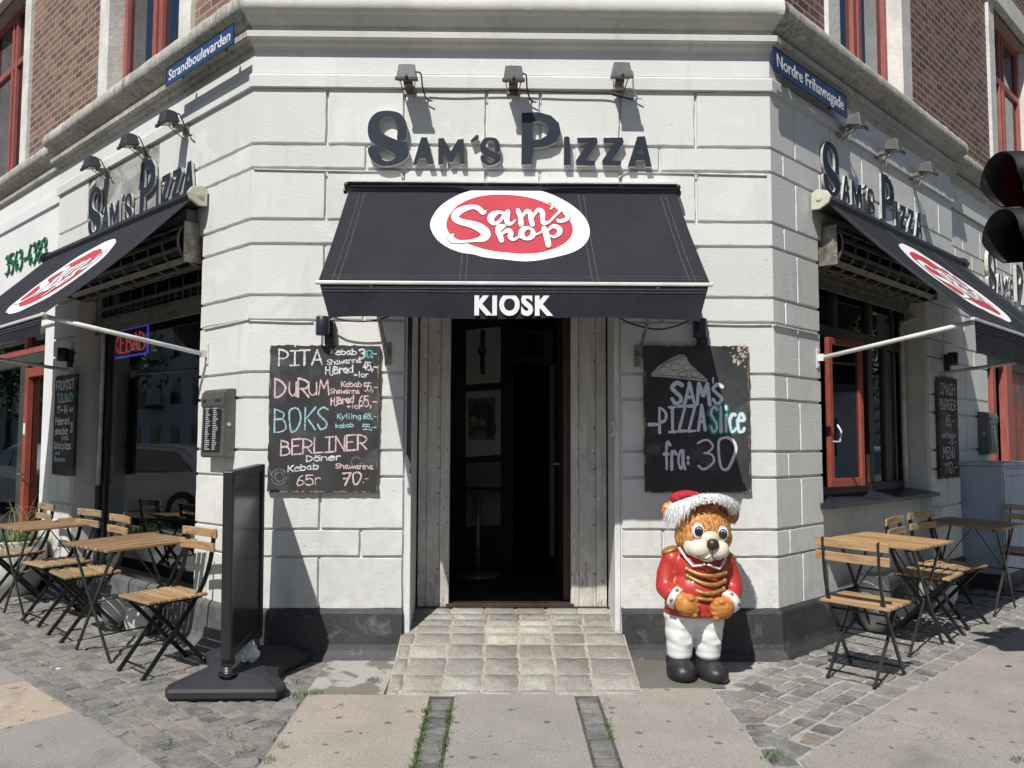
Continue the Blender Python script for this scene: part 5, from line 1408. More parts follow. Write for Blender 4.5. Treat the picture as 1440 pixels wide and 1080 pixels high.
def cable(name, fr, pts, r, mat_, label, off=0.008):
    q = []
    for p in pts:
        x, z = onf(fr, p[0], p[1], off); q.append((x, -off-(p[2] if len(p) > 2 else 0), z))
    mb = MB(); mb.tube(catmull(q, 6), r, 6)
    return tag(mb.build(name, mat_, None, FM[fr]), label, 'cable')
cable('cable', 'C', [(600, 127), (640, 128.5), (700, 127), (745, 128), (800, 130), (850, 131), (868, 135), (890, 140)], 0.006, M['cable_b'], 'thin black cable linking the three floodlights above the door', 0.03)
cable('cable', 'C', [(357, 238), (400, 239), (450, 240), (505, 241), (555, 241), (563, 244), (568, 251)], 0.006, M['cable_w'], 'white cable along the wall groove left of the door awning', 0.006)
cable('cable', 'C', [(870, 250), (878, 244), (890, 242.5), (960, 244), (1020, 245.5), (1078, 247)], 0.006, M['cable_w'], 'white cable along the wall groove right of the door awning', 0.006)
cable('cable', 'C', [(352, 451), (380, 452), (410, 453), (440, 453)], 0.007, M['cable_w'], 'white conduit in the groove left of the wall lamp over the pita board', 0.006)
cable('cable', 'C', [(995, 456), (1040, 457), (1085, 457)], 0.007, M['cable_w'], 'white conduit in the groove right of the wall lamp over the pizza board', 0.006)
cable('cable', 'C', [(462, 441), (478, 449), (505, 452), (530, 450), (548, 444)], 0.006, M['cable_b'], 'black cable sagging below the left half of the door awning', 0.10)
cable('cable', 'C', [(872, 447), (890, 456), (925, 463), (955, 457), (975, 446)], 0.006, M['cable_b'], 'black cable sagging below the right half of the door awning', 0.10)
cable('cable', 'R', [(1088, 457), (1120, 464), (1150, 470)], 0.008, M['cable_w'], 'white conduit on the right pier beside the right awning arm', 0.006)
cable('cable', 'L', [(350, 449), (320, 456), (287, 463)], 0.008, M['cable_w'], 'white conduit on the left pier above the grey menu case', 0.006)
def wall_lamp(fr, px, py, label, group='black wall lamps beside the boards'):
    x, z = onf(fr, px, py, 0.06)
    root = empty('wall_lamp', FM[fr] @ T(x, 0, z)); tag(root, label, 'wall lamp', group)
    b = MB(); b.lathe([(0.0, -0.062), (0.043, -0.062), (0.046, -0.058), (0.046, 0.058), (0.043, 0.062), (0.0, 0.062)], (0, -0.085, 0), 24); b.build('shade', M['navy'], root)
    h = MB(); h.box(0.004, 0.062, -0.05, -0.002, -0.115, 0.05); h.build('back_plate', M['dark_metal'], root, bevel=0.004)
    return root
wall_lamp('C', 455, 459, 'black cylinder wall lamp above the pita menu board')
wall_lamp('C', 983, 462, 'black cylinder wall lamp above the pizza slice board')
wall_lamp('L', 92, 499, 'black wall lamp above the tall lunch board on the left pier')
wall_lamp('R', 1336, 505, 'black wall lamp above the tall burger board on the right pier')

# ---- rolled security grilles under the side awnings
def grille(fr, s0, s1, zc, label, rows, zbar):
    sg = -1 if fr == 'L' else 1
    root = empty('roller_grille', FM[fr]); tag(root, label, 'roller grille', 'rolled security grilles over the windows')
    X = lambda s: sg*s
    Rr = 0.17; yc = 0.02
    c_ = MB(); c_.tube([(X(s0+0.02), yc, zc), (X(s1-0.02), yc, zc)], Rr*0.80, 20); c_.build('core', M['dark_metal'], root)
    rb_ = MB(); n = 9
    for i in range(n+1):
        s_ = s0+(s1-s0)*i/n
        rb_.tube([(X(s_), yc+Rr*cos(a), zc+Rr*sin(a)) for a in [2*pi*k/20 for k in range(20)]], 0.011, 5, closed=True)
    for a in (pi*0.78, pi*0.95, pi*1.12, pi*1.29, pi*1.46, pi*1.63):
        rb_.bar((X(s0), yc+Rr*cos(a), zc+Rr*sin(a)), (X(s1), yc+Rr*cos(a), zc+Rr*sin(a)), 0.016, 0.028 if abs(a-pi*1.29) > 0.01 else 0.05, (0, cos(a+pi/2), sin(a+pi/2)))
    rb_.build('slat_cage', M['grey_metal'], root)
    for s_ in (s0-0.03, s1+0.03):
        p = MB(); p.box(X(s_)-0.008, X(s_)+0.008, -0.12, 0.16, zc-0.16, zc+0.14)
        for dz in (-0.1, 0.1): p.ball((X(s_), -0.10, zc+dz), 0.014, 8, 5)
        p.build('end_plate', M['galv'], root, bevel=0.004)
    hg = MB(); yh = 0.14
    if rows:
        zz = zc-0.17
        for r_ in range(rows):
            z_ = zz-0.105*(r_+1)+0.02
            hg.bar((X(s0), yh, z_), (X(s1), yh, z_), 0.012, 0.028)
            for i in range(2*n+1 if r_ else n+1):
                s_ = s0+(s1-s0)*i/(2*n if r_ else n)
                hg.bar((X(s_), yh, z_), (X(s_), yh, z_+0.10), 0.010, 0.010)
    hg.box(min(X(s0), X(s1)), max(X(s0), X(s1)), yh-0.03, yh+0.02, zbar, zbar+0.065)
    hg.box(min(X(s0), X(s1)), max(X(s0), X(s1)), yh-0.012, yh+0.012, zbar-0.07, zbar)
    hg.build('bottom_bar', M['grey_metal'], root, bevel=0.003)
grille('L', 0.78, 3.08, 2.87, 'rolled grey security grille above the neon window on the left front', 2, 2.455)
grille('R', 0.80, 2.88, 2.88, 'rolled grey security grille above the open casement on the right front', 0, 2.68)
jb = MB(); x, z = onf('L', 265, 312, 0.05); jb.box(x-0.05, x+0.05, -0.09, -0.002, z-0.085, z+0.085)
for k in range(3): jb.ball((x+0.02, -0.091, z-0.05+0.05*k), (0.012, 0.006, 0.012), 8, 4)
jb.tube(catmull([(x+0.03, -0.04, z-0.085), (x+0.02, -0.03, z-0.15), (x-0.12, -0.02, z-0.24)], 4), 0.008, 6)
tag(jb.build('junction_box', M['grey_metal'], None, FM['L'], bevel=0.006), 'small grey junction box under the left awning end cap', 'junction box')

# ---- neon KEBAB
root = empty('neon_sign', FM['L']); tag(root, 'neon sign reading KEBAB inside the left window, red letters in a blue border', 'neon sign')
xa, za = onf('L', 157, 506, -0.30); xb, zb = onf('L', 207, 495, -0.30); _, zt = onf('L', 158, 470, -0.30); _, zt2 = onf('L', 207, 454, -0.30)
zb0, zt0 = (za+zb)/2, (zt+zt2)/2
mb = MB(); mb.tube([(xa, 0.30, zb0), (xb, 0.30, zb0), (xb, 0.30, zt0), (xa, 0.30, zt0)], 0.010, 6, closed=True); mb.build('border', M['neon_blue'], root)
mb = MB(); t = MB()
W_ = xb-xa; hh = (zt0-zb0)*0.66
for i, ch in enumerate('KEBAB'):
    for st in glyph(ch):
        mb.tube([(xa+W_*(0.07+0.178*i)+p.x*W_*0.2, 0.30, zb0+(zt0-zb0)*0.16+p.y*hh) for p in st], 0.007, 5)
mb.build('letters', M['neon_red'], root)
mb = MB(); mb.box(xa-0.03, xb+0.03, 0.325, 0.33, zb0-0.02, zt0+0.02); mb.build('back_board', M['inside'], root)

# ================================================================== CHALK BOARDS
def board(fr, x0, x1, z0, z1, label, off=0.022, tilt=0.0):
    root = empty('menu_board', FM[fr]); tag(root, label, 'menu board', 'black menu boards on the walls')
    mb = MB(); n = 26; outl = []
    J = lambda: RND.uniform(-1, 1)*0.004*(2.4 if RND.random() < 0.12 else 1)
    W, H = x1-x0, z1-z0
    for i in range(n): outl.append((x0+W*i/n, z0+J()))
    for i in range(n): outl.append((x1+J(), z0+H*i/n))
    for i in range(n): outl.append((x1-W*i/n, z1+J()))
    for i in range(n): outl.append((x0+J(), z1-H*i/n))
    mb.mi = 0; mb.prism(outl, -off, None)
    mb.mi = 1 if fr == 'C' else 0; t = MB(); t.prism(outl, -off+0.0003, -0.003); mb.add(t.v, t.f)
    pn = mb.build('panel', [M['chalkboard'], M['ply']], root)
    # chipped paint along the edges, bare wood
    ch = MB()
    for k in range(34):
        e = RND.choice('bbbrrrl')
        if e == 'b': c_ = (RND.uniform(x0, x1), z0+0.006)
        elif e == 't': c_ = (RND.uniform(x0, x1), z1-0.006)
        elif e == 'l': c_ = (x0+0.006, RND.uniform(z0, z1))
        else: c_ = (x1-0.006, RND.uniform(z0, z1))
        m_ = 7; a_ = RND.uniform(0.008, 0.04) if e in 'bt' else RND.uniform(0.004, 0.008); b_ = RND.uniform(0.004, 0.008) if e in 'bt' else RND.uniform(0.01, 0.05)
        ch.add([(min(max(c_[0]+a_*cos(2*pi*q/m_)*RND.uniform(0.6, 1), x0+0.002), x1-0.002), -off-0.0004-k*0.00002, min(max(c_[1]+b_*sin(2*pi*q/m_)*RND.uniform(0.6, 1), z0+0.002), z1-0.002)) for q in range(m_)], [tuple(range(m_))])
    ch.build('chipped_edge', M['ply'], pn)
    return root, pn
def bcoords(fr, off): return lambda px, py: onf(fr, px, py, off)
# --- left of the door
q = bcoords('C', 0.03)
bx0, bz1 = q(380, 485.5); bx1, bz0 = q(531, 693)
bd, pn = board('C', bx0, bx1, bz0, bz1, 'black chalkboard with pita, durum, boks and berliner prices left of the door', 0.03)
YB = -0.0315
def px6(x, y): return 375+x/8.727, 480+y/8.727       # zoom of the upper half of the board
def px7(x, y): return 375+x/8.727, 590+y/8.727
mm = 0.00475
def chalk(pn, items, zm, name, q, Y):
    by = {}
    for s, x, yb_, wpx, hpx, sw, rise, mat_ in items:
        X, Z = q(*zm(x, yb_)); X2, Z2 = q(*zm(x+wpx, yb_)); _, Z3 = q(*zm(x, yb_-hpx))
        m_ = by.setdefault(mat_, MB())
        hand(m_, s, X, Z, X2-X, Z3-Z, sw*mm, Y-0.0008*len(m_.f)/4000, rise=rise*mm, sp=0.30 if s == 'PIZZA' else 0.17)
    for k, m_ in by.items(): m_.build(name, M[k], pn)
chalk(pn, [('Pİ', 150, 300, 250, 200, 2.6, 1, 'chalk'), ('TA', 400, 292, 280, 180, 2.8, 1, 'chalk'),
  ('Kebab', 790, 162, 310, 66, 1.8, 0, 'chalk'), ('3', 1140, 212, 65, 115, 2.8, 0, 'chalk'), ('.-', 1290, 198, 60, 100, 1.6, 0, 'chalk'),
  ('Shawarma', 745, 292, 410, 66, 1.5, 4, 'chalk'), ('45,-', 1190, 350, 165, 95, 2.2, -1, 'chalk'),
  ('HjBrød', 725, 405, 330, 88, 1.9, 3, 'chalk'), ('+lor', 1070, 435, 180, 66, 1.4, -1, 'chalk'),
  ('D', 100, 685, 130, 225, 2.8, 0, 'chalk_pink'), ('u', 275, 672, 90, 250, 2.6, 0, 'chalk_pink'), ('R', 385, 680, 130, 225, 2.8, 0, 'chalk_pink'), ('u', 515, 660, 100, 235, 2.2, 0, 'chalk_pink'), ('M', 640, 655, 125, 175, 2.2, 0, 'chalk_pink'),
  ('Kebab', 920, 556, 245, 60, 1.6, 0, 'chalk_pink'), ('55,-', 1200, 610, 155, 100, 1.9, 0, 'chalk_pink'), ('Shawarma', 785, 640, 355, 60, 1.4, 0, 'chalk_pink'),
  ('HjBrød', 790, 782, 275, 84, 1.9, 4, 'chalk_pink'), ('+lor', 985, 820, 190, 62, 1.4, -1, 'chalk_pink'), ('65,-', 1135, 800, 215, 130, 2.0, 0, 'chalk_pink')], px6, 'chalk_writing', q, YB)
chalk(pn, [('0', 1225, 195, 70, 82, 2.6, 0, 'chalk_teal')], px6, 'chalk_writing', q, YB-0.0012)
chalk(pn, [('BO', 95, 155, 320, 285, 2.3, 2, 'chalk_blue'), ('KS', 470, 120, 280, 270, 2.3, 0, 'chalk_blue'), ('kebab', 850, 105, 215, 50, 1.3, 2, 'chalk_blue'), ('55,-', 1180, 125, 160, 66, 1.5, 0, 'chalk_blue'),
  ('BERLINER', 175, 440, 1050, 185, 2.4, 9, 'chalk_pink'), ('Döner', 490, 515, 420, 70, 2.0, 3, 'chalk'), ('Kebab', 265, 640, 370, 72, 1.9, 4, 'chalk'), ('Shawarma', 850, 598, 455, 58, 1.5, -1, 'chalk_pink'),
  ('65', 375, 810, 195, 120, 2.2, 1, 'chalk_pink'), ('r', 590, 800, 80, 130, 1.6, 0, 'chalk_pink'), ('70', 930, 805, 230, 145, 2.4, 2, 'chalk_pink'), ('.-', 1175, 778, 70, 100, 1.4, 1, 'chalk_pink')], px7, 'chalk_writing', q, YB-0.0004)
chalk(pn, [('Kylling', 870, 952, 285, 62, 1.5, 0, 'chalk_blue'), ('65,-', 1190, 952, 160, 62, 1.6, 0, 'chalk_blue')], px6, 'chalk_writing', q, YB-0.0006)
mb = MB()
for cxp, cyp, r in ((150, 700, 95), (1100, 520, 60), (160, 705, 55)):
    mb.ribbon([q(*px7(cxp+r*cos(a), cyp+r*sin(a))) for a in [2*pi*k/22 for k in range(21)]], 0.003, YB-0.0001)
mb.ribbon([q(*px7(*p)) for p in ((30, 620), (75, 710), (130, 630))], 0.003, YB-0.0002)
mb.build('smudge', M['chalk_thin'], pn)
# --- right of the door: painted pizza slice board
q = bcoords('C', 0.03)
bx0, bz1 = q(905.5, 486); bx1, bz0 = q(1056, 693)
bd2, pn2 = board('C', bx0, bx1, bz0, bz1, 'black board with a painted pizza slice and price 30 above the bear statue', 0.03)
def px8(x, y): return 900+x/8.727, 480+y/8.727
def px9(x, y): return 900+x/8.727, 590+y/8.727
mb = MB()
def poly(mb, pts, y, zm): mb.prism([q(*zm(*p)) for p in pts][::-1] if True else 0, y, None)
def fix(pts):
    a = sum(pts[i][0]*pts[(i+1) % len(pts)][1]-pts[(i+1) % len(pts)][0]*pts[i][1] for i in range(len(pts)))
    return pts if a > 0 else pts[::-1]
def fpoly(mb, pts, y, zm): mb.prism(fix([q(*zm(*p)) for p in pts]), y, None)
fpoly(mb, [(135,430),(145,390),(240,290),(380,205),(480,165),(540,160),(575,200),(590,240),(640,300),(740,390),(830,470),(825,498),(700,485),(500,460),(300,440)], -0.0312, px8)
mb.build('crust', M['marker_crust'], pn2)
mb = MB(); fpoly(mb, [(225,405),(240,340),(330,285),(480,235),(570,240),(640,320),(740,410),(790,455),(700,450),(500,428),(330,415)], -0.0318, px8); mb.build('cheese', M['marker_yellow'], pn2)
mb = MB()
for cx_, cy_, rx_, ry_ in ((290, 352, 60, 38), (435, 315, 65, 45), (525, 405, 55, 36), (585, 320, 52, 40), (680, 400, 58, 40)):
    mb.ribbon([q(*px8(cx_+rx_*cos(a), cy_+ry_*sin(a))) for a in [2*pi*k/22 for k in range(22)]], 0.0035, -0.0324)
for k in range(16):
    x = 250+k*20; mb.ribbon([q(*px8(x, 300-k*7.5)), q(*px8(x+8, 265-k*7.0))], 0.003, -0.0325)
mb.ribbon([q(*px8(*p)) for p in ((225, 408), (330, 418), (500, 430), (700, 452), (800, 470))], 0.003, -0.0326)
mb.build('topping_outline', M['cloth_line'], pn2)
chalk(pn2, [("SAM", 395, 765, 460, 255, 5.2, -1, 'marker'), ("'", 890, 720, 20, 270, 2.4, 0, 'marker'), ('S', 900, 765, 110, 235, 5.0, 0, 'marker')], px8, 'lettering', q, -0.0312)
chalk(pn2, [('-', 115, 110, 100, 110, 5.6, 0, 'marker'), ('PIZZA', 240, 160, 560, 305, 4.4, 4, 'marker')], px9, 'lettering', q, -0.0312)
chalk(pn2, [('Slice', 870, 150, 410, 305, 9.0, 1, 'marker_teal')], px9, 'lettering', q, -0.0312)
chalk(pn2, [('Slice', 870, 150, 410, 305, 4.6, 1, 'marker')], px9, 'lettering', q, -0.0345)
chalk(pn2, [('fra', 300, 610, 255, 335, 4.4, 0, 'marker'), (':', 575, 555, 30, 140, 4.4, 0, 'marker'), ('3', 715, 605, 195, 360, 3.6, 0, 'marker'), ('0', 965, 605, 215, 385, 4.6, 0, 'marker')], px9, 'lettering', q, -0.0312)
mb = MB()
for _ in range(60):
    x, y = RND.gauss(1230, 70), RND.gauss(170, 75)
    if not (1030 < x < 1345 and 55 < y < 330): continue
    r = RND.uniform(4, 16)*(2 if RND.random() < .15 else 1); m_ = 7
    fpoly(mb, [(x+r*cos(2*pi*k/m_)*RND.uniform(.4, 1), y+r*1.5*sin(2*pi*k/m_)*RND.uniform(.4, 1)) for k in range(m_)], -0.0305-_*0.00002, px8)
mb.build('chipped_paint', mk('bare_ply', (0.50, 0.42, 0.33), None, 12, 0.8), pn2)
# --- tall boards on the side piers
def tall(fr, x0, x1, z0, z1, lines, label, mats):
    bd_, pn_ = board(fr, x0, x1, z0, z1, label, 0.03)
    W, H = x1-x0, z1-z0; by = {}
    for s, fx_, fz, fw, fh, sw, mt in lines:
        m_ = by.setdefault(mt, MB()); hand(m_, s, x0+W*fx_, z0+H*fz, W*fw, H*fh, sw, -0.0315-0.0008*len(m_.f)/4000)
    for k, m_ in by.items(): m_.build('chalk_writing', M[k], pn_)
tall('L', -3.60, -3.05, 1.09, 2.02, [('FROKOST', 0.08, 0.86, 0.84, 0.09, 0.016, 'chalk'), ('TILBUD', 0.14, 0.735, 0.74, 0.08, 0.016, 'chalk_blue'), ('11-14', 0.16, 0.62, 0.5, 0.075, 0.016, 'chalk'), (')', 0.76, 0.625, 0.14, 0.06, 0.012, 'chalk'), ('Peberoni', 0.10, 0.51, 0.66, 0.07, 0.015, 'chalk'),
   ('snacke', 0.12, 0.41, 0.58, 0.07, 0.015, 'chalk'), ('pizza', 0.45, 0.355, 0.3, 0.04, 0.010, 'chalk'), ('20', 0.82, 0.43, 0.12, 0.10, 0.009, 'chalk'), ('Salat pizza', 0.08, 0.265, 0.8, 0.065, 0.014, 'chalk'), ('und', 0.12, 0.205, 0.26, 0.035, 0.010, 'chalk_blue'), ('Shawarma', 0.12, 0.14, 0.52, 0.04, 0.011, 'chalk_blue')],
   'tall narrow chalkboard with the lunch offer on the pier left of the neon window', None)
tall('R', 3.12, 3.67, 1.085, 2.04, [('SMASH', 0.12, 0.83, 0.74, 0.105, 0.012, 'chalk'), ('BURGER', 0.09, 0.68, 0.82, 0.10, 0.012, 'chalk'), ('65,-', 0.36, 0.52, 0.40, 0.10, 0.012, 'chalk'), ('ost/bacon', 0.12, 0.40, 0.72, 0.05, 0.009, 'chalk'), ('+5,-', 0.46, 0.335, 0.42, 0.05, 0.009, 'chalk'), ('MENU', 0.16, 0.20, 0.62, 0.105, 0.012, 'chalk'), ('110,-', 0.22, 0.055, 0.66, 0.10, 0.012, 'chalk')],
   'tall narrow chalkboard with the smash burger price on the pier right of the open window', None)
# ---- lockable grey menu cases
def menu_case(fr, x0, x1, z0, z1, dep, label, flip, plane=0.0):
    root = empty('menu_case', FM[fr] @ T((x0+x1)/2, plane, z0)); tag(root, label, 'menu case', 'grey lockable menu cases')
    W, H = x1-x0, z1-z0; D = dep
    mb = MB(); prof = [(0, 0), (-D*0.80, 0.0), (-D*0.92, 0.012), (-D*0.92, 0.05), (-D*0.86, H*0.72), (-D*0.98, H*0.76), (-D, H*0.86), (-D*0.92, H*0.94), (-D*0.7, H*0.985), (-D*0.4, H), (0, H)]
    n = len(prof)
    mb.add([(-W/2, y, z) for y, z in prof]+[(W/2, y, z) for y, z in prof], [(k, n+k, n+(k+1) % n, (k+1) % n) for k in range(n)]+[tuple(range(n)), tuple(n+k for k in reversed(range(n)))])
    b = mb.build('case', M['case'], root, bevel=0.008)
    wn = MB(); wn.add([(-W/2+0.035, -D*0.925-0.003, 0.04), (W/2-0.035, -D*0.925-0.003, 0.04), (W/2-0.035, -D*0.872-0.003, H*0.70), (-W/2+0.035, -D*0.872-0.003, H*0.70)], [(0, 1, 2, 3)]); wn.build('window', M['dark_metal'], b)
    pg = MB()
    for col in (-1, 1):
        for r_ in range(20):
            z = 0.055+r_*(H*0.62/20); y = -D*0.925+(D*0.053)*(z-0.04)/(H*0.66)-0.0045
            xa_ = col*W*0.17-W*0.12; L_ = W*0.24*RND.uniform(0.5, 1)
            pg.add([(xa_, y, z), (xa_+L_, y, z), (xa_+L_, y, z+H*0.016), (xa_, y, z+H*0.016)], [(0, 1, 2, 3)])
    pg.build('menu_page', mk('menu_print', (0.42, 0.47, 0.46), None, 20, 0.5), b)
    sl_ = MB()
    for k in (-0.36, -0.28, 0.2, 0.29, 0.38): sl_.bar((W*k, -D*0.998, H*0.80), (W*k+0.008, -D*1.003, H*0.85), 0.012, 0.004, (0, -1, 0))
    sl_.build('vent_slot', M['dark_metal'], b)
    lk = MB(); sx = 1 if not flip else -1; lk.tube([(sx*W/2, -D*0.5, H*0.48), (sx*(W/2+0.006), -D*0.5, H*0.48)], 0.012, 12); lk.build('lock', M['white_metal'], b)
menu_case('L', -0.45, -0.135, 1.295, 1.765, 0.10, 'grey metal menu case on the left pier above the pavement sign', False)
menu_case('R', 4.60, 4.92, 1.30, 1.75, 0.12, 'grey metal menu case above the blue grey cabinet', True, SB)

# ================================================================== CAFE FURNITURE
BS = M['black_steel']
def make_chair(name='folding_chair', slat='slat_x'):
    """faces -y; origin on the ground under the seat"""
    r = empty(name); W = 0.40
    st = MB()
    for k in range(6):
        y = -0.175+0.0655*k; st.rv = RND.random()
        st.box(-W/2-0.01, W/2+0.01, y-0.026, y+0.026, 0.446, 0.464)
    st.build('seat', M[slat], r, bevel=0.004)
    for z, yb_ in ((0.822, 0.255), (0.738, 0.238)):
        b = MB(); b.rv = RND.random(); n = 8; vs = []
        for i in range(n+1):
            x = -W/2-0.02+(W+0.04)*i/n; c_ = 0.016*(1-(2*i/n-1)**2)
            for dy, dz in ((0, -0.027), (-0.016, -0.027), (-0.016, 0.027), (0, 0.027)): vs.append((x, yb_-0.012+c_+dy, z+dz))
        fs = [(i*4+k, i*4+(k+1) % 4, (i+1)*4+(k+1) % 4, (i+1)*4+k) for i in range(n) for k in range(4)]+[(0, 1, 2, 3)[::-1], tuple(n*4+k for k in range(4))]
        b.add(vs, fs); b.build('backrest_slat', M[slat], r, bevel=0.003)
    for sx in (-1, 1):
        x = sx*(W/2-0.035); m = MB()
        p = catmull([(x, -0.215, 0.004), (x, -0.03, 0.235), (x, 0.115, 0.425), (x, 0.178, 0.53), (x, 0.222, 0.66), (x, 0.252, 0.85)], 4)
        for a, b in zip(p[:-1], p[1:]): m.bar(a, b, 0.012, 0.026, (0, 1, 0.4))
        m.ball((x, -0.217, 0.012), (0.013, 0.016, 0.012), 8, 5)
        for z, y in ((0.807, 0.259), (0.837, 0.263), (0.725, 0.243), (0.752, 0.246)): m.ball((x, y, z), (0.005, 0.005, 0.005), 6, 4)
        m.build('back_post', BS, r)
        x = sx*(W/2-0.062); m = MB()
        m.bar((x, 0.215, 0.004), (x, -0.16, 0.43), 0.012, 0.026, (0, 1, 0.4)); m.ball((x, 0.217, 0.012), (0.013, 0.016, 0.012), 8, 5)
        m.bar((x+sx*0.012, -0.19, 0.437), (x+sx*0.012, 0.17, 0.437), 0.012, 0.018)
        m.build('leg', BS, r)
    m = MB(); a = W/2-0.035
    m.tube([(-a, -0.175, 0.054), (a, -0.175, 0.054)], 0.007, 6); m.tube([(-a, 0.18, 0.046), (a, 0.18, 0.046)], 0.007, 6)
    m.tube([(-a, 0.10, 0.405), (a, 0.10, 0.405)], 0.007, 6); m.tube([(-a, -0.15, 0.42), (a, -0.15, 0.42)], 0.007, 6); m.tube([(-a, 0.02, 0.28), (a, 0.02, 0.28)], 0.006, 6)
    m.build('stretcher', BS, r)
    return r
def make_table(slat):
    r = empty('folding_table'); W, D, H = 0.69, 0.62, 0.735
    t = MB(); n = 10
    for k in range(n):
        x = -W/2+W*(k+0.5)/n; t.rv = RND.random(); e = RND.uniform(-0.004, 0.004)
        t.box(x-W/n/2+0.0065, x+W/n/2-0.0065, -D/2+e, D/2+e, H-0.019, H)
    t.build('table_top', slat, r, bevel=0.004)
    m = MB()
    for y in (-D/2+0.06, D/2-0.06): m.box(-W/2+0.02, W/2-0.02, y-0.014, y+0.014, H-0.034, H-0.0195)
    m.build('apron', BS, r)
    for y in (-D/2+0.06, D/2-0.06):
        for sx in (-1, 1):
            l = MB(); l.bar((sx*(W/2-0.07), y+0.009*sx, H-0.03), (-sx*(W/2-0.07), y+0.009*sx, 0.006), 0.011, 0.022, (1, 0, 0.4)); l.ball((-sx*(W/2-0.07), y+0.009*sx, 0.011), (0.015, 0.012, 0.011), 8, 5); l.build('leg', BS, r)
    for sx in (-1, 1):
        m = MB(); m.tube([(sx*(W/2-0.105), -D/2+0.06, 0.07), (sx*(W/2-0.105), D/2-0.06, 0.07)], 0.006, 6); m.build('crossbar', BS, r)
    m = MB(); m.tube([(0.0, -D/2+0.06, 0.36), (0.0, D/2-0.06, 0.36)], 0.006, 6)
    m.bar((0.0, D/2-0.07, 0.36), (0.0, 0.0, H-0.03), 0.012, 0.006); m.bar((0.0, -D/2+0.07, 0.36), (0.0, 0.0, H-0.03), 0.012, 0.006)
    m.build('brace', BS, r)
    return r
def place(o, fr, s, off, ang=0.0, dz=0.0):
    x = -s if fr == 'L' else s
    p = FM[fr] @ Vector((x, -off, 0))
    o.matrix_local = FM[fr] @ T(x, -off, gz(p.x, p.y)+0.002+dz) @ RX(math.atan(SLOPE)) @ RZ(ang)
ch0 = make_chair(); ch1 = make_chair(slat='slat_w'); used = set(); tbA = make_table(M['slat_y']); tbB = None
GC, GT = 'folding chairs on the pavement', 'folding tables on the pavement'
chairs = [('L', 0.14, 0.435, 0.03, 'folding chair between the near left table and the pavement sign'), ('L', 1.50, 0.42, -0.06, 'folding chair with sunny seat between the two left tables, nearer the camera'),
          ('L', 2.20, 0.38, 0.05, 'folding chair between the two left tables, nearer the white planter'), ('L', 3.15, 0.42, -0.04, 'folding chair in front of the grassy white planter at the left'),
          ('R', 0.0, 0.555, pi/2+0.03, 'folding chair seen from behind in front of the near right table'), ('R', 1.47, 0.43, 0.08, 'folding chair just beyond the near right table, its seat partly hidden by table legs'),
          ('R', 2.08, 0.40, -0.12, 'folding chair between the right tables, nearer the blue grey cabinet'), ('R', 3.62, 0.56, -pi/2+0.05, 'shaded folding chair in front of the blue grey cabinet at the right edge')]
for i, (fr, s, off, a, lb) in enumerate(chairs):
    pr = ch1 if i in (2, 3, 5, 7) else ch0
    o = copy_tree(pr) if pr in used else pr; used.add(pr); place(o, fr, s, off, a); tag(o, lb, 'chair', GC)
tables = [('L', 0.80, 0.385, 0.06, 'slatted folding table nearest the pavement sign on the left'), ('L', 2.53, 0.36, 0.03, 'slatted folding table at the left edge beside the white planter'),
          ('R', 0.97, 0.345, -0.03, 'sunlit slatted folding table in front of the open casement window'), ('R', 2.88, 0.34, 0.0, 'half shaded slatted folding table before the blue grey cabinet')]
for i, (fr, s, off, a, lb) in enumerate(tables):
    if i == 0: o = tbA
    elif i == 2: o = tbB = make_table(M['slat_y2'])
    else: o = copy_tree(tbA if i == 1 else tbB)
    place(o, fr, s, off, a); tag(o, lb, 'table', GT)
mb = MB(); mb.ball((0, 0, 0.012), (0.028, 0.02, 0.012), 9, 6); p = FM['L'] @ Vector((-2.62, -0.30, 0))
tag(mb.build('napkin', M['paper'], None, T(p.x, p.y, 0.735+gz(p.x, p.y)+0.003)), 'scrap of white paper on the far left table', 'paper')

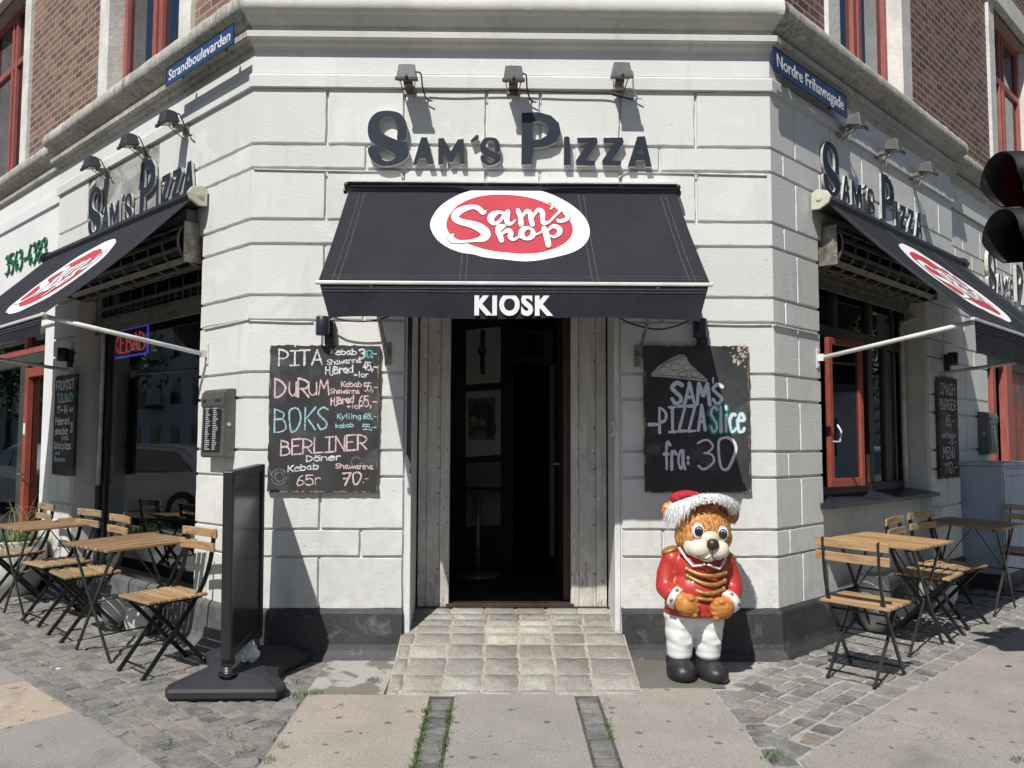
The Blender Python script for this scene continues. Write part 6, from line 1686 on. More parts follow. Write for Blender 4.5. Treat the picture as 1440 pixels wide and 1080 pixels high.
# ---- planters and pots
def planter(name, x, y, R, H, label, plants, cat='planter', bulge=1.0):
    r = empty(name, loc=(x, y, gz(x, y))); tag(r, label, cat)
    m = MB(); m.lathe([(R*0.62, 0), (R*0.66, 0.0), (R*0.93*bulge, H*0.30), (R*bulge, H*0.58), (R*0.97, H*0.86), (R*0.94, H*0.97), (R*0.95, H), (R*0.86, H), (R*0.84, H*0.93), (0, H*0.92)], n=36)
    m.build('pot', M['pot'], r)
    if plants:
        so_ = MB(); so_.lathe([(0, H*0.925), (R*0.835, H*0.925)], n=24); so_.build('soil', M['soil'], r)
        lf_ = MB(); sk = MB()
        for _ in range(plants):
            a = RND.uniform(0, 2*pi); q = R*0.8*sqrt(RND.random()); bx, by = q*cos(a), q*sin(a)
            d = a+RND.uniform(-0.6, 0.6); L = RND.uniform(0.10, 0.30); up = RND.uniform(0.3, 1.0)
            w_ = RND.uniform(0.004, 0.009); pts = []
            for k in range(5):
                t = k/4; rr = L*t*(1.2-up*0.6); zz = H*0.92+L*up*(t-0.75*t*t)*1.5-0.10*t*t*(1-up)
                pts.append((bx+cos(d)*rr, by+sin(d)*rr, zz))
            vs = []
            for k, p_ in enumerate(pts):
                ww = w_*(1-0.9*k/4); vs += [(p_[0]-sin(d)*ww, p_[1]+cos(d)*ww, p_[2]), (p_[0]+sin(d)*ww, p_[1]-cos(d)*ww, p_[2])]
            (lf_ if RND.random() < 0.85 else sk).add(vs, [(2*k, 2*k+1, 2*k+3, 2*k+2) for k in range(4)])
        for _ in range(22):
            a = RND.uniform(0, 2*pi); q = R*0.6*sqrt(RND.random()); d = RND.uniform(0, 2*pi); L = RND.uniform(0.25, 0.55)
            sk.tube(catmull([(q*cos(a), q*sin(a), H*0.9), (q*cos(a)+cos(d)*L*0.15, q*sin(a)+sin(d)*L*0.15, H+L*0.5), (q*cos(a)+cos(d)*L*0.5, q*sin(a)+sin(d)*L*0.5, H+L*RND.uniform(0.5, 0.9))], 3), 0.0016, 4)
        lf_.build('foliage', M['leaf'], r); sk.build('dry_stem', M['straw'], r)
    return r
x, y = wl(3.72, 0.30); planter('planter', x, y, 0.29, 0.50, 'large white planter with green grass against the left pier', 420)
x, y = wl(5.15, 0.42); planter('planter', x, y, 0.26, 0.46, 'white planter with straggly grass before the red shop door at the left edge', 300)
x, y = wl(1.62, 0.16); planter('round_pot', x, y, 0.11, 0.22, 'small round white pot at the foot of the neon window, farther of two', 0, 'pot', 1.08)
x, y = wl(1.16, 0.16); planter('round_pot', x, y, 0.11, 0.20, 'small round white pot at the foot of the neon window, nearer the corner', 0, 'pot', 1.08)
x, y = wr(1.42, 0.02-0.0); x, y = wr(1.30, 0.10)
o = planter('round_pot', x, y, 0.125, 0.42, 'tall rounded white pot under the sunlit right table', 0, 'pot', 1.05)
x, y = wr(2.55, 0.16); planter('round_pot', x, y, 0.15, 0.34, 'rounded grey white pot in the shade beside the blue grey cabinet', 0, 'pot', 1.08)

# ---- utility cabinet by the right wall
x, y = wr(0, 0)
r = empty('utility_cabinet', FM['R'] @ T(0, 0, gz(*wr(4.3, 0.2)))); tag(r, 'blue grey metal utility cabinet below the right menu case', 'utility cabinet')
ca0, ca1, cy0, cy1 = 3.90, 4.95, SB-0.40, SB-0.015
m = MB(); m.box(ca0, ca1, cy0, cy1, 0.16, 1.20); body = m.build('body', M['cabinet'], r, bevel=0.008)
m = MB(); m.box(ca0-0.015, ca1+0.015, cy0-0.02, cy1, 1.203, 1.235); m.build('lid', M['cabinet'], r, bevel=0.006)
m = MB(); m.box(ca0+0.03, ca1-0.03, cy0+0.03, cy1-0.01, -0.02, 0.158); m.build('base', M['plinth'], r)
for a, b in ((ca0+0.02, (ca0+ca1)/2-0.004), ((ca0+ca1)/2+0.004, ca1-0.02)):
    m = MB(); m.box(a, b, cy0-0.012, cy0-0.0005, 0.19, 1.17); d = m.build('door', M['cabinet'], r, bevel=0.004)
    hm = MB(); hm.box(a+0.05, a+0.075, cy0-0.022, cy0-0.0125, 0.62, 0.78); hm.build('handle', M['cabinet'], d, bevel=0.003)
    hm = MB()
    for k in range(14): hm.box(a+0.06+k*0.03, a+0.078+k*0.03, cy0-0.0135, cy0-0.0122, 1.10, 1.106)
    hm.build('vent_slot', M['dark_metal'], d)

# ================================================================== PAVEMENT SIGN
SX = -1.535
r = empty('pavement_sign', loc=(SX, -0.455, gz(SX, -0.455)+0.002)); r.rotation_euler = (math.atan(SLOPE), 0, radians(1.0))
tag(r, 'black pavement sign seen edge on with a blank dark panel left of the chalkboard', 'pavement sign')
y0, y1, z0_, z1_ = -0.36, 0.345, 0.205, 1.265
m = MB(); fw, tk = 0.045, 0.030
m.box(-tk, tk, y0, y0+fw, z0_, z1_); m.box(-tk, tk, y1-fw, y1, z0_, z1_); m.box(-tk+0.002, tk-0.002, y0+fw, y1-fw, z0_, z0_+fw); m.box(-tk+0.002, tk-0.002, y0+fw, y1-fw, z1_-fw, z1_)
m.build('frame', M['dark_metal'], r, bevel=0.008)
m = MB(); m.box(-0.016, 0.016, y0+fw-0.005, y1-fw+0.005, z0_+fw-0.005, z1_-fw+0.005); m.build('panel', M['gloss_black'], r)
for yy in (y0+0.05, y1-0.06):
    m = MB(); m.tube([(0, yy, 0.09), (0, yy, z0_)], 0.018, 10)
    for k in range(9): m.tube([(0.021*cos(a), yy+0.021*sin(a), 0.10+k*0.009) for a in [2*pi*q/12 for q in range(12)]], 0.005, 5, closed=True)
    m.build('spring', M['steel'], r)
    m = MB(); m.box(-0.034, 0.034, yy-0.03, yy+0.03, z0_-0.035, z0_+0.002); m.build('clamp', M['dark_metal'], r, bevel=0.005)
# water base: waisted plan, bevelled top
half = [(0.30, -0.42), (0.33, -0.36), (0.325, -0.30), (0.255, -0.16), (0.225, 0.0), (0.255, 0.16), (0.325, 0.32), (0.33, 0.38), (0.30, 0.43)]
outl = catmull([(a, b, 0) for a, b in half], 4)
outl = [(v.x, v.y) for v in outl]+[(-v.x, v.y) for v in reversed(outl)]
n = len(outl); m = MB()
def ringz(k, z, kk=None): return [(a*k, b*(kk or k), z) for a, b in outl]
rings = [ringz(0.97, 0.004), ringz(1.0, 0.02), ringz(1.0, 0.05), ringz(0.97, 0.066), ringz(0.60, 0.112, 0.74), ringz(0.30, 0.120, 0.70)]
vs = [v for q in rings for v in q]
fs = [(i*n+k, i*n+(k+1) % n, (i+1)*n+(k+1) % n, (i+1)*n+k) for i in range(len(rings)-1) for k in range(n)]
fs += [tuple(range(n))[::-1], tuple((len(rings)-1)*n+k for k in range(n))]
m.add(vs, fs)
b = m.build('base', M['plastic'], r, bevel=0.004)
m = MB(); m.lathe([(0.0, 0.1265), (0.05, 0.1265), (0.055, 0.1215)], (0, y0+0.05, 0), 16); m.build('socket', M['signal'], b)
def crumple(name, x, y, z, rr, mat_, lb):
    m = MB(); t = MB(); t.ball((0, 0, 0), rr, 14, 9)
    mp = {}
    for v in t.v:
        k = tuple(round(c, 4) for c in v)
        if k not in mp: mp[k] = RND.uniform(0.72, 1.12)
        m.v.append((v[0]*mp[k], v[1]*mp[k], v[2]*mp[k]))
    m.f = t.f; m.m = t.m; m.sm = [False]*len(t.f); m.r = t.r
    return tag(m.build(name, mat_, None, T(x, y, z)), lb, 'litter')
crumple('paper_bag', SX+0.055, -0.50, 0.155+gz(SX, -0.5), (0.052, 0.06, 0.065), M['paper'], 'crumpled white paper bag on the base of the pavement sign')
for px, py, rr, mt, lb in ((82, 941, (0.02, 0.014, 0.004), M['paper'], 'torn scrap of white paper on the left setts by the tan slab'), (1418, 938, (0.02, 0.013, 0.008), M['brown_frame'], 'dry brown leaf on the right paving slabs'),
                          (1068, 932, (0.022, 0.006, 0.003), M['straw'], 'thin pale cigarette stub on the setts beside the bear statue')):
    x, y = gpx(px, py); crumple('litter', x, y, gz(x, y)+0.004, rr, mt, lb)

# ================================================================== BEAR STATUE
BY = -0.40
def bp(px, py, dy=0.0):
    xx, zz = onf('C', px, py, -BY); return Vector((xx, BY+dy, zz))
PXM = 1/226.0
def remesh(name, parts, mat_, parent, vox=0.011, smooth=6, holes=None):
    t = MB()
    for it in parts:
        if it[0] == 'e': t.ball(it[1], it[2], 20, 14, it[3] if len(it) > 3 else None)
        else: t.tube(it[1], it[2], 14)
    me = bpy.data.meshes.new(name); me.from_pydata(t.v, [], t.f)
    o = bpy.data.objects.new(name, me); COL.objects.link(o)
    rm = o.modifiers.new('r', 'REMESH'); rm.mode = 'VOXEL'; rm.voxel_size = vox
    sm = o.modifiers.new('s', 'SMOOTH'); sm.iterations = smooth; sm.factor = 0.5
    bpy.context.view_layer.update()
    m2 = bpy.data.meshes.new_from_object(o.evaluated_get(bpy.context.evaluated_depsgraph_get()))
    bpy.data.objects.remove(o); m2.name = name
    m2.materials.clear(); m2.materials.append(mat_)
    m2.polygons.foreach_set('use_smooth', [True]*len(m2.polygons))
    o = bpy.data.objects.new(name, m2); COL.objects.link(o); o.parent = parent
    return o
def fur_mat():
    m, nt, p, co = newmat('carved_fur')
    wv = nt.nodes.new('ShaderNodeTexWave'); wv.inputs['Scale'].default_value = 9; wv.inputs['Distortion'].default_value = 14; wv.inputs['Detail'].default_value = 3; wv.inputs['Detail Scale'].default_value = 2.5
    nt.links.new(co, wv.inputs['Vector'])
    c = ramp(nt, wv.outputs['Fac'], [(0.10, (0.36, 0.125, 0.03)), (0.5, (0.50, 0.205, 0.055)), (0.9, (0.66, 0.34, 0.11))])
    c = mixc(nt, ramp(nt, noise(nt, co, 8, 4), [(0.4, 0.0), (0.7, 0.4)]), c, (0.42, 0.15, 0.035))
    nt.links.new(c, p.inputs['Base Color']); p.inputs['Roughness'].default_value = 0.5
    bump(nt, p, wv.outputs['Fac'], 0.5, 0.004); return m
M['fur'] = fur_mat()
M['paw'] = mk('carved_paw', (0.56, 0.245, 0.065), (0.40, 0.145, 0.032), 22, 0.5, bmp=0.5, bscale=40, sc3=(1, 1, 2.6), bdist=0.006)
M['bear_red'] = mk('glossy_red_paint', (0.48, 0.038, 0.030), (0.38, 0.030, 0.024), 9, 0.42, bmp=0.2, bscale=25, coat=0.25, bdist=0.01)
def scuffed_red():
    m = M['bear_red']; nt = m.node_tree; p = nt.nodes['Principled BSDF']; co = nt.nodes['Texture Coordinate'].outputs['Object']
    src = p.inputs['Base Color'].links[0].from_socket
    f = ramp(nt, noise(nt, co, 16, 6, 0.7, 1.0), [(0.62, 0.0), (0.70, 0.55)])
    nt.links.new(mixc(nt, f, src, (0.72, 0.40, 0.38)), p.inputs['Base Color'])
scuffed_red()
M['bear_white'] = mk('painted_white', (0.80, 0.80, 0.79), (0.68, 0.68, 0.66), 6, 0.4, bmp=0.25, bscale=14, bdist=0.02)
M['bear_cream'] = mk('painted_cream', (0.78, 0.72, 0.60), (0.66, 0.58, 0.45), 10, 0.4, bmp=0.2, bscale=40)
M['bear_black'] = mk('painted_black', (0.028, 0.028, 0.033), (0.016, 0.016, 0.018), 14, 0.45, bmp=0.5, bscale=18, bdist=0.01)
M['bear_nose'] = mk('painted_brown', (0.05, 0.028, 0.022), (0.032, 0.018, 0.015), 14, 0.35)
M['gold'] = mk('gold_paint', (0.50, 0.29, 0.09), (0.28, 0.16, 0.045), 40, 0.4, 0.35, bmp=0.5, bscale=90)
M['brass'] = mk('brass_button', (0.35, 0.27, 0.14), (0.2, 0.15, 0.08), 40, 0.35, 0.7)
M['hat_red'] = mk('red_plush', (0.50, 0.02, 0.045), (0.38, 0.014, 0.032), 24, 0.85, bmp=0.5, bscale=120)
M['hat_fur'] = mk('white_faux_fur', (0.86, 0.86, 0.86), (0.72, 0.72, 0.72), 60, 0.9)
bb = bp(980, 948); gb = gz(bb.x, BY)
BEAR = empty('bear_statue', loc=(0, 0, 0)); tag(BEAR, 'painted bear statue in a red drummer jacket and white trousers right of the door', 'statue')
k = PXM
remesh('boot', [('e', bp(955, 939, -0.06), (0.090, 0.135, 0.075)), ('e', bp(955, 930, 0.02), (0.080, 0.09, 0.075)), ('e', bp(955, 943, -0.05), (0.088, 0.135, 0.05))], M['bear_black'], BEAR)
remesh('boot', [('e', bp(998, 942, -0.06), (0.090, 0.135, 0.075), Matrix.Rotation(0.22, 3, 'Z')), ('e', bp(997, 933, 0.02), (0.080, 0.09, 0.075)), ('e', bp(999, 946, -0.05), (0.088, 0.135, 0.05), Matrix.Rotation(0.22, 3, 'Z'))], M['bear_black'], BEAR)
def arc(c0, c1, sag, dy, r, n=7):
    a, b = bp(*c0, dy), bp(*c1, dy)
    return [a.lerp(b, t/(n-1))+Vector((0, -0.012*sin(pi*t/(n-1)), -sag*sin(pi*t/(n-1)))) for t in range(n)]
lg = []
for cx_ in (955.5, 995.5):
    lg += [('e', bp(cx_+1, 872, 0), (21*k, 0.125, 24*k)), ('e', bp(cx_, 888, 0), (20*k, 0.115, 24*k)), ('e', bp(cx_, 906, 0.0), (18.2*k, 0.10, 22*k)), ('e', bp(cx_, 918, 0.0), (17.5*k, 0.095, 11*k))]
    lg += [('t', arc((cx_-9, 893), (cx_+12, 897), 0.02, -0.066, 0), 0.030)]
lg += [('e', bp(976, 864, 0), (43*k, 0.14, 18*k))]
remesh('trousers', lg, M['bear_white'], BEAR, 0.008, 12)
jk = [('e', bp(981, 797, 0), (39*k, 0.145, 32*k)), ('e', bp(979, 828, -0.01), (41*k, 0.155, 32*k)), ('e', bp(978, 848, -0.01), (44*k, 0.162, 20*k)), ('e', bp(977.5, 858, -0.005), (45*k, 0.165, 10*k))]
for shx, shy, elx, ely, wrx, wry in ((945, 787, 934, 824, 941, 834), (1019, 790, 1029, 827, 1021, 839)):
    jk += [('e', bp(shx, shy, 0), (15*k, 0.075, 17*k)), ('t', [bp(shx, shy, 0), bp((shx+elx)/2-(2 if shx < 980 else -2), (shy+ely)/2, -0.005), bp(elx, ely, -0.03)], [0.066, 0.064, 0.060]), ('e', bp(elx, ely, -0.03), (13.2*k, 0.062, 13.5*k)),
           ('t', [bp(elx, ely, -0.03), bp(wrx, wry, -0.115)], [0.060, 0.052])]
remesh('jacket', jk, M['bear_red'], BEAR, 0.009, 6)
for i, (wx, wy, px, py) in enumerate(((944, 835.5, 958.5, 843.5), (1018.5, 841, 1005, 848))):
    a = bp(wx, wy, -0.125); b = bp(px, py, -0.165); d = (b-a).normalized()
    c_ = MB(); c_.tube([a-d*0.026, a-d*0.022, a+d*0.018, a+d*0.022], [0.058, 0.066, 0.067, 0.055], 20); cf = c_.build('cuff', M['bear_white'], BEAR)
    bt = MB()
    for q in (-0.3, 0.75): 
        side = d.cross(Vector((0, -1, 0))).normalized(); up_ = Vector((0, -1, 0))-d*d.dot(Vector((0, -1, 0))); up_.normalize()
        bt.ball(a+(up_*cos(q)+side*sin(q)*(-1 if i else 1)*-1)*0.067, 0.0115, 10, 7)
    bt.build('button', M['brass'], cf)
    pw = [('e', b, (0.073, 0.062, 0.067)), ('e', a.lerp(b, 0.45), (0.056, 0.05, 0.056))]
    sgn = 1 if i == 0 else -1
    for q in range(4):
        t = (q-1.5)/1.5; pw.append(('e', b+Vector((sgn*(0.050-0.014*abs(t)), -0.028+0.004*q, -0.044*t-0.012)), (0.024, 0.026, 0.018)))
    pw.append(('e', b+Vector((sgn*0.012, -0.05, 0.045)), (0.022, 0.018, 0.018)))
    remesh('paw', pw, M['paw'], BEAR, 0.0065, 4)
def front_y(px, py, base=-0.16): return base
gd = MB()
for ax_, ay_, bx2, by2, cx2, cy2 in ((960, 796.5, 986, 804, 1012.5, 801), (961, 806, 987, 816, 1012, 812.5), (962, 819.5, 984, 828, 1010, 823)):
    P = [bp(ax_, ay_, -0.118), bp((ax_+bx2)/2, (ay_+by2)/2+1.5, -0.152), bp(bx2, by2, -0.164), bp((cx2+bx2)/2, (cy2+by2)/2+1.5, -0.155), bp(cx2, cy2, -0.120)]
    gd.tube(catmull(P, 5), 0.0125, 8)
    gd.ball(P[0], 0.017, 8, 6); gd.ball(P[-1], 0.017, 8, 6)
P = [bp(970, 834, -0.168), bp(982, 836, -0.176), bp(993, 836, -0.170)]; gd.tube(catmull(P, 4), 0.011, 8)
gd.build('braid', M['gold'], BEAR)
ep = MB(); ep.ball(bp(942, 773, 0.0), (0.058, 0.06, 0.020), 16, 8, Matrix.Rotation(-0.35, 3, 'Y')); ep.build('epaulette', M['gold'], BEAR)
ep = MB(); ep.ball(bp(1024, 780, 0.0), (0.056, 0.06, 0.020), 16, 8, Matrix.Rotation(0.45, 3, 'Y')); ep.build('epaulette', M['gold'], BEAR)
cl_ = MB()
for P in ([(950, 767, -0.10), (959, 782, -0.125), (967, 791.5, -0.145), (977, 790, -0.16), (983, 788.5, -0.165)], [(986, 788.5, -0.165), (994, 792, -0.158), (1003, 795.5, -0.145), (1009, 789, -0.13), (1014, 781, -0.11)]):
    cl_.tube([bp(*q) for q in P], 0.0075, 6)
cl_.build('collar_trim', M['bear_white'], BEAR)
# head turned a little to the picture's right, tilted
HC = bp(987, 744, -0.02)
head = remesh('head', [('e', HC, (0.172, 0.160, 0.172)), ('e', HC+Vector((0.0, -0.01, -0.045)), (0.178, 0.155, 0.125)), ('e', bp(988, 772, -0.05), (0.105, 0.11, 0.07)), ('e', bp(943, 719, 0.02), (0.055, 0.035, 0.062)), ('e', bp(1030, 724, 0.02), (0.050, 0.035, 0.058)), ('t', [bp(985, 770, 0), bp(984, 792, 0.0)], [0.10, 0.10])], M['fur'], BEAR, 0.009, 4)
mz = remesh('muzzle', [('e', bp(976.5, 767, -0.148), (0.074, 0.064, 0.062)), ('e', bp(1000.5, 769, -0.148), (0.072, 0.064, 0.062)), ('e', bp(989, 753, -0.142), (0.066, 0.060, 0.056)), ('e', bp(986.5, 778.5, -0.140), (0.052, 0.055, 0.032)), ('e', bp(968, 764, -0.112), (0.056, 0.05, 0.064)), ('e', bp(1006, 767, -0.112), (0.052, 0.05, 0.062))], M['bear_cream'], head, 0.006, 5)
m = MB(); m.ball(bp(990.8, 760, -0.207), (0.038, 0.030, 0.034), 16, 12); m.build('nose', M['bear_nose'], head)
m = MB()
m.tube(catmull([bp(989.5, 767, -0.211), bp(989.3, 772, -0.216), bp(989, 776, -0.211)], 4), 0.0034, 6)
m.tube(catmull([bp(989, 776, -0.211), bp(983, 780, -0.2065), bp(976, 779.5, -0.200), bp(970, 776, -0.188)], 4), 0.0034, 6)
m.tube(catmull([bp(989, 776, -0.211), bp(995, 781, -0.2055), bp(1002, 781.5, -0.198), bp(1007, 779, -0.186)], 4), 0.0034, 6)
m.build('mouth_line', M['bear_nose'], head)
for ex, ey in ((973.0, 743.0), (1006.5, 747.0)):
    e = bp(ex, ey, 0); dx, dz = (e.x-HC.x)/0.174, (e.z-HC.z)/0.172
    yf = HC.y-0.160*sqrt(max(0.05, 1-dx*dx-dz*dz)); c_ = Vector((e.x, yf+0.004, e.z))
    w_ = MB(); w_.ball(c_, (0.039, 0.019, 0.046), 20, 14); we = w_.build('eye', M['bear_white'], head)
    pu = MB(); pu.ball(c_+Vector((0.001, -0.0115, 0.0)), (0.027, 0.0125, 0.032), 18, 12); pu.build('pupil', M['bear_black'], we)
    hl = MB(); hl.tube([c_+Vector((0.001+0.013*cos(a), -0.0225, 0.004+0.017*sin(a))) for a in [0.2+2.4*q/7 for q in range(8)]], 0.0022, 5); hl.build('glint', M['bear_white'], we)
# santa hat lying on the head
HAT = empty('santa_hat', loc=(0, 0, 0)); tag(HAT, 'red santa hat with shaggy white fur trim on the bear statue', 'hat')
remesh('cap', [('e', bp(966, 700.5, 0.0), (24*k, 0.115, 11*k)), ('e', bp(985, 701.5, 0.0), (34*k, 0.125, 8*k)), ('e', bp(1012, 705, 0.0), (21*k, 0.11, 9.5*k)), ('t', arc((950, 696), (990, 699), -0.016, -0.10, 0), 0.016), ('t', arc((992, 700), (1024, 705), -0.014, -0.09, 0), 0.015)], M['hat_red'], HAT, 0.008, 4)
ring = []; rad = []
for q in range(40):
    a = 2*pi*q/40; cx_, cy_ = HC.x+0.004, HC.y+0.01
    X_ = cx_-0.182*cos(a); Y_ = cy_-0.158*sin(a)
    zz = bp(980, 706.5).z-0.042*(cos(a)**2) + 0.040*max(0, sin(a))*(1-0.55*max(0, cos(a)))
    ring.append((X_, Y_, zz)); rad.append(0.024+0.014*abs(cos(a)) if sin(a) > -0.2 else 0.03)
m = MB(); m.tube(ring, rad, 12, closed=True)
hs = m
fur = MB()
def strand(p, d, L, w_):
    side = d.cross(Vector((0, 0, 1)));
    if side.length < 1e-3: side = Vector((1, 0, 0))
    side.normalize(); q = [p, p+d*L*0.5+Vector((0, 0, -0.10*L)), p+d*L*0.85+Vector((0, 0, -0.42*L))]
    fur.add([q[0]-side*w_, q[0]+side*w_, q[1]+side*w_*0.8, q[1]-side*w_*0.8, q[2]], [(0, 1, 2, 3), (3, 2, 4)])
for _ in range(5200):
    q = RND.randrange(40); a = 2*pi*(q+RND.random())/40
    P = Vector(ring[q]); outw = Vector((-cos(a), -sin(a)*0.9, 0)).normalized()
    th = RND.uniform(-1.2, 1.9); n_ = outw*cos(th)+Vector((0, 0, 1))*sin(th)
    left = cos(a) > 0.42 and sin(a) > -0.35
    L = RND.uniform(0.010, 0.020) if not left else RND.uniform(0.03, 0.095)*(0.55+0.45*min(1, (cos(a)-0.42)*3))
    d = (outw*0.40+Vector((RND.uniform(-.16, .16), RND.uniform(-.16, .1), -1.0))).normalized() if left else (n_+Vector((RND.uniform(-.5, .5), RND.uniform(-.3, .1), -0.25))).normalized()
    strand(P+n_*rad[q]*0.92+Vector((RND.uniform(-.012, .012), RND.uniform(-.012, .012), 0)), d, L, RND.uniform(0.0010, 0.0020))
trim = hs.build('fur_trim', M['hat_fur'], HAT); fur.build('fur_strand', M['hat_fur'], trim)

# ================================================================== TRAFFIC LIGHT
tp = CAMP+ray(1466, 252)*(4.5/FPX)
fx_ = Vector((-0.995, -0.10, 0)).normalized()
r = empty('traffic_light', loc=(tp.x, tp.y, -0.10)); r.rotation_euler = (0, 0, atan2(fx_.y, fx_.x)+pi/2)
tag(r, 'black traffic light showing red at the right edge of the picture', 'traffic light')
zc0 = tp.z+0.10
m = MB(); m.box(-0.19, 0.19, 0.0, 0.20, zc0-0.47, zc0+0.19); m.build('housing', M['signal'], r, bevel=0.03)
for i in range(2):
    z = zc0-0.30*i
    m = MB(); m.tube([(0, 0.005, z), (0, -0.014, z)], 0.125, 28); m.build('lens', M['signal_red'] if i == 0 else M['signal'], r)
    v = MB(); vs = []; n = 26
    for q in range(n+1):
        a = radians(-52+284*q/n); ln = 0.25 if 0 < a < pi else 0.25-0.10*abs(sin(a))
        for rr in (0.140, 0.147): vs += [(rr*cos(a), 0.0, z+rr*sin(a)), (rr*cos(a), -ln, z+rr*sin(a)-0.016)]
    fs = []
    for q in range(n):
        o_ = q*4; p_ = (q+1)*4
        fs += [(o_, p_, p_+1, o_+1), (o_+3, p_+3, p_+2, o_+2), (o_+1, p_+1, p_+3, o_+3), (o_+2, p_+2, p_, o_)]
    v.add(vs, fs, True); v.build('visor', M['signal'], r)
m = MB(); m.tube([(0.36, 0.16, 0), (0.36, 0.16, zc0+0.45)], 0.06, 16); m.build('pole', M['grey_metal'], r)
for z in (zc0+0.05, zc0-0.38):
    m = MB(); m.tube([(0.12, 0.12, z), (0.36, 0.16, z)], 0.022, 8); m.build('bracket', M['signal'], r)

# ================================================================== THINGS SEEN THROUGH THE DOOR
def on_y(px, py, y): return onf('C', px, py, -y)
WY = 2.15
xa, _ = on_y(652, 600, WY); xb, _ = on_y(722, 600, WY)
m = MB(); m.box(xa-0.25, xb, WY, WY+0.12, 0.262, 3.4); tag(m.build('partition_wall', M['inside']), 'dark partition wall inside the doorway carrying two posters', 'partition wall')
def panel(name, pts, y, d, mat_, lb, cat, group=None):
    q = [on_y(px, py, y-d) for px, py in pts]
    m = MB(); m.prism(fix(q), y-d, y-0.002); return tag(m.build(name, mat_), lb, cat, group)
p1 = panel('wall_poster', [(655.5, 464), (704, 459.5), (704, 537.5), (655.5, 541)], WY, 0.012, M['poster'], 'pale poster of a wristwatch inside the doorway', 'poster')
wm = MB(); yq = WY-0.0135
wm.ribbon([on_y(679, 467, yq), on_y(678.5, 480, yq), on_y(678, 502, yq), on_y(679, 524, yq)], 0.045, yq)
cxw, czw = on_y(678, 493, yq); wm.prism([(cxw+0.042*cos(2*pi*q/20), czw+0.042*sin(2*pi*q/20)) for q in range(20)], yq-0.0004, None)
wm.build('watch_print', M['picture_dark'], p1)
wm = MB(); wm.prism([(cxw+0.022*cos(2*pi*q/16), czw+0.024*sin(2*pi*q/16)) for q in range(16)], yq-0.0008, None); wm.build('dial_print', M['picture'], p1)
p2 = panel('framed_picture', [(655, 551), (704, 548), (704, 639), (655, 643)], WY, 0.014, M['frame_white'], 'framed abstract brown picture below the watch poster inside the doorway', 'picture')
yq = WY-0.0155
pm = MB(); pm.prism(fix([on_y(*c, yq) for c in ((658, 561), (696, 558), (696, 618.5), (658, 619))]), yq, None); pm.build('print', M['picture'], p2)
pm = MB()
for cx_, cy_, rx_, ry_ in ((669, 578, 7, 11), (685, 583, 9, 15), (690, 604, 8, 12)):
    c0 = on_y(cx_, cy_, yq); pm.prism([(c0[0]+rx_*0.0065*cos(2*pi*q/14)*RND.uniform(.85, 1.1), c0[1]+ry_*0.0065*sin(2*pi*q/14)) for q in range(14)], yq-0.0006-cx_*1e-6, None)
pm.build('dark_shape', M['picture_dark'], p2)
pm = MB()
for cx_, cy_, rx_, ry_ in ((679, 594, 5, 5), (666, 590, 5, 6)):
    c0 = on_y(cx_, cy_, yq); pm.prism([(c0[0]+rx_*0.0065*cos(2*pi*q/12)*RND.uniform(.8, 1.1), c0[1]+ry_*0.0065*sin(2*pi*q/12)) for q in range(12)], yq-0.0015-cx_*1e-6, None)
pm.build('pale_shape', M['picture_skin'], p2)
p3 = panel('notice_panel', [(655, 652), (704, 649), (704, 738), (655, 741)], WY, 0.012, M['inside_wall'], 'grey blank panel under the framed picture inside the doorway', 'panel')
W2 = 3.6
p4 = panel('wall_panel', [(720, 461), (778, 466), (778, 514), (720, 509)], W2, 0.05, M['inside_wall'], 'grey wall panel with a dark screen at the back of the room', 'panel')
pm = MB(); yq = W2-0.06; pm.prism(fix([on_y(*c, yq) for c in ((733, 469), (764, 472), (764, 503), (733, 501))]), yq, None); pm.build('screen', M['picture_dark'], p4)
jm = MB(); x0_, _ = on_y(773, 600, 3.0); jm.box(x0_, x0_+0.05, 3.0, 3.05, 0.262, 2.2); tag(jm.build('door_jamb', M['frame_white']), 'pale inner door jamb at the back of the room', 'door jamb')
tx_, tz_ = on_y(672, 700, 1.6)
rt = empty('bar_table', loc=(tx_, 1.75, 0.262)); tag(rt, 'small dark round table inside the doorway', 'table')
m = MB(); m.lathe([(0, 0.72), (0.27, 0.72), (0.275, 0.735), (0.27, 0.75), (0, 0.75)], n=24); m.build('table_top', M['brown_frame'], rt)
m = MB(); m.tube([(0, 0, 0.01), (0, 0, 0.72)], 0.025, 10); m.lathe([(0, 0.0), (0.2, 0.0), (0.19, 0.02), (0, 0.03)], n=20); m.build('leg', M['galv'], rt)

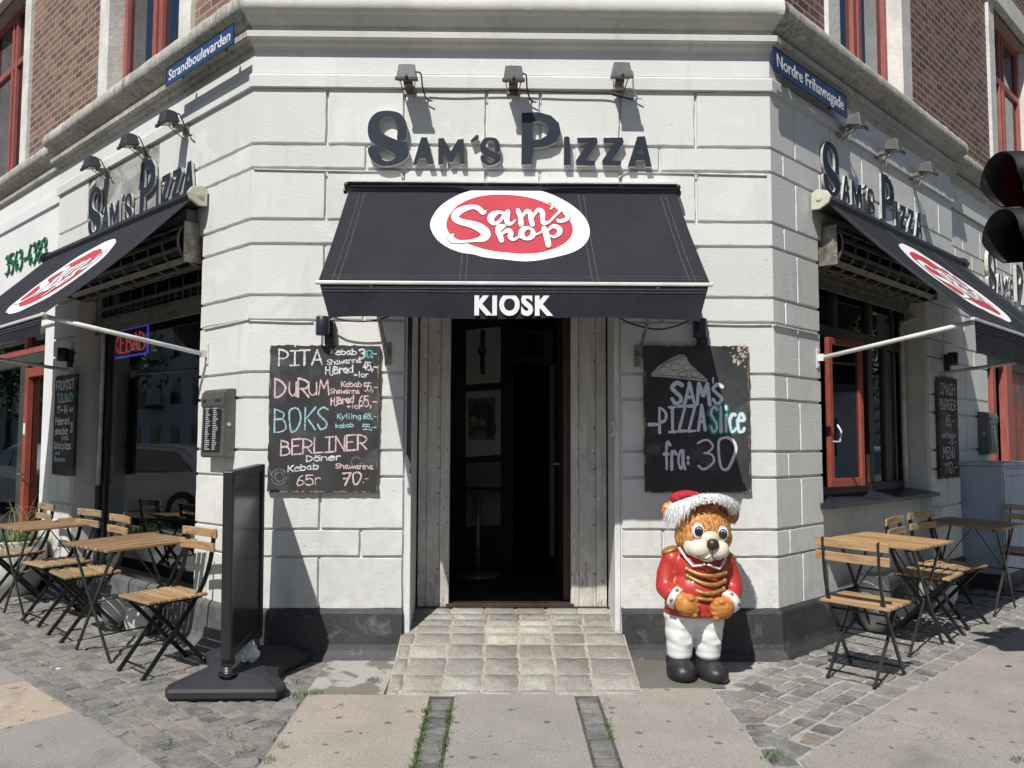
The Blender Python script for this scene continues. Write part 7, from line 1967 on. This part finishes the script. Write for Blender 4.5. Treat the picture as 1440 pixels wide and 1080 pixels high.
# ================================================================== ACROSS THE STREETS (seen in the window glass)
M['far_wall'] = mk('pale_render', (0.72, 0.71, 0.68), (0.62, 0.61, 0.59), 0.6, 0.85)
M['far_wall2'] = mk('ochre_render', (0.58, 0.52, 0.42), (0.48, 0.43, 0.34), 0.6, 0.85)
M['far_win'] = mk('far_window', (0.045, 0.05, 0.06), None, 1, 0.15)
M['far_roof'] = mk('far_roof', (0.16, 0.07, 0.05), (0.10, 0.05, 0.04), 1, 0.8)
def apartment(fr, s0, s1, off, mat_, lb):
    X = (lambda s: -s) if fr == 'L' else (lambda s: s)
    r = empty('apartment_building', FM[fr]); tag(r, lb, 'building', 'apartment houses across the streets')
    a, b = sorted((X(s0), X(s1)))
    m = MB(); m.box(a, b, -off-9, -off, -0.3, 15.5); m.build('wall', mat_, r)
    m = MB(); m.add([(a-.2, -off+0.4, 15.5), (b+.2, -off+0.4, 15.5), (b+.2, -off-9.4, 15.5), (a-.2, -off-9.4, 15.5), (a-.2, -off-4.5, 19), (b+.2, -off-4.5, 19)], [(0, 1, 5, 4), (2, 3, 4, 5), (1, 2, 5), (3, 0, 4), (3, 2, 1, 0)]); m.build('roof', M['far_roof'], r)
    n = int((b-a)/2.6)
    for f in range(5):
        w_ = MB(); bl = MB()
        for i in range(n):
            x = a+(b-a)*(i+0.5)/n; z = 0.9+f*2.95
            w_.box(x-0.6, x+0.6, -off-0.05, -off+0.03, z, z+1.6)
            if f and i % 3 == 1: bl.box(x-1.0, x+1.0, -off+0.03, -off+1.1, z-0.25, z-0.1); bl.box(x-1.0, x+1.0, -off+1.05, -off+1.1, z-0.1, z+0.85)
        w_.build('window_row', M['far_win'], r)
        if bl.v: bl.build('balcony_row', M['dark_metal'], r)
apartment('L', 14, 38, 21, M['far_wall2'], 'ochre apartment house across the left street, the nearest one')
apartment('L', 38.3, 64, 21, M['far_wall'], 'pale apartment house across the left street in the middle of its row')
apartment('L', 64.3, 92, 21, M['far_wall2'], 'ochre apartment house across the left street, the farthest one')
apartment('R', 12, 30, 19, M['far_wall'], 'pale apartment house across the right street, the nearest one')
apartment('R', 150, 225, 78, M['far_wall'], 'pale apartment house far down the right street')
def car(fr, s, off, col, lb, turn=0):
    X = -s if fr == 'L' else s
    r = empty('parked_car', FM[fr] @ T(X, -off, ZR) @ RZ(turn)); tag(r, lb, 'car', 'cars parked along the kerbs')
    side = [(-2.25, 0.45), (-2.28, 0.75), (-2.15, 0.98), (-1.85, 1.05), (-1.25, 1.52), (-0.2, 1.60), (0.55, 1.50), (1.15, 1.06), (1.95, 0.95), (2.22, 0.78), (2.26, 0.45), (1.9, 0.28), (-1.9, 0.28)]
    q = catmull([(a, b, 0) for a, b in side], 3, True); n = len(q); m = MB(); sec = []
    for wv, kz in ((-0.92, 0.0), (-0.86, 1.0), (0.86, 1.0), (0.92, 0.0)): pass
    for yv, sh in ((-0.90, 0.94), (-0.78, 1.0), (0.78, 1.0), (0.90, 0.94)):
        for v in q:
            z = v.y; inn = max(0.0, (z-1.0))*0.30
            sec.append((v.x*(sh if z < 1.0 else 1), yv*(1-inn/0.9), 0.75+(z-0.75)*sh))
    m.add(sec, [(i*n+k, i*n+(k+1) % n, (i+1)*n+(k+1) % n, (i+1)*n+k) for i in range(3) for k in range(n)]+[tuple(range(n))[::-1], tuple(3*n+k for k in range(n))], True)
    for i in (-1, -2): m.sm[i] = False
    m.build('body', col, r)
    for sy in (-1, 1):
        m = MB(); ys = lambda z: sy*(0.905-0.27*max(0, z-1.0))
        for poly in ([(-1.55, 1.08), (-1.15, 1.44), (-0.25, 1.51), (-0.25, 1.06)], [(-0.17, 1.06), (-0.17, 1.51), (0.5, 1.43), (0.98, 1.06)]):
            vs = [(a, ys(b)+sy*0.004, b) for a, b in poly]; m.add(vs, [(0, 1, 2, 3)])
        m.build('side_window', M['far_win'], r)
        for wx in (-1.38, 1.40):
            m = MB(); m.tube([(wx, sy*0.72, 0.34), (wx, sy*0.915, 0.34)], 0.34, 24); ty = m.build('wheel', M['signal'], r)
            m = MB(); m.tube([(wx, sy*0.90, 0.34), (wx, sy*0.925, 0.34)], 0.21, 16); m.build('rim', M['galv'], ty)
    m = MB(); m.box(-2.27, -2.10, -0.82, -0.45, 0.80, 0.92); m.build('tail_light', M['rust_frame'], r)
    m = MB(); m.box(-2.27, -2.10, 0.45, 0.82, 0.80, 0.92); m.build('tail_light', M['rust_frame'], r)
M['car_grey'] = mk('grey_car_paint', (0.16, 0.165, 0.17), None, 1, 0.25, 0.3, coat=1.0)
M['car_white'] = mk('white_car_paint', (0.75, 0.76, 0.77), None, 1, 0.25, coat=1.0)
car('L', 12.7, 4.2, M['car_grey'], 'dark grey car parked along the left street, seen only in the window glass', pi-radians(34))
car('L', 18.6, 4.2, M['car_white'], 'white car parked along the left street beyond the grey one', pi)
car('R', 12.5, 4.3, M['car_white'], 'white car parked along the right street, seen only in the window glass', 0)
def tree(fr, s, off, h, lb):
    X = -s if fr == 'L' else s
    r = empty('street_tree', FM[fr] @ T(X, -off, ZR)); tag(r, lb, 'tree', 'trees along the streets')
    m = MB(); m.tube(catmull([(0, 0, 0), (0.05, 0, h*0.3), (-0.05, 0.05, h*0.55), (0, 0, h*0.9)], 4), [0.2*(1-0.06*i) for i in range(13)], 10)
    for _ in range(9):
        a = RND.uniform(0, 2*pi); z = h*RND.uniform(0.35, 0.7); m.tube([(0, 0, z), (cos(a)*h*0.14, sin(a)*h*0.14, z+h*0.12), (cos(a)*h*0.24, sin(a)*h*0.24, z+h*0.16)], [0.07, 0.045, 0.02], 6)
    m.build('trunk', M['brown_frame'], r)
    c_ = MB(); cl_ = [(RND.gauss(0, h*0.14), RND.gauss(0, h*0.14), h*RND.uniform(0.45, 0.98)) for _ in range(34)]
    for _ in range(4200):
        b_ = RND.choice(cl_); p_ = Vector((b_[0]+RND.gauss(0, h*0.055), b_[1]+RND.gauss(0, h*0.055), b_[2]+RND.gauss(0, h*0.045)))
        d = Vector((RND.uniform(-1, 1), RND.uniform(-1, 1), RND.uniform(-1, 1))).normalized()*0.12; e = d.cross(Vector((RND.uniform(-1, 1), RND.uniform(-1, 1), RND.uniform(-1, 1)))).normalized()*0.07
        c_.add([p_-d, p_+e, p_+d, p_-e], [(0, 1, 2, 3)])
    c_.build('crown', M['leaf'], r)
tree('L', 31, 9.5, 10, 'green street tree across the left street, the nearer of two'); tree('L', 39, 9, 9, 'green street tree across the left street, the farther of two')
tree('R', 24, 9, 9, 'green street tree across the right street')
